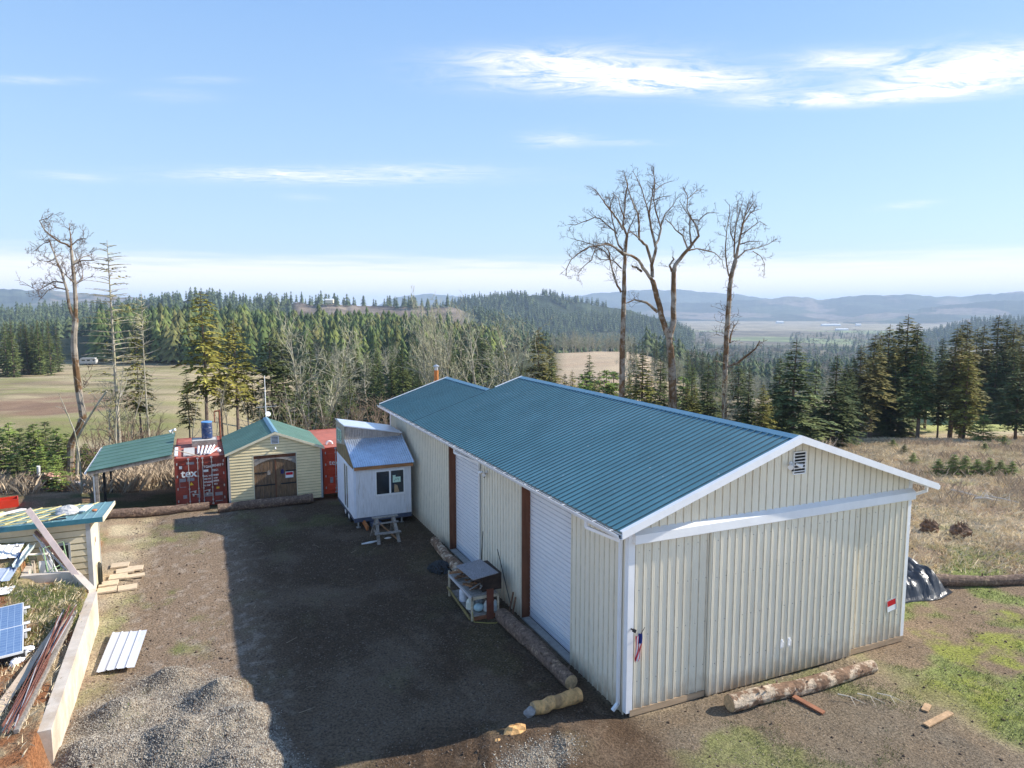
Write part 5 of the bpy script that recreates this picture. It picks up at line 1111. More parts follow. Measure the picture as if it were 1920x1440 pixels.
def jug(x, y, z, col, label, tall=.32, r=.12):
    t = thing('plastic_jug', (x, y, z), label, 'jug'); mm = mat('plastic_' + '_'.join(str(int(c * 100)) for c in col), col, rough=.35, var=.12, vs=10)
    q = MB(); q.tube([(x, y, z), (x, y, z + .02), (x, y, z + tall * .6), (x, y, z + tall * .8), (x, y, z + tall * .93)], [r * .9, r, r, r * .6, r * .28], 12); q.build('body', mm, t)
    q = MB(); q.tube([(x, y, z + tall * .93), (x, y, z + tall)], [r * .32, r * .32], 10); q.build('cap', M_sgnw, t)
    q = MB(); q.tube([(x + r * .4, y, z + tall * .88), (x + r * .95, y, z + tall * .8), (x + r * 1.0, y, z + tall * .55)], .014, 6); q.build('handle', mm, t)
jug(-1.45, 7.35, .17, (.66, .66, .56), 'off white plastic jug on the low shelf near the table corner', .42, .15)
jug(-1.45, 8.05, .17, (.72, .74, .80), 'tall white container on the low shelf behind the jug', .62, .14)
jug(-1.02, 6.98, .17, (.75, .75, .70), 'white bottle with olive side at the end of the low shelf', .34, .10)
jug(-.72, 6.9, .17, (.52, .60, .62), 'pale blue bottle behind the dark red board', .36, .11)
q = MB(); q.ell((-1.28, 7.0, .33), (.18, .15, .14), 14, 8); tag(q.build('pale_blue_ball', mat('pale_blue_plastic', (.45, .62, .66), rough=.5, var=.08), None, origin=(-1.28, 7, .2)), 'pale blue round float on the low table shelf', 'ball')
q = MB(); q.ell((-1.15, 7.45, .34), (.20, .18, .15), 12, 7, jit=.12); tag(q.build('grey_bag', mat('grey_bag_film', (.40, .42, .44), rough=.4, var=.2, vs=14), None, origin=(-1.15, 7.45, .2)), 'crumpled grey bag on the shelf behind the blue float', 'bag')
for (a, b, lab) in (((-.42, 8.95, .9), (-.22, 9.25, 2.15), 'thin dark stick leaning behind the chipboard, far side'), ((-.30, 6.55, .4), (-.34, 7.6, 2.02), 'thin dark stick leaning on the barn wall, near side'), ((-.52, 6.3, .05), (-.12, 6.75, .75), 'brown slat leaning on the wall right of the table'), ((-.45, 6.15, .05), (-.15, 6.5, .68), 'reddish slat leaning on the wall behind the log end')):
    q = MB(); q.tube([a, b], .016 if 'stick' in lab else .035, 5); tag(q.build('leaning_stick', M_brn if 'slat' in lab else M_black, None, origin=a), lab, 'stick')
q = MB(); q.tube([(tx0, ty0 - .03, .35), (tx0 + .03, ty0 - .12, .02), (-1.2, 6.35, .03), (-.95, 6.25, .03), (-.8, 6.4, .03)], .012, 5); tag(q.build('yellow_rope', mat('yellow_rope', (.42, .36, .10)), None, origin=(tx0, ty0, 0)), 'thin yellow rope trailing from the table leg', 'rope')
# ------------------------------------------------------------------ flag by the barn corner
f = thing('small_flag', (.33, -.05, 2.2), 'small drooping striped flag with blue corner on the barn corner', 'flag')
q = MB(); q.tube([(.30, -.03, 2.05), (.36, -.22, 2.42)], .008, 6); q.build('stick', M_black, f)
fv = []; ff = []; fc = []
nx_, nz_ = 9, 16
for i in range(nz_ + 1):
    for j in range(nx_ + 1):
        s = j / nx_; t = i / nz_; x = .33 - .14 * s * (1 - .3 * t) - .06 * t + .02 * sin(7 * t + 5 * s); y = -.10 - .05 * sin(10 * s + 3 * t) - .03; z = 2.24 - .68 * t - .06 * s
        fv.append((x, y, z))
for i in range(nz_):
    for j in range(nx_): ff.append((i * (nx_ + 1) + j, i * (nx_ + 1) + j + 1, (i + 1) * (nx_ + 1) + j + 1, (i + 1) * (nx_ + 1) + j)); fc.append(0 if i < 6 and j < 6 else (1 if j % 2 == 0 else 2))
q = MB(); q.v = fv; q.f = ff; q.m = fc; o = q.build('cloth', [mat('flag_blue', (.03, .05, .22)), mat('flag_red', (.60, .06, .08)), mat('flag_white', (.80, .78, .78))], f, fix=False); o.modifiers.new('s', 'SOLIDIFY').thickness = .004
# ------------------------------------------------------------------ tarp covered pile right of the barn
tp = thing('covered_pile', (13, 3.2, 0), 'shiny black plastic tarp draped over a pile right of the barn', 'tarp')
M_tarp = mat('black_plastic_sheet', (.035, .038, .045), rough=.32, var=.3, vs=4, spec=.6)
n1_, n2_ = 46, 34; fv = []; ff = []
for i in range(n1_):
    for j in range(n2_):
        a = i / (n1_ - 1); b = j / (n2_ - 1); x = 11.8 + 3.5 * a; y = 1.7 + 2.7 * b
        e = min(a, 1 - a, .5) * 2; e2 = min(b, 1 - b) * 2
        h = .56 * (sst(0, .42, np.array(e)) * sst(0, .5, np.array(e2))) ** .8 + (.30 * abs(float(fbm(x, y, 3, .5)) - .5) * 2 + .16 * abs(sin(11 * a + 3 * b + 2 * float(fbm(x, y, 2, .8)))) + .07 * sin(31 * a + 5 * b)) * min(1, 3 * min(e, e2)) - .10
        fv.append((x + .12 * sin(9 * b), y + .12 * sin(7 * a), max(T(x, y), 0) + max(float(h), .02)))
for i in range(n1_ - 1):
    for j in range(n2_ - 1):
        k = i * n2_ + j; ff.append((k, k + n2_, k + n2_ + 1, k + 1))
q = MB(); q.add(fv, ff); o = q.build('tarp', M_tarp, tp, fix=False); o.modifiers.new('s', 'SOLIDIFY').thickness = .006
for k, (a, b, w_) in enumerate((((12.0, 4.2, 1.42), (14.4, 3.2, 1.05), .12), ((12.3, 4.0, 1.25), (13.6, 3.55, 1.18), .09), ((11.6, 4.4, 1.5), (12.4, 3.6, 1.3), .14))):
    q = MB(); q.bar(a, b, w_, .05); tag(q.build('loose_board', mat('whitish_board', (.62, .58, .52), var=.2), None, origin=a), ['longest pale board lying on the black tarp pile', 'middle thin board on the black tarp pile', 'short wide board at the top of the tarp pile'][k], 'board')
q = MB(); q.ell((14.9, 2.15, .08), (.20, .11, .06), 9, 5, jit=.25); tag(q.build('grey_rag', mat('grey_cloth', (.22, .25, .28), var=.3), None, origin=(14.9, 2.15, 0)), 'small grey rag on the grass below the tarp pile', 'rag')
# uprooted stumps in the meadow
M_root = mat('root_soil', (.19, .12, .08), rough=.95, var=.6, vs=8, bump=.05, bs=8)
for (x, y, s, lab) in ((21.2, 6.9, .45, 'uprooted stump in the dry meadow, left one'), (21.9, 5.9, .5, 'uprooted stump in the dry meadow, right one')):
    t = thing('root_stump', (x, y, T(x, y)), lab, 'stump'); q = MB(); q.ell((x, y, T(x, y) + s * .35), (s, s * .8, s * .62), 16, 10, jit=.22); q.build('root_ball', M_root, t)
    q = MB()
    for k in range(60):
        a = random.uniform(0, 2 * pi); e = random.uniform(0, 1.3); d = Vector((cos(a) * cos(e), sin(a) * cos(e) * .8, sin(e))); p = Vector((x, y, T(x, y) + s * .35)); q.tube([p + d * s * .6, p + d * s * .95, p + d * s * random.uniform(.98, 1.15) + Vector((random.uniform(-.1, .1), random.uniform(-.1, .1), random.uniform(-.15, .1)))], [.02, .012, .005], 4)
    q.build('roots', M_root, t)
# ------------------------------------------------------------------ vegetation builders
M_trunk = mat('conifer_trunk_bark', (.17, .125, .10), rough=.95, var=.4, vs=5, stretch=(1, 1, .3), rand=.2)
M_alder = mat('mossy_alder_bark', (.30, .26, .21), rough=.95, var=.35, vs=2.2, col2=(.14, .075, .03), c2w=.95, mask=(.46, .53), bump=.02, bs=8)
M_pale = mat('pale_lichen_bark', (.40, .36, .29), rough=.95, var=.3, vs=3, col2=(.30, .29, .17), c2w=.8, mask=(.45, .58))
M_twig = mat('fine_twigs', (.15, .105, .075), rough=.95, var=.35, vs=1.2, rand=.15)
M_lich = mat('lichen_twigs', (.36, .345, .24), rough=.95, var=.35, vs=.8, rand=.15)
M_twr = mat('reddish_twigs', (.24, .175, .12), rough=.95, var=.4, vs=1.5, rand=.2)
def fol(nm, c, c2, rand=.25): return mat(nm, c, rough=.75, var=.5, vs=1.3, col2=c2, c2w=.9, mask=(.42, .60), spec=.15, rand=rand, detail=3)
F_dark = fol('dark_fir_needles', (.095, .13, .05), (.18, .20, .07))
F_mid = fol('mid_fir_needles', (.085, .125, .042), (.17, .19, .06))
F_yel = fol('yellow_green_needles', (.18, .18, .04), (.31, .27, .065))
F_oliv = fol('olive_brown_needles', (.18, .175, .058), (.31, .26, .09))
F_yng = fol('young_fir_needles', (.18, .25, .06), (.31, .36, .10))
class TB:   # fast triangle/quad collector on plain lists
    def __init__(s): s.v = []; s.f = []; s.m = []
    def spray(s, p, d, ln, w, k, sag=.3):          # a needle spray: narrow folded leaf of 2 quads-as-tris
        d = d.normalized(); sd = d.cross(Vector((random.uniform(-.5, .5), random.uniform(-.5, .5), 1))).normalized() * w
        e = p + d * ln + Vector((0, 0, -sag * ln)); mpt = p + d * ln * .45 + Vector((0, 0, -sag * ln * .25))
        o = len(s.v); s.v += [tuple(p), tuple(mpt + sd), tuple(e), tuple(mpt - sd)]; s.f.append((o, o + 1, o + 2, o + 3)); s.m.append(k)
def conifer(name, h, rad, bare=.1, dens=1.0, droop=.35, seed=1, fmat=None, tmat=None, tr=.0, wh=.55, shape=.85, spr=1.0, gap=0.0, lean=0.0, dead=False, single=False, topspike=.05):
    random.seed(seed); t = TB(); q = MB(); tr = tr or h * .013
    ax = lambda z: Vector((lean * max(z / h, 0) ** 1.3 * h, .04 * sin(z * .5 + seed), z))
    pts = [ax(h * i / 9) for i in range(10)]; q.tube(pts, [max(tr * (1 - .93 * i / 9), .012) for i in range(10)], 7)
    z = h * bare; br = MB()
    while z < h * (1 - topspike * .3):
        tt = min((z / h - bare) / (1 - bare), .98); R_ = rad * min((1 - tt) ** shape, 1.0) * min(1, .55 + 2.2 * tt) + .05
        n = max(3, int(random.gauss(5.5, 1) * (1 if tt < .9 else .7)))
        for k in range(n):
            if random.random() < gap: continue
            az = 2 * pi * (k + random.random() * .8) / n; ln = R_ * random.uniform(.62, 1.12); dr = droop * random.uniform(.6, 1.4); up = .25 * tt + .05
            d = Vector((cos(az), sin(az), up)); p0 = ax(z + random.uniform(-.15, .15)); n_s = max(3, int(ln / (.34 / dens)))
            P = [p0 + d * ln * s + Vector((0, 0, -dr * ln * s * s)) for s in (0, .35, .7, 1)]
            br.tube(P, [max(tr * .22 * (1 - tt), .028 if dead else .012) * c for c in (1, .7, .45, .2)], 3, cap=False)
            if dead and random.random() < .75:
                for s in (.4, .6, .8, .95):
                    for sg in (-1, 1):
                        b = p0 + d * ln * s + Vector((0, 0, -dr * ln * s * s)); e_ = b + (Vector((-sin(az) * sg, cos(az) * sg, 0)) * .6 + d * .6) * ln * .3 * (1.1 - s) * random.uniform(.5, 1.2); br.tube([b, e_], [.016, .009], 3, cap=False)
                continue
            for i in range(n_s):
                s = (i + .6) / n_s
                if s < .12: continue
                b = p0 + d * ln * s + Vector((0, 0, -dr * ln * s * s)); sl_ = (.16 + .30 * (1 - s)) * min(ln, 2.2) * spr * random.uniform(.7, 1.2) + .12
                for sg in (-1, 1, 0):
                    dd = Vector((-sin(az) * sg, cos(az) * sg, random.uniform(-.15, .15))) + d * random.uniform(.5, 1.0)
                    t.spray(b, dd, sl_, (.18 * sl_ + .035) if spr > .6 else (.13 * sl_ + .012), 0, sag=random.uniform(.1, .5))
                if random.random() < .5: t.spray(b, Vector((random.uniform(-1, 1), random.uniform(-1, 1), random.uniform(-.2, .9))), sl_ * .6, .12 * sl_ + .03, 0, sag=.1)
        z += wh * random.uniform(.7, 1.3) * (1 - .45 * tt)
    if single:
        o = MB(); o.v = list(q.v); o.f = list(q.f); o.m = [1] * len(q.f); off = len(o.v); o.v += t.v; o.f += [tuple(i + off for i in f) for f in t.f]; o.m += [0] * len(t.f)
        return o.build(name, [fmat, tmat or M_trunk], origin=(0, 0, 0), fix=False)
    r = thing(name, (0, 0, 0), 'x', 'tree')
    q.build('trunk', tmat or M_trunk, r, fix=False); 
    br.m = [1] * len(br.f); off = len(br.v); br.v += t.v; br.f += [tuple(i + off for i in f) for f in t.f]; br.m += [0] * len(t.f)
    br.build('crown', [fmat, tmat or M_trunk], r, fix=False)
    return r
def limb_branches(q, tw, pts, rs, depth, dens, ln, up=.35, rmin=.006, spread=.9, curl=.25):
    """sprout sub-branches along a limb"""
    tot = sum((pts[i + 1] - pts[i]).length for i in range(len(pts) - 1)); n = max(1, int(tot * dens))
    for k in range(n):
        s = (k + random.random()) / n; s = .12 + .88 * s; L_ = s * tot; i = 0
        while i < len(pts) - 2 and L_ > (pts[i + 1] - pts[i]).length: L_ -= (pts[i + 1] - pts[i]).length; i += 1
        seg = pts[i + 1] - pts[i]; f = min(L_ / max(seg.length, 1e-5), 1); p = pts[i] + seg * f; r = rs[i] + (rs[i + 1] - rs[i]) * f
        d = seg.normalized(); sd = Vector((random.gauss(0, 1), random.gauss(0, 1), random.gauss(0, 1))); sd = (sd - d * sd.dot(d)).normalized()
        dirn = (d * random.uniform(.5, 1.0) + sd * spread + Vector((0, 0, up))).normalized(); l2 = ln * random.uniform(.5, 1.15) * (1.1 - .45 * s); P = [p]; m = 4 if depth > 0 else 3; r0 = max(min(r * .6, l2 * .022 + .004), rmin)
        wv = Vector((random.gauss(0, 1), random.gauss(0, 1), random.gauss(0, .6))) * curl
        for j in range(m): dirn = (dirn + wv * random.uniform(.2, 1) * .6 + Vector((0, 0, up * .15)) + Vector((random.gauss(0, .16), random.gauss(0, .16), random.gauss(0, .12)))).normalized(); P.append(P[-1] + dirn * l2 / m)
        R_ = [r0 * (1 - .75 * j / m) for j in range(m + 1)]; tw.tube(P, R_, 3, cap=False)
        if depth > 0: limb_branches(q, tw, P, R_, depth - 1, dens * 1.55, ln * .52, up, rmin, spread, curl)
def bare_tree(name, h, r, seed=1, fork=.35, nl=7, spread=.55, up=.5, dens=1.1, bm=None, tm=None, label='x', depth=2, rmin=.008, curl=.2, stems=1, sub=.24):
    random.seed(seed); q = MB(); tw = MB(); t = thing(name, (0, 0, 0), label, 'tree')
    for st in range(stems):
        a0 = 2 * pi * st / max(stems, 1) + random.random(); tilt = (.0 if stems == 1 else .22); P = [Vector((0, 0, -.3))]; d = Vector((cos(a0) * tilt, sin(a0) * tilt, 1)).normalized(); m = 9
        for i in range(m): d = (d + Vector((random.gauss(0, .06), random.gauss(0, .06), .05))).normalized(); P.append(P[-1] + d * (h * .92 + .3) / m)
        R_ = [r * (1 - .88 * i / m) ** 1.0 * (1.25 if i == 0 else 1) for i in range(m + 1)]; q.tube(P, R_, 8)
        for k in range(nl):
            s = fork + (1 - fork) * (k + random.random() * .7) / nl; i = min(int(s * m), m - 1); f = s * m - i; p = P[i].lerp(P[i + 1], f); rr_ = R_[i] + (R_[i + 1] - R_[i]) * f
            az = 2.4 * k + random.uniform(-.6, .6); dd = Vector((cos(az) * spread, sin(az) * spread, up * random.uniform(.6, 1.5))).normalized(); ln = h * (.46 - .26 * (s - fork) / (1 - fork)) * random.uniform(.8, 1.2); L_ = [p]
            for j in range(6): dd = (dd + Vector((random.gauss(0, .15), random.gauss(0, .15), random.gauss(.05, .1)))).normalized(); L_.append(L_[-1] + dd * ln / 6)
            LR = [rr_ * .62 * (1 - .85 * j / 6) for j in range(7)]; q.tube(L_, LR, 6, cap=False); limb_branches(q, tw, L_, LR, depth - 1, dens, ln * .42, up * .5, rmin, .8, curl)
        limb_branches(q, tw, P[int(m * fork):], R_[int(m * fork):], depth - 1, dens * .8, h * sub, up * .5, rmin, .9, curl)
    q.build('trunk', bm or M_alder, t, fix=False); tw.build('branches', tm or M_twig, t, fix=False); return t
def traced(name, label, v, limbs, seed, dens=1.5, ln=1.5, depth=1, up=.25, curl=.3, bm=None, tm=None, rmin=.015, group=None):
    """limbs: list of (pixel polyline, start width px, end width px, depth drift in m, start depth m); the tree stands at distance v"""
    random.seed(seed); px0, py0 = limbs[0][0][0]; b = PX(px0, py0, v); bx__, by__ = b[0], b[1]; g0 = T(bx__, by__)
    t = thing(name, (bx__, by__, g0), label, 'tree', group); q = MB(); tw = MB()
    for li, (poly, w0, w1, drift, s0) in enumerate(limbs):
        pts = []; rs = []; n = len(poly)
        # resample for a smoother line
        P2 = []
        for i in range(n - 1):
            for k in range(3):
                f = k / 3; P2.append((poly[i][0] * (1 - f) + poly[i + 1][0] * f + random.uniform(-.5, .5), poly[i][1] * (1 - f) + poly[i + 1][1] * f + random.uniform(-.5, .5)))
        P2.append(poly[-1]); m = len(P2)
        for i, (x, y) in enumerate(P2):
            f = i / (m - 1); vv = v + s0 + drift * f; pts.append(Vector(PX(x, y, vv))); rs.append(max((w0 * (1 - f) + w1 * f) * .5 * vv / 1330, rmin))
        if li == 0: pts.insert(0, Vector((pts[0].x, pts[0].y, g0 - .3))); rs.insert(0, rs[0] * 1.15)
        q.tube(pts, rs, 8 if w0 > 5 else 6, cap=True, jit=.06)
        if li > 0 or True:
            k0 = 0 if w0 < 5.5 else int(len(pts) * .35)
            if len(pts[k0:]) > 2 and w0 < 11: limb_branches(q, tw, pts[k0:], rs[k0:], depth, dens, ln, up, rmin, 1.0, curl)
    q.build('trunk', bm or M_alder, t, fix=False); tw.build('branches', tm or M_twig, t, fix=False); return t
def z5(*p): return [(1040 + x / 4.364, 300 + y / 4.364) for x, y in p]
def z6(*p): return [(1140 + x / 4.8, 520 + y / 4.8) for x, y in p]
def z1(*p): return [(x / 4.8, 380 + y / 4.8) for x, y in p]
def z2(*p): return [(x / 4.8, 600 + y / 4.8) for x, y in p]
VT = 62
traced('bare_tree', 'leftmost of the three tall bare trees, spreading crown leaning left behind the barn roof', VT, [
 (z6((125, 1070), (130, 600), (140, 300), (145, 110)) + z5((570, 900), (575, 780), (592, 620)), 11, 5.5, 0, 0),
 (z5((592, 620), (560, 540), (570, 420), (580, 300), (600, 200), (570, 110)), 5, 1.2, 2, 0),
 (z5((565, 780), (500, 720), (430, 680), (370, 700), (280, 710), (200, 760), (140, 810), (100, 880), (90, 950)), 4.5, 1, -3, 0),
 (z5((560, 740), (520, 690), (490, 580), (430, 530), (370, 480), (330, 470), (250, 500), (170, 530), (110, 530)), 4, 1, 2, 0),
 (z5((560, 570), (520, 500), (480, 440), (430, 380), (380, 310), (340, 250), (300, 225)), 4, 1, -1.5, 0),
 (z5((545, 1080), (500, 1000), (470, 900), (455, 820), (440, 740), (400, 700)), 4, 1.5, -2, 0),
 (z5((450, 800), (400, 740), (300, 690), (200, 660), (130, 640)), 2.5, 1, 1, -1),
 (z5((550, 890), (490, 830), (455, 815), (380, 815), (325, 780)), 3, 1.2, 1, 0),
 (z5((330, 740), (300, 820), (240, 870), (190, 930), (190, 990)), 2, .8, -1, -1.5),
 (z5((590, 640), (610, 560), (640, 500), (670, 440)), 3, 1, 2, 0), (z5((500, 600), (470, 480), (450, 380), (480, 300)), 3, 1, 2, 1), (z5((575, 480), (540, 400), (520, 310), (470, 270)), 2.5, .9, -2, 0)], 31, dens=2.5, ln=1.5, depth=2)
traced('bare_tree', 'tallest of the three bare trees, forked trunk with two mossy stems behind the barn roof', VT + 1, [
 (z6((585, 1170), (580, 900), (565, 700), (550, 545)), 16, 12, 0, 0),
 (z6((550, 545), (480, 350), (470, 280), (430, 130)) + z5((800, 985),), 11.5, 9, 0, 0),
 (z6((556, 540), (590, 400), (590, 200), (590, 20)) + z5((975, 920), (985, 860), (1050, 780), (1110, 710)), 11.5, 6, 1, 0),
 (z5((1110, 710), (1180, 620), (1160, 540), (1120, 480), (1080, 400), (1090, 300), (1050, 220)), 5, 1.2, 2, 1),
 (z5((800, 985), (720, 880), (690, 820), (620, 780), (560, 760), (470, 700), (400, 690), (330, 700)), 7, 1.2, -4, 0),
 (z5((800, 960), (795, 860), (830, 720), (820, 680), (790, 560), (770, 450), (790, 340), (815, 200), (812, 60)), 7, 1.2, 1, 0),
 (z5((825, 690), (850, 650), (870, 560), (830, 430), (812, 330), (820, 180), (805, 90)), 4.5, 1, 2, 0),
 (z5((868, 545), (900, 450), (960, 380), (1010, 300)), 3, .9, 1, 1),
 (z5((795, 840), (750, 700), (690, 650), (690, 540), (680, 440), (640, 350), (600, 230), (572, 120)), 6, 1, -2, 0),
 (z5((710, 910), (670, 880), (633, 866)), 4.5, 3, -1, 0), (z5((960, 915), (940, 860), (975, 810), (963, 790)), 5, 2.5, 0, 1),
 (z5((1090, 725), (1050, 620), (990, 570), (950, 520), (900, 480)), 3.5, 1, -2, 1), (z5((1115, 690), (1105, 580), (1110, 470), (1060, 400), (1020, 330)), 4, 1, 2, 1),
 (z5((1120, 490), (1180, 490), (1250, 430), (1345, 435)), 2.6, .8, -1, 2), (z5((1100, 740), (1160, 725), (1240, 740), (1310, 760), (1370, 820), (1385, 890)), 3.2, .8, 2, 1),
 (z5((780, 460), (740, 330), (700, 200), (640, 90)), 3, .9, -1.5, .5), (z5((690, 640), (640, 600), (600, 570)), 3, 1, -1, -1), (z5((815, 250), (880, 200), (960, 170)), 2, .8, 1, 1), (z5((810, 330), (880, 300), (950, 290)), 2, .8, -1, 1), (z5((1085, 320), (1150, 260), (1205, 240)), 2, .8, 1, 2.5),
 (z6((445, 310), (350, 230), (240, 200), (160, 235)), 6.5, 1.6, -2, 0)], 32, dens=2.5, ln=1.35, depth=2)
traced('bare_tree', 'right one of the three tall bare trees, narrow brush-like crown above the barn ridge', VT + 2, [
 (z6((1045, 1260), (1050, 900), (1060, 700), (1070, 480), (1085, 250), (1100, 60)) + z5((1445, 960), (1480, 820)), 10, 8, 0, 0),
 (z5((1480, 820), (1500, 720), (1520, 620), (1550, 480), (1590, 350)), 6, 1, 1, 0), (z5((1425, 950), (1405, 850), (1395, 720), (1410, 560), (1430, 450), (1430, 360)), 3.2, .9, -1, 0),
 (z5((1470, 800), (1470, 650), (1490, 480), (1500, 330)), 4, 1, -1, 0), (z5((1470, 670), (1440, 600), (1445, 480), (1460, 400)), 2.6, .9, 1, 0), (z5((1500, 800), (1560, 740), (1650, 720), (1740, 690), (1820, 650)), 3.2, .8, 2, 0),
 (z5((1510, 690), (1600, 665), (1700, 665)), 2.4, .8, -2, 0), (z5((1620, 745), (1690, 790), (1720, 850), (1715, 940)), 1.8, .7, 0, 1), (z5((1525, 610), (1600, 560), (1680, 500), (1740, 540)), 2.5, .8, -1, 0), (z5((1535, 540), (1600, 430), (1690, 400)), 2.6, .8, 2, 0),
 (z5((1500, 720), (1530, 560), (1560, 430), (1620, 330)), 3, .8, -1, 0), (z5((1495, 500), (1520, 400), (1545, 310)), 2, .8, 0, 0), (z5((1550, 470), (1610, 380), (1650, 320)), 2, .8, 1, 0),
 (z6((1065, 810), (1180, 760), (1270, 690), (1330, 640), (1365, 570)), 5, 2.5, -3, 0), (z6((1095, 590), (1110, 500), (1140, 430)), 4, 1.8, 1, 0)] + [(z6((1050 + k % 3 * 8, 300 + 60 * k), (1050 + (90 if k % 2 else -80), 270 + 60 * k)), 1.2, .5, random.uniform(-2, 2), 0) for k in range(12)], 33, dens=2.6, ln=1.2, depth=2)
traced('bare_tree', 'tall mossy two-stemmed bare tree at the left beyond the carport', 43, [
 ([(131, 925), (133, 835)] + z2((700, 1000), (750, 880), (720, 720), (690, 500), (670, 300), (665, 130)) + z1((680, 1040),), 14, 10, 0, 0),
 (z1((680, 1040), (680, 900), (670, 700), (655, 540), (640, 420)), 8, 5, 0, 0), (z1((640, 420), (635, 300), (620, 180)), 3.5, 1, 1, 0),
 (z1((672, 1050), (630, 950), (600, 790), (560, 640), (510, 520), (460, 390), (440, 320)), 6.5, 1.5, -1, 0),
 (z1((625, 400), (610, 380), (530, 350), (450, 290), (390, 230), (355, 160), (430, 140), (480, 95)), 4, .9, -1.5, 0),
 (z1((575, 720), (480, 710), (400, 760), (330, 790), (200, 710)), 3, .8, -1, 0), (z1((500, 500), (440, 530), (330, 515)), 2.5, .8, 1, -.5), (z1((445, 350), (390, 370), (300, 440)), 2.2, .8, 1, -.5),
 (z1((665, 540), (750, 490), (840, 460)), 2.8, .8, 1, 0), (z1((650, 380), (700, 330), (780, 320)), 2.4, .8, -1, 0), (z1((672, 720), (600, 660), (560, 620)), 3, 1, -1, 0), (z1((690, 730), (740, 690), (745, 620)), 2.2, .8, 1, 0), (z1((660, 560), (740, 520), (850, 520)), 3, 1, -.5, 0), (z1((620, 790), (500, 760), (430, 790), (350, 880)), 2.8, .8, 1, 0), (z2((710, 640), (760, 590), (830, 490)), 3, .9, 1, 0)], 34, dens=3.4, ln=1.05, rmin=.014, depth=2)
traced('snag', 'pale broken snag leaning right beside the mossy tree at the left', 42, [([(143, 925), (146, 850)] + z2((700, 1060), (770, 930), (860, 790), (960, 640)), 5.5, 3.5, -1, 0), (z2((770, 930), (720, 880), (690, 900)), 2, 1, 1, -.5)], 35, bm=M_pale, tm=M_twig, dens=.8, ln=.5)
traced('bare_sapling', 'thin pale leaning sapling in front of the mossy tree', 39, [([(153, 905), (148, 850), (140, 810), (128, 780), (118, 755), (110, 738)], 3.6, 1, 0, 0), ([(128, 780), (118, 765), (104, 762)], 1.4, .6, 0, 0), ([(140, 812), (155, 790), (170, 780)], 1.4, .6, 0, 0)], 36, bm=M_pale, dens=1.2, ln=.6, rmin=.006)
# ------------------------------------------------------------------ single trees of the middle ground
def spot(px, v): p = PX(px, 700, v); return p[0], p[1]
def top_h(px, v, ytop): x, y = spot(px, v); zt_ = PX(px, ytop, v)[2]; return x, y, T(x, y), zt_ - T(x, y)
# prototypes stand in their own first place, copies share their meshes
PROT = {}
def proto(k, fn, h): PROT[k] = [None, fn, h]
proto('fir_dark', lambda: conifer('conifer', 15, 3.9, .03, 1.15, .30, 51, F_dark, wh=.48, spr=1.1), 15)
proto('fir_mid', lambda: conifer('conifer', 15, 3.0, .05, 1.1, .32, 52, F_mid, wh=.50), 15)
proto('fir_tall', lambda: conifer('conifer', 16, 2.5, .28, 1.15, .45, 53, F_oliv, wh=.42, spr=1.15, gap=.08, shape=.7), 16)
proto('fir_tall2', lambda: conifer('conifer', 16, 2.2, .24, 1.2, .42, 54, F_mid, wh=.40, spr=1.15, gap=.08, shape=.65), 16)
proto('fir_olive', lambda: conifer('conifer', 16, 2.7, .12, 1.2, .40, 55, F_oliv, wh=.40, spr=1.2, gap=.05, shape=.7), 16)
proto('fir_yel', lambda: conifer('conifer', 14, 2.5, .10, 1.1, .30, 56, F_yel, wh=.46), 14)
proto('fir_sparse', lambda: conifer('conifer', 16, 3.0, .42, .85, .42, 57, F_yel, wh=.62, spr=1.2, gap=.12, shape=.55), 16)
proto('fir_sparse2', lambda: conifer('conifer', 14, 2.5, .38, .9, .40, 58, F_yel, wh=.55, spr=1.1, gap=.1, shape=.6), 14)
proto('fir_raggd', lambda: conifer('conifer', 13, 2.9, .18, .9, .45, 59, F_dark, wh=.55, spr=1.2, gap=.15, shape=.5), 13)
proto('fir_dead', lambda: conifer('dead_conifer', 15, 2.4, .30, .5, .10, 60, F_oliv, wh=.48, spr=.55, tr=.13, gap=.12, shape=.45, dead=True, tmat=M_pale), 15)
proto('fir_dead2', lambda: conifer('dead_conifer', 13, 1.5, .26, .5, -.15, 61, F_oliv, wh=.6, spr=.3, tr=.10, gap=.25, shape=.4, dead=True, tmat=M_pale), 13)
proto('young', lambda: conifer('young_conifer', 3.0, 1.05, .02, 3.0, .08, 62, F_yng, wh=.17, spr=.55, tr=.03), 3.0)
proto('young2', lambda: conifer('young_conifer', 3.0, .85, .02, 3.0, .05, 63, F_mid, wh=.18, spr=.55, tr=.03), 3.0)
proto('maple', lambda: bare_tree('bare_tree', 12, .19, 71, .30, 9, .6, .55, 1.45, M_pale, M_lich, depth=3, rmin=.018, curl=.35, stems=2), 12)
proto('maple2', lambda: bare_tree('bare_tree', 12, .20, 72, .30, 9, .40, .9, 1.75, M_pale, M_lich, depth=3, rmin=.017, stems=3), 12)
proto('maple3', lambda: bare_tree('bare_tree', 12, .18, 73, .35, 8, .7, .5, 1.75, M_pale, M_lich, depth=3, rmin=.019, curl=.4), 12)
proto('oak', lambda: bare_tree('bare_tree', 8, .16, 74, .16, 11, .9, .45, 1.9, M_pale, M_lich, depth=3, rmin=.022, curl=.4, sub=.3), 8)
proto('shrub', lambda: bare_tree('bare_shrub', 3.2, .05, 75, .08, 7, .75, .6, 3.2, M_twr, M_twr, depth=2, rmin=.010, stems=4, curl=.3), 3.2)
proto('sapling', lambda: bare_tree('bare_sapling', 7, .06, 76, .35, 7, .45, .7, 1.4, M_pale, M_twr, depth=1, rmin=.008), 7)
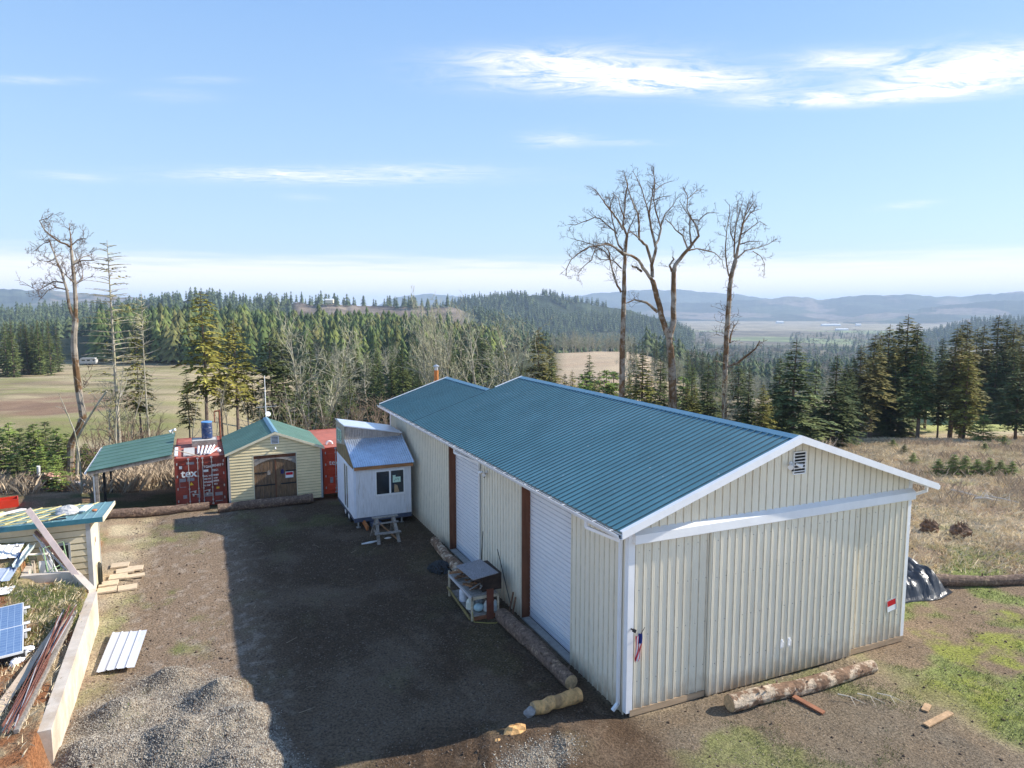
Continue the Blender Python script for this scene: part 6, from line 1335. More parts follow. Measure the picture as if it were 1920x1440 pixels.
def place(k, x, y, z, h, lab, group=None, rz=None, wide=1.0, cat='tree', name=None):
    P = PROT[k]; s = h / P[2]; rz = random.uniform(0, 6.28) if rz is None else rz
    if P[0] is None:
        P[0] = P[1](); o = P[0]; o.location = (x, y, z - .1); o.rotation_euler = (0, 0, rz); o.scale = (s * wide, s * wide, s)
    else:
        o = copy_thing(P[0], (x, y, z - .1), rz, (s * wide, s * wide, s))
        if 'group' in o: del o['group']
    o['label'] = lab; o['category'] = cat
    if group: o['group'] = group
    if name: o.name = name
    return o
random.seed(5)
for (k, px, v, yt, wide, lab) in [
 ('fir_dark', 1490, 62, 632, 1.15, 'broad dark conifer rising just left of the barn gable peak'),
 ('fir_mid', 1568, 66, 660, 1.15, 'broad mid green conifer right of the darkest one above the gable'),
 ('fir_yel', 1432, 58, 715, 1.15, 'yellow green conifer low against the left side of the darkest one'),
 ('fir_mid', 1405, 64, 683, .9, 'green conifer right of the narrow brush-crowned bare tree'),
 ('fir_dark', 1385, 76, 672, .9, 'dark conifer top behind the narrow bare tree trunk'),
 ('fir_mid', 1328, 68, 676, 1.1, 'green conifer between the forked bare tree and the narrow one'),
 ('fir_mid', 1298, 70, 678, 1.0, 'green conifer just right of the forked bare tree trunk'),
 ('fir_yel', 1205, 62, 655, 1.2, 'olive green conifer between the two leftmost tall bare trees'),
 ('fir_mid', 1238, 66, 668, 1.0, 'green conifer touching the left side of the forked trunk'),
 ('fir_tall2', 1590, 76, 680, 1.2, 'small conifer in the gap right of the mid green one'),
 ('fir_olive', 1612, 82, 645, 1.0, 'leftmost olive conifer of the right hand clump'),
 ('fir_tall', 1637, 84, 625, 1.1, 'tall conifer at the left of the right clump with bare twin stems'),
 ('fir_olive', 1664, 90, 606, 1.0, 'brownish conifer left of the tallest in the right clump'),
 ('fir_olive', 1697, 92, 588, 1.15, 'tallest conifer of the clump right of the barn gable'),
 ('fir_tall2', 1716, 88, 604, 1.0, 'conifer close against the right side of the tallest one'),
 ('fir_tall2', 1728, 79, 640, 1.05, 'green conifer with slender bare trunk at the clump right edge'),
 ('fir_tall2', 1740, 94, 645, .9, 'narrow conifer at the gap of the two right clumps'),
 ('fir_dark', 1680, 86, 690, 1.5, 'dark shaggy conifer low in the middle of the right clump'),
 ('fir_tall2', 1764, 104, 632, .9, 'narrow bluish conifer behind the gap of the right clumps'),
 ('fir_tall', 1789, 78, 612, 1.1, 'tall conifer with a straight bare lower trunk beside the yellow green one'),
 ('fir_tall2', 1765, 80, 700, .8, 'thin conifer with bare trunk at the left of the second clump'),
 ('fir_yel', 1815, 76, 640, .9, 'sunlit yellow green conifer in the second right clump'),
 ('fir_olive', 1808, 80, 596, .85, 'slim tall conifer behind the sunlit yellow green one'),
 ('fir_olive', 1840, 118, 606, .9, 'first conifer of the far right stand, left side'),
 ('fir_olive', 1866, 122, 588, 1.0, 'tallest conifer of the far right stand'),
 ('fir_dark', 1880, 115, 640, 1.2, 'dark low conifer in the middle of the far right stand'),
 ('fir_olive', 1896, 120, 602, 1.0, 'brownish conifer right of the tallest in the far right stand'),
 ('fir_olive', 1920, 112, 620, 1.1, 'conifer cut by the right photo edge, tall'),
 ('fir_mid', 1850, 128, 652, 1.1, 'green conifer low at the left foot of the far right stand'),
 ('fir_raggd', 1913, 74, 690, 1.2, 'lone conifer with bare lower trunk at the right edge of the green field')]:
    x, y, z, h = top_h(px, v, yt); place(k, x, y, z, h, lab, wide=wide * 1.45)
for (k, px, v, yt, wide, lab) in [
 ('fir_sparse', 384, 54, 543, 1.05, 'tallest thin yellow green conifer behind the rust container'),
 ('fir_sparse2', 442, 57, 592, 1.05, 'second yellow green conifer behind the yellow shed roof'),
 ('fir_sparse2', 412, 62, 630, .9, 'smaller yellow green conifer between the two tall ones'),
 ('fir_sparse2', 462, 60, 655, .8, 'small yellow green conifer right of the second one'),
 ('fir_sparse2', 350, 56, 700, .9, 'low yellow green conifer on thin stems behind the carport corner'),
 ('fir_sparse', 258, 52, 622, .8, 'drooping yellow green conifer behind the carport roof'),
 ('fir_dead', 216, 48, 447, 1.2, 'tall nearly bare conifer with upswept dead branches at the left'),
 ('fir_dead2', 272, 50, 543, 1.0, 'thin dead conifer leaning behind the carport'),
 ('fir_raggd', 508, 60, 622, 1.1, 'dark ragged conifer behind the yellow shed antenna'),
 ('fir_raggd', 530, 66, 640, 1.2, 'second dark ragged conifer right of the antenna mast'),
 ('fir_dark', 556, 70, 700, .9, 'dark conifer under the pale bare maple'),
 ('fir_mid', 655, 66, 668, .75, 'narrow pointed conifer left of the barn rear corner'),
 ('fir_dark', 604, 62, 735, 1.0, 'dark low conifer behind the orange container'),
 ('fir_mid', 640, 60, 742, .9, 'bright green conifer above the tiny house roof'),
 ('fir_oliv2', 1010, 78, 610, 1.3, 'brown green dying conifer behind the barn ridge'),
 ('fir_mid', 1035, 74, 660, 1.1, 'shaggy green conifer right of the dying one behind the ridge'),
 ('fir_dark', 1105, 112, 660, 1.0, 'lone dark conifer standing on the brown meadow'),
 ('fir_mid', 868, 72, 700, .9, 'green conifer in the dip between the two barn roofs'),
 ('fir_mid', 735, 110, 675, .9, 'conifer beyond the barn rear corner with pale bushes round it'),
 ('fir_dark', 700, 118, 668, .8, 'dark conifer left of the rear roof peak in the hollow')]:
    if k == 'fir_oliv2': k = 'fir_olive'
    x, y, z, h = top_h(px, v, yt); place(k, x, y, z, h, lab, wide=wide)
for (k, px, v, yt, wide, lab) in [
 ('maple', 588, 66, 590, 1.05, 'pale bare maple with rounded crown behind the yellow shed'),
 ('maple2', 822, 82, 572, .9, 'upright fan-shaped bare maple behind the rear barn roof'),
 ('maple', 925, 80, 585, 1.1, 'bare lichen covered maple behind the barn ridge, left of the dying conifer'),
 ('maple3', 980, 84, 580, 1.0, 'bare lichen covered maple mixed with the dying conifer'),
 ('maple3', 200, 50, 700, .9, 'twiggy bare tree left of the carport roof'),
 ('sapling', 205, 44, 655, 1.2, 'thin bare maple with broken top behind the carport left corner'),
 ('sapling', 235, 50, 690, 1.3, 'slender leafless sapling behind the carport middle'),
 ('sapling', 520, 58, 700, 1.0, 'bare pale sapling in front of the dark ragged conifers'),
 ('sapling', 545, 56, 720, 1.1, 'leafless sapling left of the pale maple trunk'),
 ('sapling', 425, 55, 690, .9, 'bare sapling rising behind the yellow shed left eave'),
 ('sapling', 480, 56, 705, .9, 'bare sapling rising behind the shed peak'),
 ('maple3', 1360, 60, 690, .7, 'bushy leafless tree around the foot of the narrow bare tree')]:
    x, y, z, h = top_h(px, v, yt); place(k, x, y, z, h, lab, wide=wide)
# bare stems of young trees behind the shed
stems = [(px_, v_) for px_, v_ in zip([352, 398, 405, 470, 492, 500, 535, 548, 575, 606, 640], [52, 50, 58, 53, 60, 52, 56, 50, 54, 58, 55])]
for i, (px_, v_) in enumerate(stems):
    x, y, z, h = top_h(px_, v_, random.uniform(690, 730)); place('sapling', x, y, z, h, 'slim leafless stem standing behind the yellow shed and container', 'slim leafless stems behind the sheds')
for (k, px, v, yt, wide, lab) in [
 ('fir_olive', 1648, 100, 618, 1.3, 'brown green conifer behind the left part of the right clump'), ('fir_tall2', 1682, 104, 602, 1.3, 'dense conifer behind the tallest one, left shoulder'), ('fir_olive', 1712, 108, 612, 1.3, 'dense conifer behind the tallest one, right shoulder'), ('fir_mid', 1600, 90, 668, 1.2, 'bushy conifer at the left foot of the right clump'),
 ('fir_tall', 1800, 92, 606, 1.3, 'second row conifer behind the sunlit yellow green one'), ('fir_olive', 1828, 130, 612, 1.4, 'dark conifer in the gap left of the far right stand'), ('fir_tall2', 1882, 132, 596, 1.4, 'back row conifer of the far right stand'), ('fir_tall', 1908, 128, 606, 1.4, 'back row conifer near the right photo edge'), ('fir_mid', 1900, 110, 650, 1.4, 'bushy green conifer low in the far right stand'), ('fir_dark', 1868, 112, 660, 1.4, 'shadowy conifer at the foot of the far right stand'),
 ('fir_mid', 1530, 74, 672, 1.3, 'green conifer between the darkest one and the mid green one'), ('fir_dark', 1462, 66, 664, 1.2, 'dark conifer shouldering the broad darkest one on its left'), ('fir_tall2', 1585, 70, 690, 1.4, 'bushy conifer filling the gap above the gable peak'),
 ('fir_mid', 885, 92, 640, 1.3, 'green conifer left of the lichen maples behind the ridge dip'), ('fir_mid', 950, 96, 650, 1.3, 'green conifer between the lichen maples'), ('fir_olive', 1030, 90, 640, 1.4, 'olive conifer just right of the dying conifer'), ('fir_mid', 790, 120, 660, 1.3, 'green conifer beyond the stovepipe'), ('fir_dark', 905, 130, 625, 1.4, 'dark conifer behind the lichen maples'), ('fir_dark', 845, 125, 640, 1.3, 'dark conifer right of the fan-shaped maple')]:
    x, y, z, h = top_h(px, v, yt); place(k, x, y, z, h, lab, wide=wide)
# young conifers
for (px, v, yt, k, lab) in [(1772, 45, 858, 'young', 'young fir nearest the barn roof corner in the meadow'), (1800, 45, 850, 'young', 'young fir second from the left in the meadow row'), (1822, 45, 852, 'young', 'fullest young fir in the meadow row'), (1846, 45, 858, 'young', 'young fir in the middle of the meadow row'), (1868, 45, 856, 'young', 'young fir right of the middle in the meadow row'), (1890, 45, 860, 'young', 'young fir second from the right in the meadow row'), (1912, 45, 862, 'young', 'young fir at the right end of the meadow row'),
        (1852, 72, 776, 'young', 'small fir standing at the edge of the green field'), (1893, 66, 814, 'young', 'small fir below the lone conifer at the right'), (1857, 60, 832, 'young', 'tiny fir above the meadow row'), (1705, 56, 843, 'young2', 'round dark bush above the barn rake'), (1722, 50, 880, 'young', 'tiny yellowish fir against the barn rake'), (1682, 60, 845, 'young', 'tiny fir left of the round dark bush')]:
    x, y, z, h = top_h(px, v, yt); place(k, x, y, z, max(h, .9), lab, wide=1.9)
for (px, v, yt) in [(8, 44, 790), (30, 46, 800), (55, 44, 792), (78, 45, 788), (98, 43, 800), (115, 46, 810), (20, 40, 840), (64, 41, 835), (92, 40, 850), (46, 50, 800), (-12, 42, 800), (150, 46, 830), (170, 44, 845)]:
    x, y, z, h = top_h(px, v, yt); place('young' if random.random() < .75 else 'young2', x, y, z, h, 'feathery light green young fir on the bank at the left', 'young firs at the left', wide=1.25)
for i in range(22):
    px = 1055 + i * 14 + random.uniform(-5, 5); v = random.uniform(66, 84); yt = random.uniform(688, 712) + max(0, (px - 1150)) * .06
    x, y, z, h = top_h(px, v, yt); place(random.choice(['fir_mid', 'young', 'fir_yel', 'fir_mid']), x, y, z, max(h, 2), 'green conifer in the row along the barn ridge line', 'low conifers behind the barn ridge', wide=1.2)
# ------------------------------------------------------------------ mixed wood in the hollow, distant conifers
random.seed(11)
def lowfir(n_lay=6, sp=7, jit=.2, seed=0, trunk=True):
    r = random.Random(seed); v = []; f = []
    for k in range(n_lay):
        t = k / n_lay; zb = .06 + .86 * t; R_ = .21 * (1 - t) ** .8 + .015; zt = zb + .30 * (1 - t * .5)
        o = len(v); v.append((0, 0, min(zt, 1.0)))
        for j in range(sp * 2): a = pi * j / sp + k * .5; rr = R_ * (1.15 if j % 2 == 0 else .5) * (1 + r.uniform(-jit, jit)); v.append((rr * cos(a), rr * sin(a), zb - (.03 if j % 2 == 0 else -.06)))
        for j in range(sp * 2): f.append((o, o + 1 + j, o + 1 + (j + 1) % (sp * 2)))
    return np.array(v), np.array(f)
def scatter(name, protos, P, Hs, m, col=None, wide=1.0, **k):
    """one merged mesh of many copies (stuff)"""
    V = []; F = []; off = 0; r = np.random.default_rng(4)
    for i, (x, y, z) in enumerate(P):
        pv, pf = protos[i % len(protos)]; a = r.uniform(0, 6.28); h = Hs[i]; w = h * r.uniform(.8, 1.25) * wide
        q = np.stack([(pv[:, 0] * cos(a) - pv[:, 1] * sin(a)) * w + x, (pv[:, 0] * sin(a) + pv[:, 1] * cos(a)) * w + y, pv[:, 2] * h + z], 1); V.append(q); F.append(pf + off); off += len(pv)
    return nmesh(name, np.concatenate(V), np.concatenate(F), m)
LF = [lowfir(seed=s) for s in range(4)]; LF5 = [lowfir(4, 4, seed=s) for s in range(3)]
def varmat(nm, c, c2): return mat(nm, c, rough=.9, var=.55, vs=.16, col2=c2, c2w=.9, mask=(.42, .58), spec=.1, detail=8)
M_forest = varmat('forest_needles', (.085, .125, .042), (.155, .18, .058))
M_forest2 = varmat('far_forest_needles', (.06, .09, .045), (.10, .125, .055))
def midfir(seed, fm): return conifer('conifer', 18, 2.7, .04, .62, .35, seed, fm, wh=.85, spr=1.5, single=True)
Fh = fol('hillside_fir_needles', (.085, .125, .042), (.18, .195, .065), .45)
mf = [midfir(81 + i, Fh) for i in range(3)]
used = [False] * 3
def place1(i, x, y, z, h, lab, grp):
    o = mf[i]
    if used[i]: o = o.copy(); COL.objects.link(o)
    used[i] = True; o.location = (x, y, z - .3); s = h / 18; w = s * random.uniform(.95, 1.3); o.scale = (w, w, s); o.rotation_euler = (0, 0, random.uniform(0, 6.28)); o['label'] = lab; o['category'] = 'tree'; o['group'] = grp; return o
# dense forest on the hillside left of centre
cand = []
for v in np.arange(284, 500, 5.2):
    for u in np.arange(-.58 * v, -.02 * v, 5.0):
        uu_ = u + random.uniform(-1.8, 1.8); vv = v + random.uniform(-2, 2); a = uu_ / vv
        front = 286 if a < -.30 else (286 - (a + .30) / .28 * 110)
        if vv < front: continue
        x, y, _ = C2W(uu_, vv); cand.append((vv, x, y, a))
for v in np.arange(176, 284, 5.4):
    for u in np.arange(-.26 * v, -.02 * v, 5.2):
        uu_ = u + random.uniform(-1.8, 1.8); vv = v + random.uniform(-2, 2); a = uu_ / vv
        if vv < 286 - (a + .30) / .28 * 110 or random.random() < .15: continue
        x, y, _ = C2W(uu_, vv); cand.append((vv, x, y, a))
for i_ in range(12):          # leafless trees between the plantation and the hollow
    v = random.uniform(150, 300); a = random.uniform(-.27, -.03); x, y, _ = C2W(a * v, v); place(random.choice(['maple3', 'oak', 'maple']), x, y, T(x, y), random.uniform(10, 14), 'pale leafless tree among the plantation conifers on the slope', 'leafless trees among the plantation', wide=1.1)
# the stand at the left edge of the field
left = []
for k in range(46):
    px_ = random.uniform(-60, 112); vv = random.uniform(196, 236); p = PX(px_, 690, vv); left.append((vv, p[0], p[1]))
for (vv, x, y) in left: place1(random.randrange(3), x, y, T(x, y), random.uniform(13.5, 17.5), 'dark conifer in the stand at the far left of the field', 'conifers at the left end of the field')
cand.sort(); n_ind = 50
for (vv, x, y, a) in cand[:n_ind]: place1(random.randrange(3), x, y, T(x, y), random.gauss(17, 2.4), 'conifer of the dense plantation on the hillside beyond the field', 'conifers of the hillside plantation')
rest = cand[n_ind:]; P = []; Hs = []
for (vv, x, y, a) in rest: P.append((x, y, T(x, y))); Hs.append(random.gauss(17, 2.6))
M_fb = varmat('olive_forest_needles', (.11, .125, .045), (.19, .18, .07)); M_fc = varmat('deep_forest_needles', (.045, .075, .036), (.08, .105, .045))
sel = [min(2, int(3.4 * float(fbm(np.array([p_[0]]), np.array([p_[1]]), 3, 45)[0]) + random.uniform(-.9, .9))) if random.random() < .8 else random.randrange(3) for p_ in P]
for j_, m_ in enumerate((M_fb, M_forest, M_fc)): kind(scatter('forest', LF, [p_ for p_, s_ in zip(P, sel) if max(s_, 0) == j_], [h_ for h_, s_ in zip(Hs, sel) if max(s_, 0) == j_], m_, wide=1.15), 'stuff')
# hollow between the plantation and the barn: pale lichen trees, dark firs
for i in range(115):
    for _ in range(20):
        v = random.uniform(95, 185); a = random.uniform(-.30, .02) 
        if v > 95 + 90 * (a + .36) / .3 * 1.3 or True: break
    x, y, _ = C2W(a * v, v); k = random.random()
    if k < .30: place(random.choice(['oak', 'oak', 'maple3']), x, y, T(x, y), random.uniform(6, 9.5), 'pale lichen covered bare tree in the hollow behind the barn', 'pale bare trees in the hollow', wide=1.2)
    else: place(random.choice(['fir_mid', 'fir_dark', 'fir_mid', 'fir_tall2']), x, y, T(x, y), random.uniform(9, 15), 'conifer among pale bare trees in the hollow behind the barn', 'conifers in the hollow')
# tree line behind the brown meadow and wooded slope to the right of it
for i in range(34):
    px_ = 1035 + i * 4.6 + random.uniform(-3, 3); v = random.uniform(455, 500); p = PX(px_, 650, v); place(random.choice(['maple3', 'maple', 'oak']), p[0], p[1], T(p[0], p[1]), random.uniform(12, 16), 'leafless tree in the row behind the brown meadow', 'leafless trees behind the meadow')
P = []; Hs = []
for i in range(46):
    px_ = random.uniform(1168, 1420); v = random.uniform(250, 380); p = PX(px_, 660, v); place1(random.randrange(3), p[0], p[1], T(p[0], p[1]), random.uniform(11, 17), 'bluish conifer in the wood beyond the brown meadow', 'conifers beyond the meadow')
for i in range(60):
    px_ = random.uniform(1165, 1650); v = random.uniform(150, 420); p = PX(px_, 660, v); place(random.choice(['oak', 'oak', 'maple3']), p[0], p[1], T(p[0], p[1]), random.uniform(7, 12), 'pale grey leafless tree on the slope right of the meadow', 'pale leafless trees on the right slope', wide=1.25)
# farther woods as stuff
def puff(seed, n=170):
    r = random.Random(seed); v = []; f = []
    for k in range(n):
        a = r.uniform(0, 6.28); e = r.uniform(-.3, 1.5); rr = r.uniform(.5, 1) ** .5; c = Vector((.42 * cos(a) * cos(e) * rr, .42 * sin(a) * cos(e) * rr, .55 + .42 * sin(e) * rr)); d = Vector((r.uniform(-1, 1), r.uniform(-1, 1), r.uniform(-.2, 1))).normalized() * .13; s = d.orthogonal().normalized() * .012
        o = len(v); v += [tuple(c - s), tuple(c + s), tuple(c + d)]; f.append((o, o + 1, o + 2))
    for k in range(4): a = k * 1.57; o = len(v); v += [(.015 * cos(a), .015 * sin(a), 0), (.015 * cos(a + 1.57), .015 * sin(a + 1.57), 0), (.0, .0, .8)]; f.append((o, o + 1, o + 2))
    return np.array(v), np.array(f)
PF = [puff(s) for s in range(3)]
M_puff = varmat('far_bare_woods', (.26, .225, .17), (.20, .19, .13))
P = []; Hs = []; P2 = []; H2 = []
for i in range(2600):
    v = random.uniform(420, 1500); a = random.uniform(.10, .62)
    if a < .19 and v < 560: continue
    x, y, _ = C2W(a * v, v); z = T(x, y)
    if fbm(np.array([x]), np.array([y]), 3, 120)[0] > .52 or v < 0: P.append((x, y, z)); Hs.append(random.uniform(12, 22))
    else: P2.append((x, y, z)); H2.append(random.uniform(8, 13))
for i in range(1500):
    v = random.uniform(500, 760); a = random.uniform(-.75, .10); x, y, _ = C2W(a * v, v); P.append((x, y, T(x, y))); Hs.append(random.uniform(12, 20))
for i in range(500):                       # hedgerows and copses on the valley floor
    px_ = random.choice([random.uniform(1480, 1700), random.uniform(1230, 1330), random.uniform(1600, 1760)]); v = random.uniform(1500, 2500); p = PX(px_, 640, v); (P2 if random.random() < .5 else P).append((p[0], p[1], T(p[0], p[1]))); (H2 if len(P2) > len(H2) else Hs).append(random.uniform(10, 22))
kind(scatter('distant_woods', LF5, P, Hs, M_forest2), 'stuff'); kind(scatter('distant_bare_woods', PF, P2, H2, M_puff, wide=1.3), 'stuff')

# ------------------------------------------------------------------ hills
M_hill = mat('wooded_hill', (.05, .07, .04), rough=.95, var=.5, vs=.02, attr='Col', spec=.05, bump=4.0, bs=.06, detail=10)
def hill(profile, v0, front, back, base, colfn, trees=0, th=22, tz=0, skip=None, seed=1, hn=1.0):
    px_ = np.array([p[0] for p in profile], float); py_ = np.array([p[1] for p in profile], float)
    aa = np.linspace((px_[0] - 960) / FPX, (px_[-1] - 960) / FPX, 520); vs_ = np.linspace(v0 - front, v0 + back, 110)
    A, V_ = np.meshgrid(aa, vs_, indexing='ij'); U = A * V_; X, Y, _ = C2W(U, V_)
    def zf(A, V_, X, Y):
        yy = np.interp(A * FPX + 960, px_, py_) + (fbm(A * 60, A * 0 + v0, 5, 1.0) - .5) * 7; zr = CAMP[2] + (574.4 - yy) * v0 / 1325 - tz
        s = np.where(V_ < v0, (V_ - (v0 - front)) / front, 1 - (V_ - v0) / back); s = np.clip(s, 0, 1)
        g = fbm(X, Y, 5, front * .45); prof = s * (.55 + .45 * s); prof = prof * (1 - (1 - s) * s * 1.6 * (g - .5) * 2.0 * hn)
        return base + (zr - base) * np.clip(prof, 0, 1.0) - 3
    Z = zf(A, V_, X, Y); n1, n2 = A.shape; ii = np.arange(n1 * n2).reshape(n1, n2)
    F = np.stack([ii[:-1, :-1].ravel(), ii[1:, :-1].ravel(), ii[1:, 1:].ravel(), ii[:-1, 1:].ravel()], 1)
    kind(nmesh('hill', np.stack([X.ravel(), Y.ravel(), Z.ravel()], 1), F, M_hill, smooth=True, colors=colfn(A * FPX + 960, (V_ - (v0 - front)) / front, X, Y).reshape(-1, 3)), 'structure')
    if trees:
        r = np.random.default_rng(seed); a = r.uniform(aa[0], aa[-1], trees); v = r.uniform(v0 - front * .97, v0 + back * .12, trees); x, y, _ = C2W(a * v, v); z = zf(a, v, x, y)
        k = np.ones(trees, bool) if skip is None else ~skip(a * FPX + 960, (v - (v0 - front)) / front, x, y); k &= z > base + 1
        P = list(zip(x[k], y[k], z[k])); kind(scatter('distant_woods', LF5, P, r.uniform(.7, 1.15, len(P)) * th, M_forest2), 'stuff')
G = np.array((.045, .062, .036)); BR = np.array((.17, .125, .105))
def c_for(px, s, X, Y): return mixc(np.ones(X.shape + (3,)) * G, (.085, .10, .06), sst(.4, .7, fbm(X, Y, 4, 180)))
def cut_b(px, s, X, Y): return (px > 545) & (px < 900) & (s > .45 + .15 * (fbm(X, Y, 3, 90) - .5)) & (s < 1.04) & ~((px > 770) & (px < 850) & (s < .7)) & ((s < .93) | (fbm(X + 9, Y, 2, 30) < .50))
def c_b(px, s, X, Y): c = c_for(px, s, X, Y); w = (sst(545, 560, px) * sst(890, 850, px) * sst(.42, .5, s)); return mixc(c, mixc(BR * 1.0, (.24, .20, .15), fbm(X, Y, 5, 40)), w)
hill([(-500, 575), (0, 572), (180, 566), (280, 556), (320, 550), (375, 543), (420, 549), (470, 554), (560, 551), (640, 554), (760, 556), (850, 560), (900, 575), (1000, 600)], 1150, 400, 300, -40, c_b, 3400, 22, 12, cut_b, 1)
hill([(760, 600), (820, 572), (870, 556), (920, 552), (990, 547), (1030, 545), (1060, 556), (1110, 563), (1160, 570), (1220, 586), (1260, 600), (1300, 618)], 1900, 650, 400, -90, c_for, 5200, 22, 8, lambda px, s, X, Y: (fbm(X, Y, 3, 120) > .66), 2)
hill([(1640, 650), (1700, 628), (1760, 612), (1820, 597), (1880, 592), (1920, 590), (2400, 575)], 2100, 500, 400, -90, c_for, 2600, 22, 8, None, 3)
def c_far(px, s, X, Y): return mixc(mixc(c_for(px, s, X, Y) * .55, (.22, .17, .13), sst(.54, .60, fbm(X + 70, Y, 6, 420)) * .85), (.10, .12, .07), sst(.5, .6, fbm(X, Y + 90, 5, 260)) * .5)
hill([(-700, 530), (0, 541), (60, 543), (100, 543), (180, 550), (260, 558), (330, 572), (400, 600)], 4000, 1600, 900, -90, c_far, 0, seed=4)
hill([(1100, 612), (1150, 575), (1200, 568), (1300, 566), (1400, 562), (1480, 556), (1540, 560), (1600, 555), (1700, 552), (1760, 557), (1850, 550), (1920, 546), (2400, 535)], 6200, 1400, 900, -90, c_far, 0, hn=.7)
hill([(1430, 620), (1560, 600), (1650, 585), (1750, 574), (1830, 566), (1920, 560), (2400, 548)], 4900, 900, 600, -90, c_far, 0, hn=.7)
hill([(960, 574), (1080, 553), (1160, 547), (1220, 542), (1300, 545), (1380, 552), (1460, 562), (1520, 574)], 7600, 1200, 900, -90, c_for, 0, hn=.5)
hill([(700, 574), (740, 560), (770, 554), (810, 551), (850, 553), (900, 562), (960, 574)], 7400, 1100, 900, -90, c_for, 0, hn=.5)

# ------------------------------------------------------------------ far buildings and the camper
def gable_house(name, c, L_, w, h, rise, rz, wall, roof, label, cat, group=None):
    t = thing(name, (c[0], c[1], c[2]), label, cat, group); Mx = rotm(rz)
    def tf(p): return tuple(Mx @ Vector(p) + Vector(c))
    q = MB(); q.add([tf(p) for p in ((-L_ / 2, -w / 2, -2), (L_ / 2, -w / 2, -2), (L_ / 2, w / 2, -2), (-L_ / 2, w / 2, -2), (-L_ / 2, -w / 2, h), (L_ / 2, -w / 2, h), (L_ / 2, w / 2, h), (-L_ / 2, w / 2, h), (-L_ / 2, 0, h + rise), (L_ / 2, 0, h + rise))], [(0, 1, 5, 4), (1, 2, 6, 9, 5), (2, 3, 7, 6), (3, 0, 4, 8, 7)]); q.build('wall', wall, t)
    e = .6; q = MB(); q.add([tf(p) for p in ((-L_ / 2 - e, -w / 2 - e, h - e * rise / (w / 2)), (L_ / 2 + e, -w / 2 - e, h - e * rise / (w / 2)), (L_ / 2 + e, 0, h + rise + .05), (-L_ / 2 - e, 0, h + rise + .05), (L_ / 2 + e, w / 2 + e, h - e * rise / (w / 2)), (-L_ / 2 - e, w / 2 + e, h - e * rise / (w / 2)))], [(0, 1, 2, 3), (3, 2, 4, 5)]); o = q.build('roof', roof, t); o.modifiers.new('s', 'SOLIDIFY').thickness = .2
    return t
for (px_, v, L_, w, h, lab) in ((1553, 3650, 95, 20, 6, 'longest white farm building on the valley floor'), (1574, 2980, 50, 14, 5, 'white farm building below the longest one in the valley'), (1604, 3700, 26, 16, 7, 'small white farm building at the right of the valley fields'), (1458, 4200, 40, 24, 9, 'white farmhouse at the foot of the far hills')):
    x, y = spot(px_, v); gable_house('farm_building', (x, y, T(x, y)), L_, w, h, w * .22, -YAW, M_white, M_white, lab, 'farm building')
x, y = spot(622, 1120); gable_house('farmhouse', (x, y, 17.5), 12, 7, 3, 2, -YAW, M_creamp, M_white, 'tiny pale house among trees on the ridge crest', 'house')
x, y = spot(798, 53); gable_house('outbuilding', (x, y, T(x, y)), 2.6, 2.2, 3.0 - T(x, y) * 0 + .2, .45, -YAW + .25, mat('red_brown_boards', (.25, .10, .06), var=.2), mat('white_metal_roof', (.72, .73, .76), rough=.4), 'small outbuilding with white metal roof behind the rear barn roof', 'outbuilding')
sp = PX(818, 700, 49); gz_ = T(sp[0], sp[1]); zt_ = PX(818, 690, 49)[2]
t = thing('stovepipe', (sp[0], sp[1], gz_), 'rust orange stovepipe with metal cap behind the rear barn ridge', 'stovepipe')
q = MB(); q.tube([(sp[0], sp[1], gz_), (sp[0], sp[1], zt_ - .15)], .16, 14); q.build('pipe', mat('rust_orange_pipe', (.50, .20, .06), rough=.6, metal=.3, var=.2, vs=2), t)
q = MB(); q.tube([(sp[0], sp[1], zt_ - .15), (sp[0], sp[1], zt_ + .08)], .13, 14); q.build('collar', M_steel, t)
q = MB(); q.tube([(sp[0], sp[1], zt_ + .12), (sp[0], sp[1], zt_ + .25)], [.24, .03], 14); q.tube([(sp[0], sp[1], zt_ + .05), (sp[0], sp[1], zt_ + .14)], .02, 4); q.build('cap', M_steel, t)
# camper
x, y = spot(168, 282); z = T(x, y); t = thing('camper', (x, y, z), 'white camper trailer parked on the far side of the left field', 'camper')
Mx = rotm(-YAW + .15); o_ = (x, y, z + .6)
q = MB()
prof = [(-2.9, 0), (2.9, 0), (3.0, .5), (3.0, 1.7), (2.6, 2.2), (-2.5, 2.2), (-3.0, 1.5), (-3.1, .5)]
q.add([tuple(Mx @ Vector((a, s * 1.15, b)) + Vector(o_)) for s in (-1, 1) for a, b in prof], [tuple(range(8)), tuple(range(15, 7, -1))] + [(i, (i + 1) % 8, 8 + (i + 1) % 8, 8 + i) for i in range(8)]); q.build('body', mat('dull_camper_skin', (.50, .49, .47), rough=.6, var=.15), t)
for a, b in ((-2.2, -.9), (-.2, .9), (1.9, 2.6)): q = MB(); q.box(a, b, -1.18, -1.155, 1.0, 1.6, Mx, o_); q.build('window', M_glass, t)
for a in (-.6, .4): q = MB(); q.tube([tuple(Mx @ Vector((a, -1.0, -.25)) + Vector(o_)), tuple(Mx @ Vector((a, -.8, -.25)) + Vector(o_))], .36, 12); q.build('wheel', M_rub, t)
q = MB(); q.bar(tuple(Mx @ Vector((-3, 0, -.1)) + Vector(o_)), tuple(Mx @ Vector((-4.4, 0, -.2)) + Vector(o_)), .2, .15); q.build('tow_bar', M_steel, t)
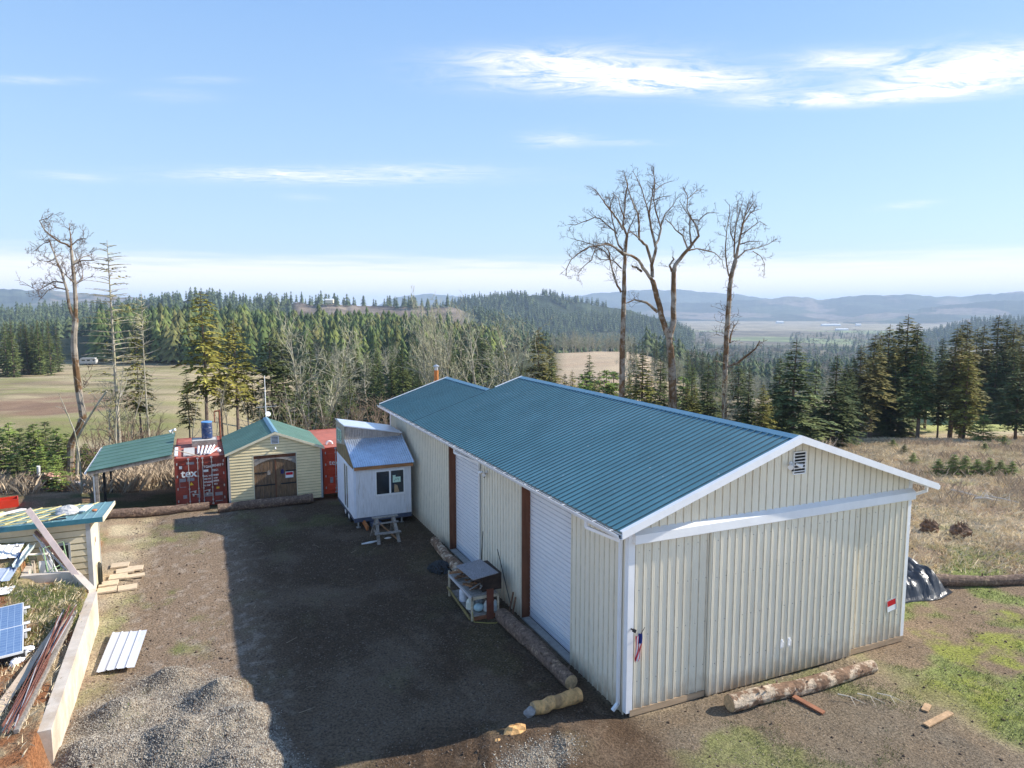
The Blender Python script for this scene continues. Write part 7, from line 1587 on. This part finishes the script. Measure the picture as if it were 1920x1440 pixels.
# ------------------------------------------------------------------ low growth: grass, dry scrub, brush
def blades(name, pts, h0, h1, w, m, lean=.5, per=5, spread=.12, cols=None):
    r = np.random.default_rng(len(pts)); n = len(pts) * per
    bx = np.repeat(pts[:, 0], per) + r.normal(0, spread, n); by = np.repeat(pts[:, 1], per) + r.normal(0, spread, n)
    bz = np.repeat(pts[:, 2], per) - .02; a = r.uniform(0, 6.28, n); h = r.uniform(h0, h1, n); ln = r.uniform(0, lean, n) * h; wa = a + r.uniform(.8, 2.2, n)
    wx = np.cos(wa) * w / 2; wy = np.sin(wa) * w / 2
    V = np.stack([np.stack([bx - wx, by - wy, bz], 1), np.stack([bx + wx, by + wy, bz], 1), np.stack([bx + np.cos(a) * ln * .4 + wx * .6, by + np.sin(a) * ln * .4 + wy * .6, bz + h * .6], 1), np.stack([bx + np.cos(a) * ln, by + np.sin(a) * ln, bz + h], 1)], 1).reshape(-1, 3)
    i = np.arange(n)[:, None] * 4; F = np.concatenate([i, i + 1, i + 2, i + 3], 1)
    return kind(nmesh(name, V, F, m), 'stuff')
def sample(n, x0, x1, y0, y1, fn, seed):
    r = np.random.default_rng(seed); x = r.uniform(x0, x1, n); y = r.uniform(y0, y1, n); k = r.random(n) < fn(x, y); x = x[k]; y = y[k]; return np.stack([x, y, terr(x, y)], 1)
def camsample(n, a0, a1, v0, v1, fn, seed):
    r = np.random.default_rng(seed); v = np.sqrt(r.uniform(v0 * v0, v1 * v1, n)); a = r.uniform(a0, a1, n); x, y, _ = C2W(a * v, v); k = r.random(n) < fn(x, y, v); x = x[k]; y = y[k]; return np.stack([x, y, terr(x, y)], 1)
M_dry = mat('dry_grass_blades', (.74, .62, .42), rough=.9, var=.35, vs=1.2, col2=(.54, .42, .29), c2w=.9, mask=(.50, .58))
M_gr = mat('green_grass_blades', (.14, .18, .045), rough=.8, var=.4, vs=1.5, col2=(.30, .28, .12), c2w=.8)
M_scr = mat('brown_scrub_twigs', (.46, .37, .27), rough=.95, var=.4, vs=.8)
out_b = lambda x, y: ~((x > -.3) & (x < 10.6) & (y > -.3) & (y < 24.3))
meadow = lambda x, y, v: out_b(x, y) & (x > 10.6) & ((v > 27 + 4 * (fbm(x, y, 3, 5) - .5)))
p = camsample(42000, .42, .80, 26, 78, lambda x, y, v: meadow(x, y, v) * np.clip(.25 + 1.2 * (fbm(x, y, 4, 2.2) - .35), 0, 1), 1)
blades('dry_grass', p, .08, .34, .022, M_dry, 1.6, 4, .16)
p = camsample(1500, .40, .80, 34, 72, lambda x, y, v: meadow(x, y, v) * (fbm(x + 8, y, 4, 4) > .52), 2)
blades('dry_scrub', p, .25, .75, .016, M_scr, .9, 9, .22)
lawnf = lambda x, y: out_b(x, y) * (fbm(x + 9, y + 2, 5, 1.7) > .50)
p = sample(20000, 8.5, 26, -8, 12, lambda x, y: lawnf(x, y), 3); blades('grass', p, .03, .10, .014, M_gr, .8, 5, .06)
p = sample(9000, 2, 14, -6, -.4, lambda x, y: (fbm(x, y, 5, 2.2) > .56), 4); blades('grass', p, .03, .09, .012, M_gr, .8, 4, .05)
yardg = lambda x, y: (fbm(x - 3, y + 12, 5, 1.6) > .56) * ((x < -8.6) | (y > 18) & (np.random.default_rng(1).random(x.shape) < .3))
p = sample(14000, -12.8, -.6, 2, 24, yardg, 5); blades('grass', p, .02, .07, .010, M_gr, .8, 4, .05)
p = sample(9000, -18, -13.2, 2, 14, lambda x, y: .9 * (fbm(x, y + 5, 4, 1.2) > .35) * ((x > -15.0) | (y < 12.3)), 6); p = p[~((p[:, 0] > -15.1) & (p[:, 1] > 12.2))]; p = p[np.random.default_rng(2).random(len(p)) < .28]; blades('dry_grass', p, .05, .18, .012, M_dry, 1.4, 5, .10)
p = sample(3500, -18, -13.2, 8, 13.8, lambda x, y: (fbm(x, y + 5, 4, 1.2) > .5) * 1.0, 7); p = p[~((p[:, 0] > -15.1) & (p[:, 1] > 12.2))]; blades('grass', p, .04, .14, .012, M_gr, .9, 5, .06)
# brown brush and leaf litter behind the carport and shed
p = camsample(9000, -.80, -.22, 38, 56, lambda x, y, v: (fbm(x, y, 4, 3) > .45) * (y > 31.5), 8); blades('dry_brush', p, .3, 1.1, .011, M_scr, .9, 14, .35)
p = camsample(9000, -.80, -.20, 40, 62, lambda x, y, v: 1.0 * (y > 31.5), 9); blades('dry_grass', p, .1, .4, .02, M_dry, 1.1, 5, .15)
p = camsample(14000, -.24, .45, 50, 95, lambda x, y, v: out_b(x, y) * 1.0, 10); blades('dry_brush', p, .3, 1.6, .018, M_scr, .9, 9, .35)
p = sample(3000, -22, -15.3, 15.8, 24, lambda x, y: 1.0 + 0 * x, 12); blades('dry_grass', p, .1, .5, .016, M_gr, .9, 6, .12)
# loose stones on the yard
def stones(name, P, s0, s1, m, seed):
    r = np.random.default_rng(seed); n = len(P); s = r.uniform(s0, s1, (n, 1)) * r.uniform(.6, 1.3, (n, 3)); cv = np.array([(1, 0, 0), (-1, 0, 0), (0, 1, 0), (0, -1, 0), (0, 0, 1), (0, 0, -1)], float); a = r.uniform(0, 6.28, n); V = cv[None] * s[:, None, :] * (1, 1, .7)
    V = V + r.normal(0, .15, V.shape) * s[:, None, :]
    x = V[..., 0] * np.cos(a)[:, None] - V[..., 1] * np.sin(a)[:, None]; y = V[..., 0] * np.sin(a)[:, None] + V[..., 1] * np.cos(a)[:, None]; V = np.stack([x + P[:, 0:1], y + P[:, 1:2], V[..., 2] + P[:, 2:3]], 2).reshape(-1, 3)
    f = np.array([(0, 2, 4), (2, 1, 4), (1, 3, 4), (3, 0, 4), (2, 0, 5), (1, 2, 5), (3, 1, 5), (0, 3, 5)]); F = (np.arange(n)[:, None, None] * 6 + f[None]).reshape(-1, 3)
    return kind(nmesh(name, V, F, m), 'stuff')
M_st = mat('yard_stones', (.17, .135, .105), rough=.9, var=.6, vs=9); M_stp = mat('pale_stones', (.35, .315, .26), rough=.9, var=.4, vs=9)
p = sample(42000, -12.9, -.4, 0, 24, lambda x, y: np.clip(.3 + 1.5 * (fbm(x, y, 4, 1.1) - .4), 0, 1), 13); stones('gravel', p, .008, .026, M_st, 1)
p = sample(22000, -12.9, -.4, -1, 24, lambda x, y: .02 + .4 * (x < -8) + .0 * y, 14); stones('pale_gravel', p, .006, .020, M_stp, 2)
def pale_w(x, y): n1_ = fbm(x, y, 5, 2.2); return np.maximum(sst(7.9, 5.9, y + 2.4 * (n1_ - .5) + .5 * np.abs(x + 10.5)) * sst(-13.1, -12.4, x) * sst(-7.6, -8.6, x + 1.6 * (n1_ - .5) - (2.0 - y) * .25), .8 * sst(1, .3, np.sqrt(((x + 2.9) / 1.5) ** 2 + ((y + .7) / .7) ** 2)))
p = sample(110000, -12.9, -.6, -3, 8.5, pale_w, 15); stones('pale_gravel', p, .010, .030, M_stp, 3)
p = sample(45000, -12.9, -.6, -3, 8.5, pale_w, 16); stones('gravel', p, .010, .030, M_st, 4)
p = sample(26000, 0, 24, -7, 9, lambda x, y: out_b(x, y) * .8, 17); stones('gravel', p, .006, .024, mat('tan_pebbles', (.34, .27, .20), rough=.9, var=.5, vs=9), 5)
p = sample(900, -12.6, -.6, 0, 23.5, lambda x, y: 1.0 + 0 * x, 21); stones('clods', p, .025, .06, mat('earth_clods', (.10, .07, .05), rough=.95, var=.4, vs=9), 7)
p = sample(2600, -12.6, -.6, 0, 23.5, lambda x, y: .3 + .7 * (x < -8), 22); stones('gravel', p, .018, .04, M_st, 8)
p = sample(700, 0, 22, -7, 8, lambda x, y: out_b(x, y) * 1.0, 23); stones('clods', p, .02, .06, mat('earth_clods', (.10, .07, .05)), 9)
# leafless shrubs
random.seed(77)
for (px_, v, yt) in [(215, 46, 775), (240, 49, 770), (265, 47, 785), (300, 48, 800), (185, 45, 790), (230, 52, 755), (160, 47, 800), (280, 54, 770), (560, 52, 775), (590, 54, 765), (620, 56, 770), (530, 50, 790), (640, 58, 765), (690, 62, 745), (700, 66, 735), (670, 60, 750), (715, 70, 735)]:
    x, y, z, h = top_h(px_, v, yt); place('shrub', x, y, z, max(h, 1.5), 'reddish leafless shrub in the brush behind the sheds', 'leafless shrubs behind the sheds', wide=1.2, cat='shrub')
for (px_, v, yt) in [(20, 41, 875), (50, 42, 870), (75, 41, 872), (100, 42, 878), (35, 39, 890), (120, 41, 880)]:
    x, y, z, h = top_h(px_, v, yt); place('shrub', x, y, z, max(h, 1.2), 'low twiggy shrub on the brush heap at the left', 'twiggy shrubs at the brush heap', wide=1.6, cat='shrub')
# brush heap with debris at the left
q = MB(); random.seed(9)
for k in range(900):
    px_ = random.uniform(5, 125); v = random.uniform(39.5, 43); p0 = PX(px_, 900, v); x, y = p0[0], p0[1]; z = T(x, y) + random.uniform(0, .9) * (1 - abs(px_ - 65) / 75) ; a = random.uniform(0, 6.28); L_ = random.uniform(.4, 1.4); e = random.uniform(-.4, .5)
    q.tube([(x, y, z), (x + cos(a) * L_ / 2, y + sin(a) * L_ / 2, z + e * L_ * .4 + .05), (x + cos(a) * L_, y + sin(a) * L_, z + e * L_)], [.022, .016, .008], 3, cap=False)
kind(q.build('brush_heap', mat('dead_branch_bark', (.15, .10, .075), rough=.95, var=.5, vs=2), fix=False), 'stuff')
for (a, b, nm, cat, lab, w_, c) in (((72, 874), (72, 900), 'white_post', 'post', 'short white post on the brush heap', .10, (.75, .74, .72)), ((62, 905), (85, 888), 'fallen_branch', 'branch', 'pale broken branch poking out of the brush heap', .09, (.45, .34, .24)), ((95, 898), (118, 908), 'pale_board', 'board', 'pale board on the debris beside the mossy tree', .16, (.70, .60, .52)), ((138, 905), (160, 912), 'pale_board', 'board', 'whitish board on the ground right of the mossy tree', .14, (.70, .64, .58)), ((14, 905), (18, 938), 'thin_post', 'post', 'thin weathered stake behind the red bin', .07, (.55, .48, .40))):
    p1 = PX(a[0], a[1], 40.5); p2 = PX(b[0], b[1], 40.5); q = MB(); q.tube([p1, ((p1[0] + p2[0]) / 2, (p1[1] + p2[1]) / 2 + .05, (p1[2] + p2[2]) / 2 + .03), p2], w_, 6); tag(q.build(nm, mat('debris_' + nm + str(int(c[0] * 100)), c, var=.2), None, origin=p1), lab, cat)
p1 = PX(98, 894, 41); q = MB(); q.ell(p1, (.45, .35, .28), 9, 6, jit=.2); tag(q.build('pink_tarp_bundle', mat('faded_pink_cloth', (.66, .38, .30), var=.25, vs=3), None, origin=p1), 'faded pinkish bundle on the debris heap', 'bundle')
# fallen pale branches in the meadow
for (a, b, lab) in (((1783, 935, 39), (1850, 953, 37), 'long bleached fallen branch in the dry meadow, upper one'), ((1845, 950, 37.5), (1908, 972, 36), 'bleached fallen branch at the right, continuing the upper one'), ((1825, 962, 37), (1872, 966, 36.6), 'short bleached fallen branch under the long one')):
    p1 = PX(*a); p2 = PX(*b); m_ = ((p1[0] + p2[0]) / 2, (p1[1] + p2[1]) / 2); P = [(p1[0], p1[1], T(p1[0], p1[1]) + .25), (m_[0], m_[1], T(*m_) + .3), (p2[0], p2[1], T(p2[0], p2[1]) + .2)]
    q = MB(); q.tube(P, [.06, .045, .025], 6)
    for k in range(5): f = random.uniform(.2, .9); c = Vector(P[0]).lerp(Vector(P[2]), f); q.tube([c, c + Vector((random.uniform(-.5, .5), random.uniform(-.5, .5), random.uniform(.1, .4)))], [.02, .008], 4)
    tag(q.build('fallen_branch', mat('bleached_wood', (.60, .54, .46), var=.2), None, origin=P[0]), lab, 'branch')
for k in range(3):
    a = PX(1560 + 12 * k, 1290 + 8 * k, 17.3 + .1); q = MB(); x, y = 5.6 + .5 * k, -1.6 - .2 * k; P = [(x, y, .15), (x + .25, y - .2, .12), (x + .45, y - .5, .03)]; q.tube(P, [.014, .01, .005], 4); q.tube([P[1], (x + .1, y - .5, .04)], [.009, .004], 4)
    tag(q.build('twig', mat('bleached_wood', (.6, .54, .46)), None, origin=P[0]), ['dead twig hanging below the middle of the gable log', 'dead twig second from the left below the gable log', 'dead twig nearest the right below the gable log'][k], 'twig')

# ------------------------------------------------------------------ haze
hz = MB(); hz.box(-15900, 15900, -15900, 15900, -97, 215)
HM = bpy.data.materials.new('haze'); HM.use_nodes = True; t = HM.node_tree; t.nodes.clear(); o_ = t.nodes.new('ShaderNodeOutputMaterial'); pv = t.nodes.new('ShaderNodeVolumePrincipled')
pv.inputs['Color'].default_value = (.60, .76, 1.0, 1); pv.inputs['Density'].default_value = 0.00013; pv.inputs['Anisotropy'].default_value = 0.0
t.links.new(pv.outputs[0], o_.inputs['Volume']); HZ = kind(hz.build('haze', HM), 'stuff')
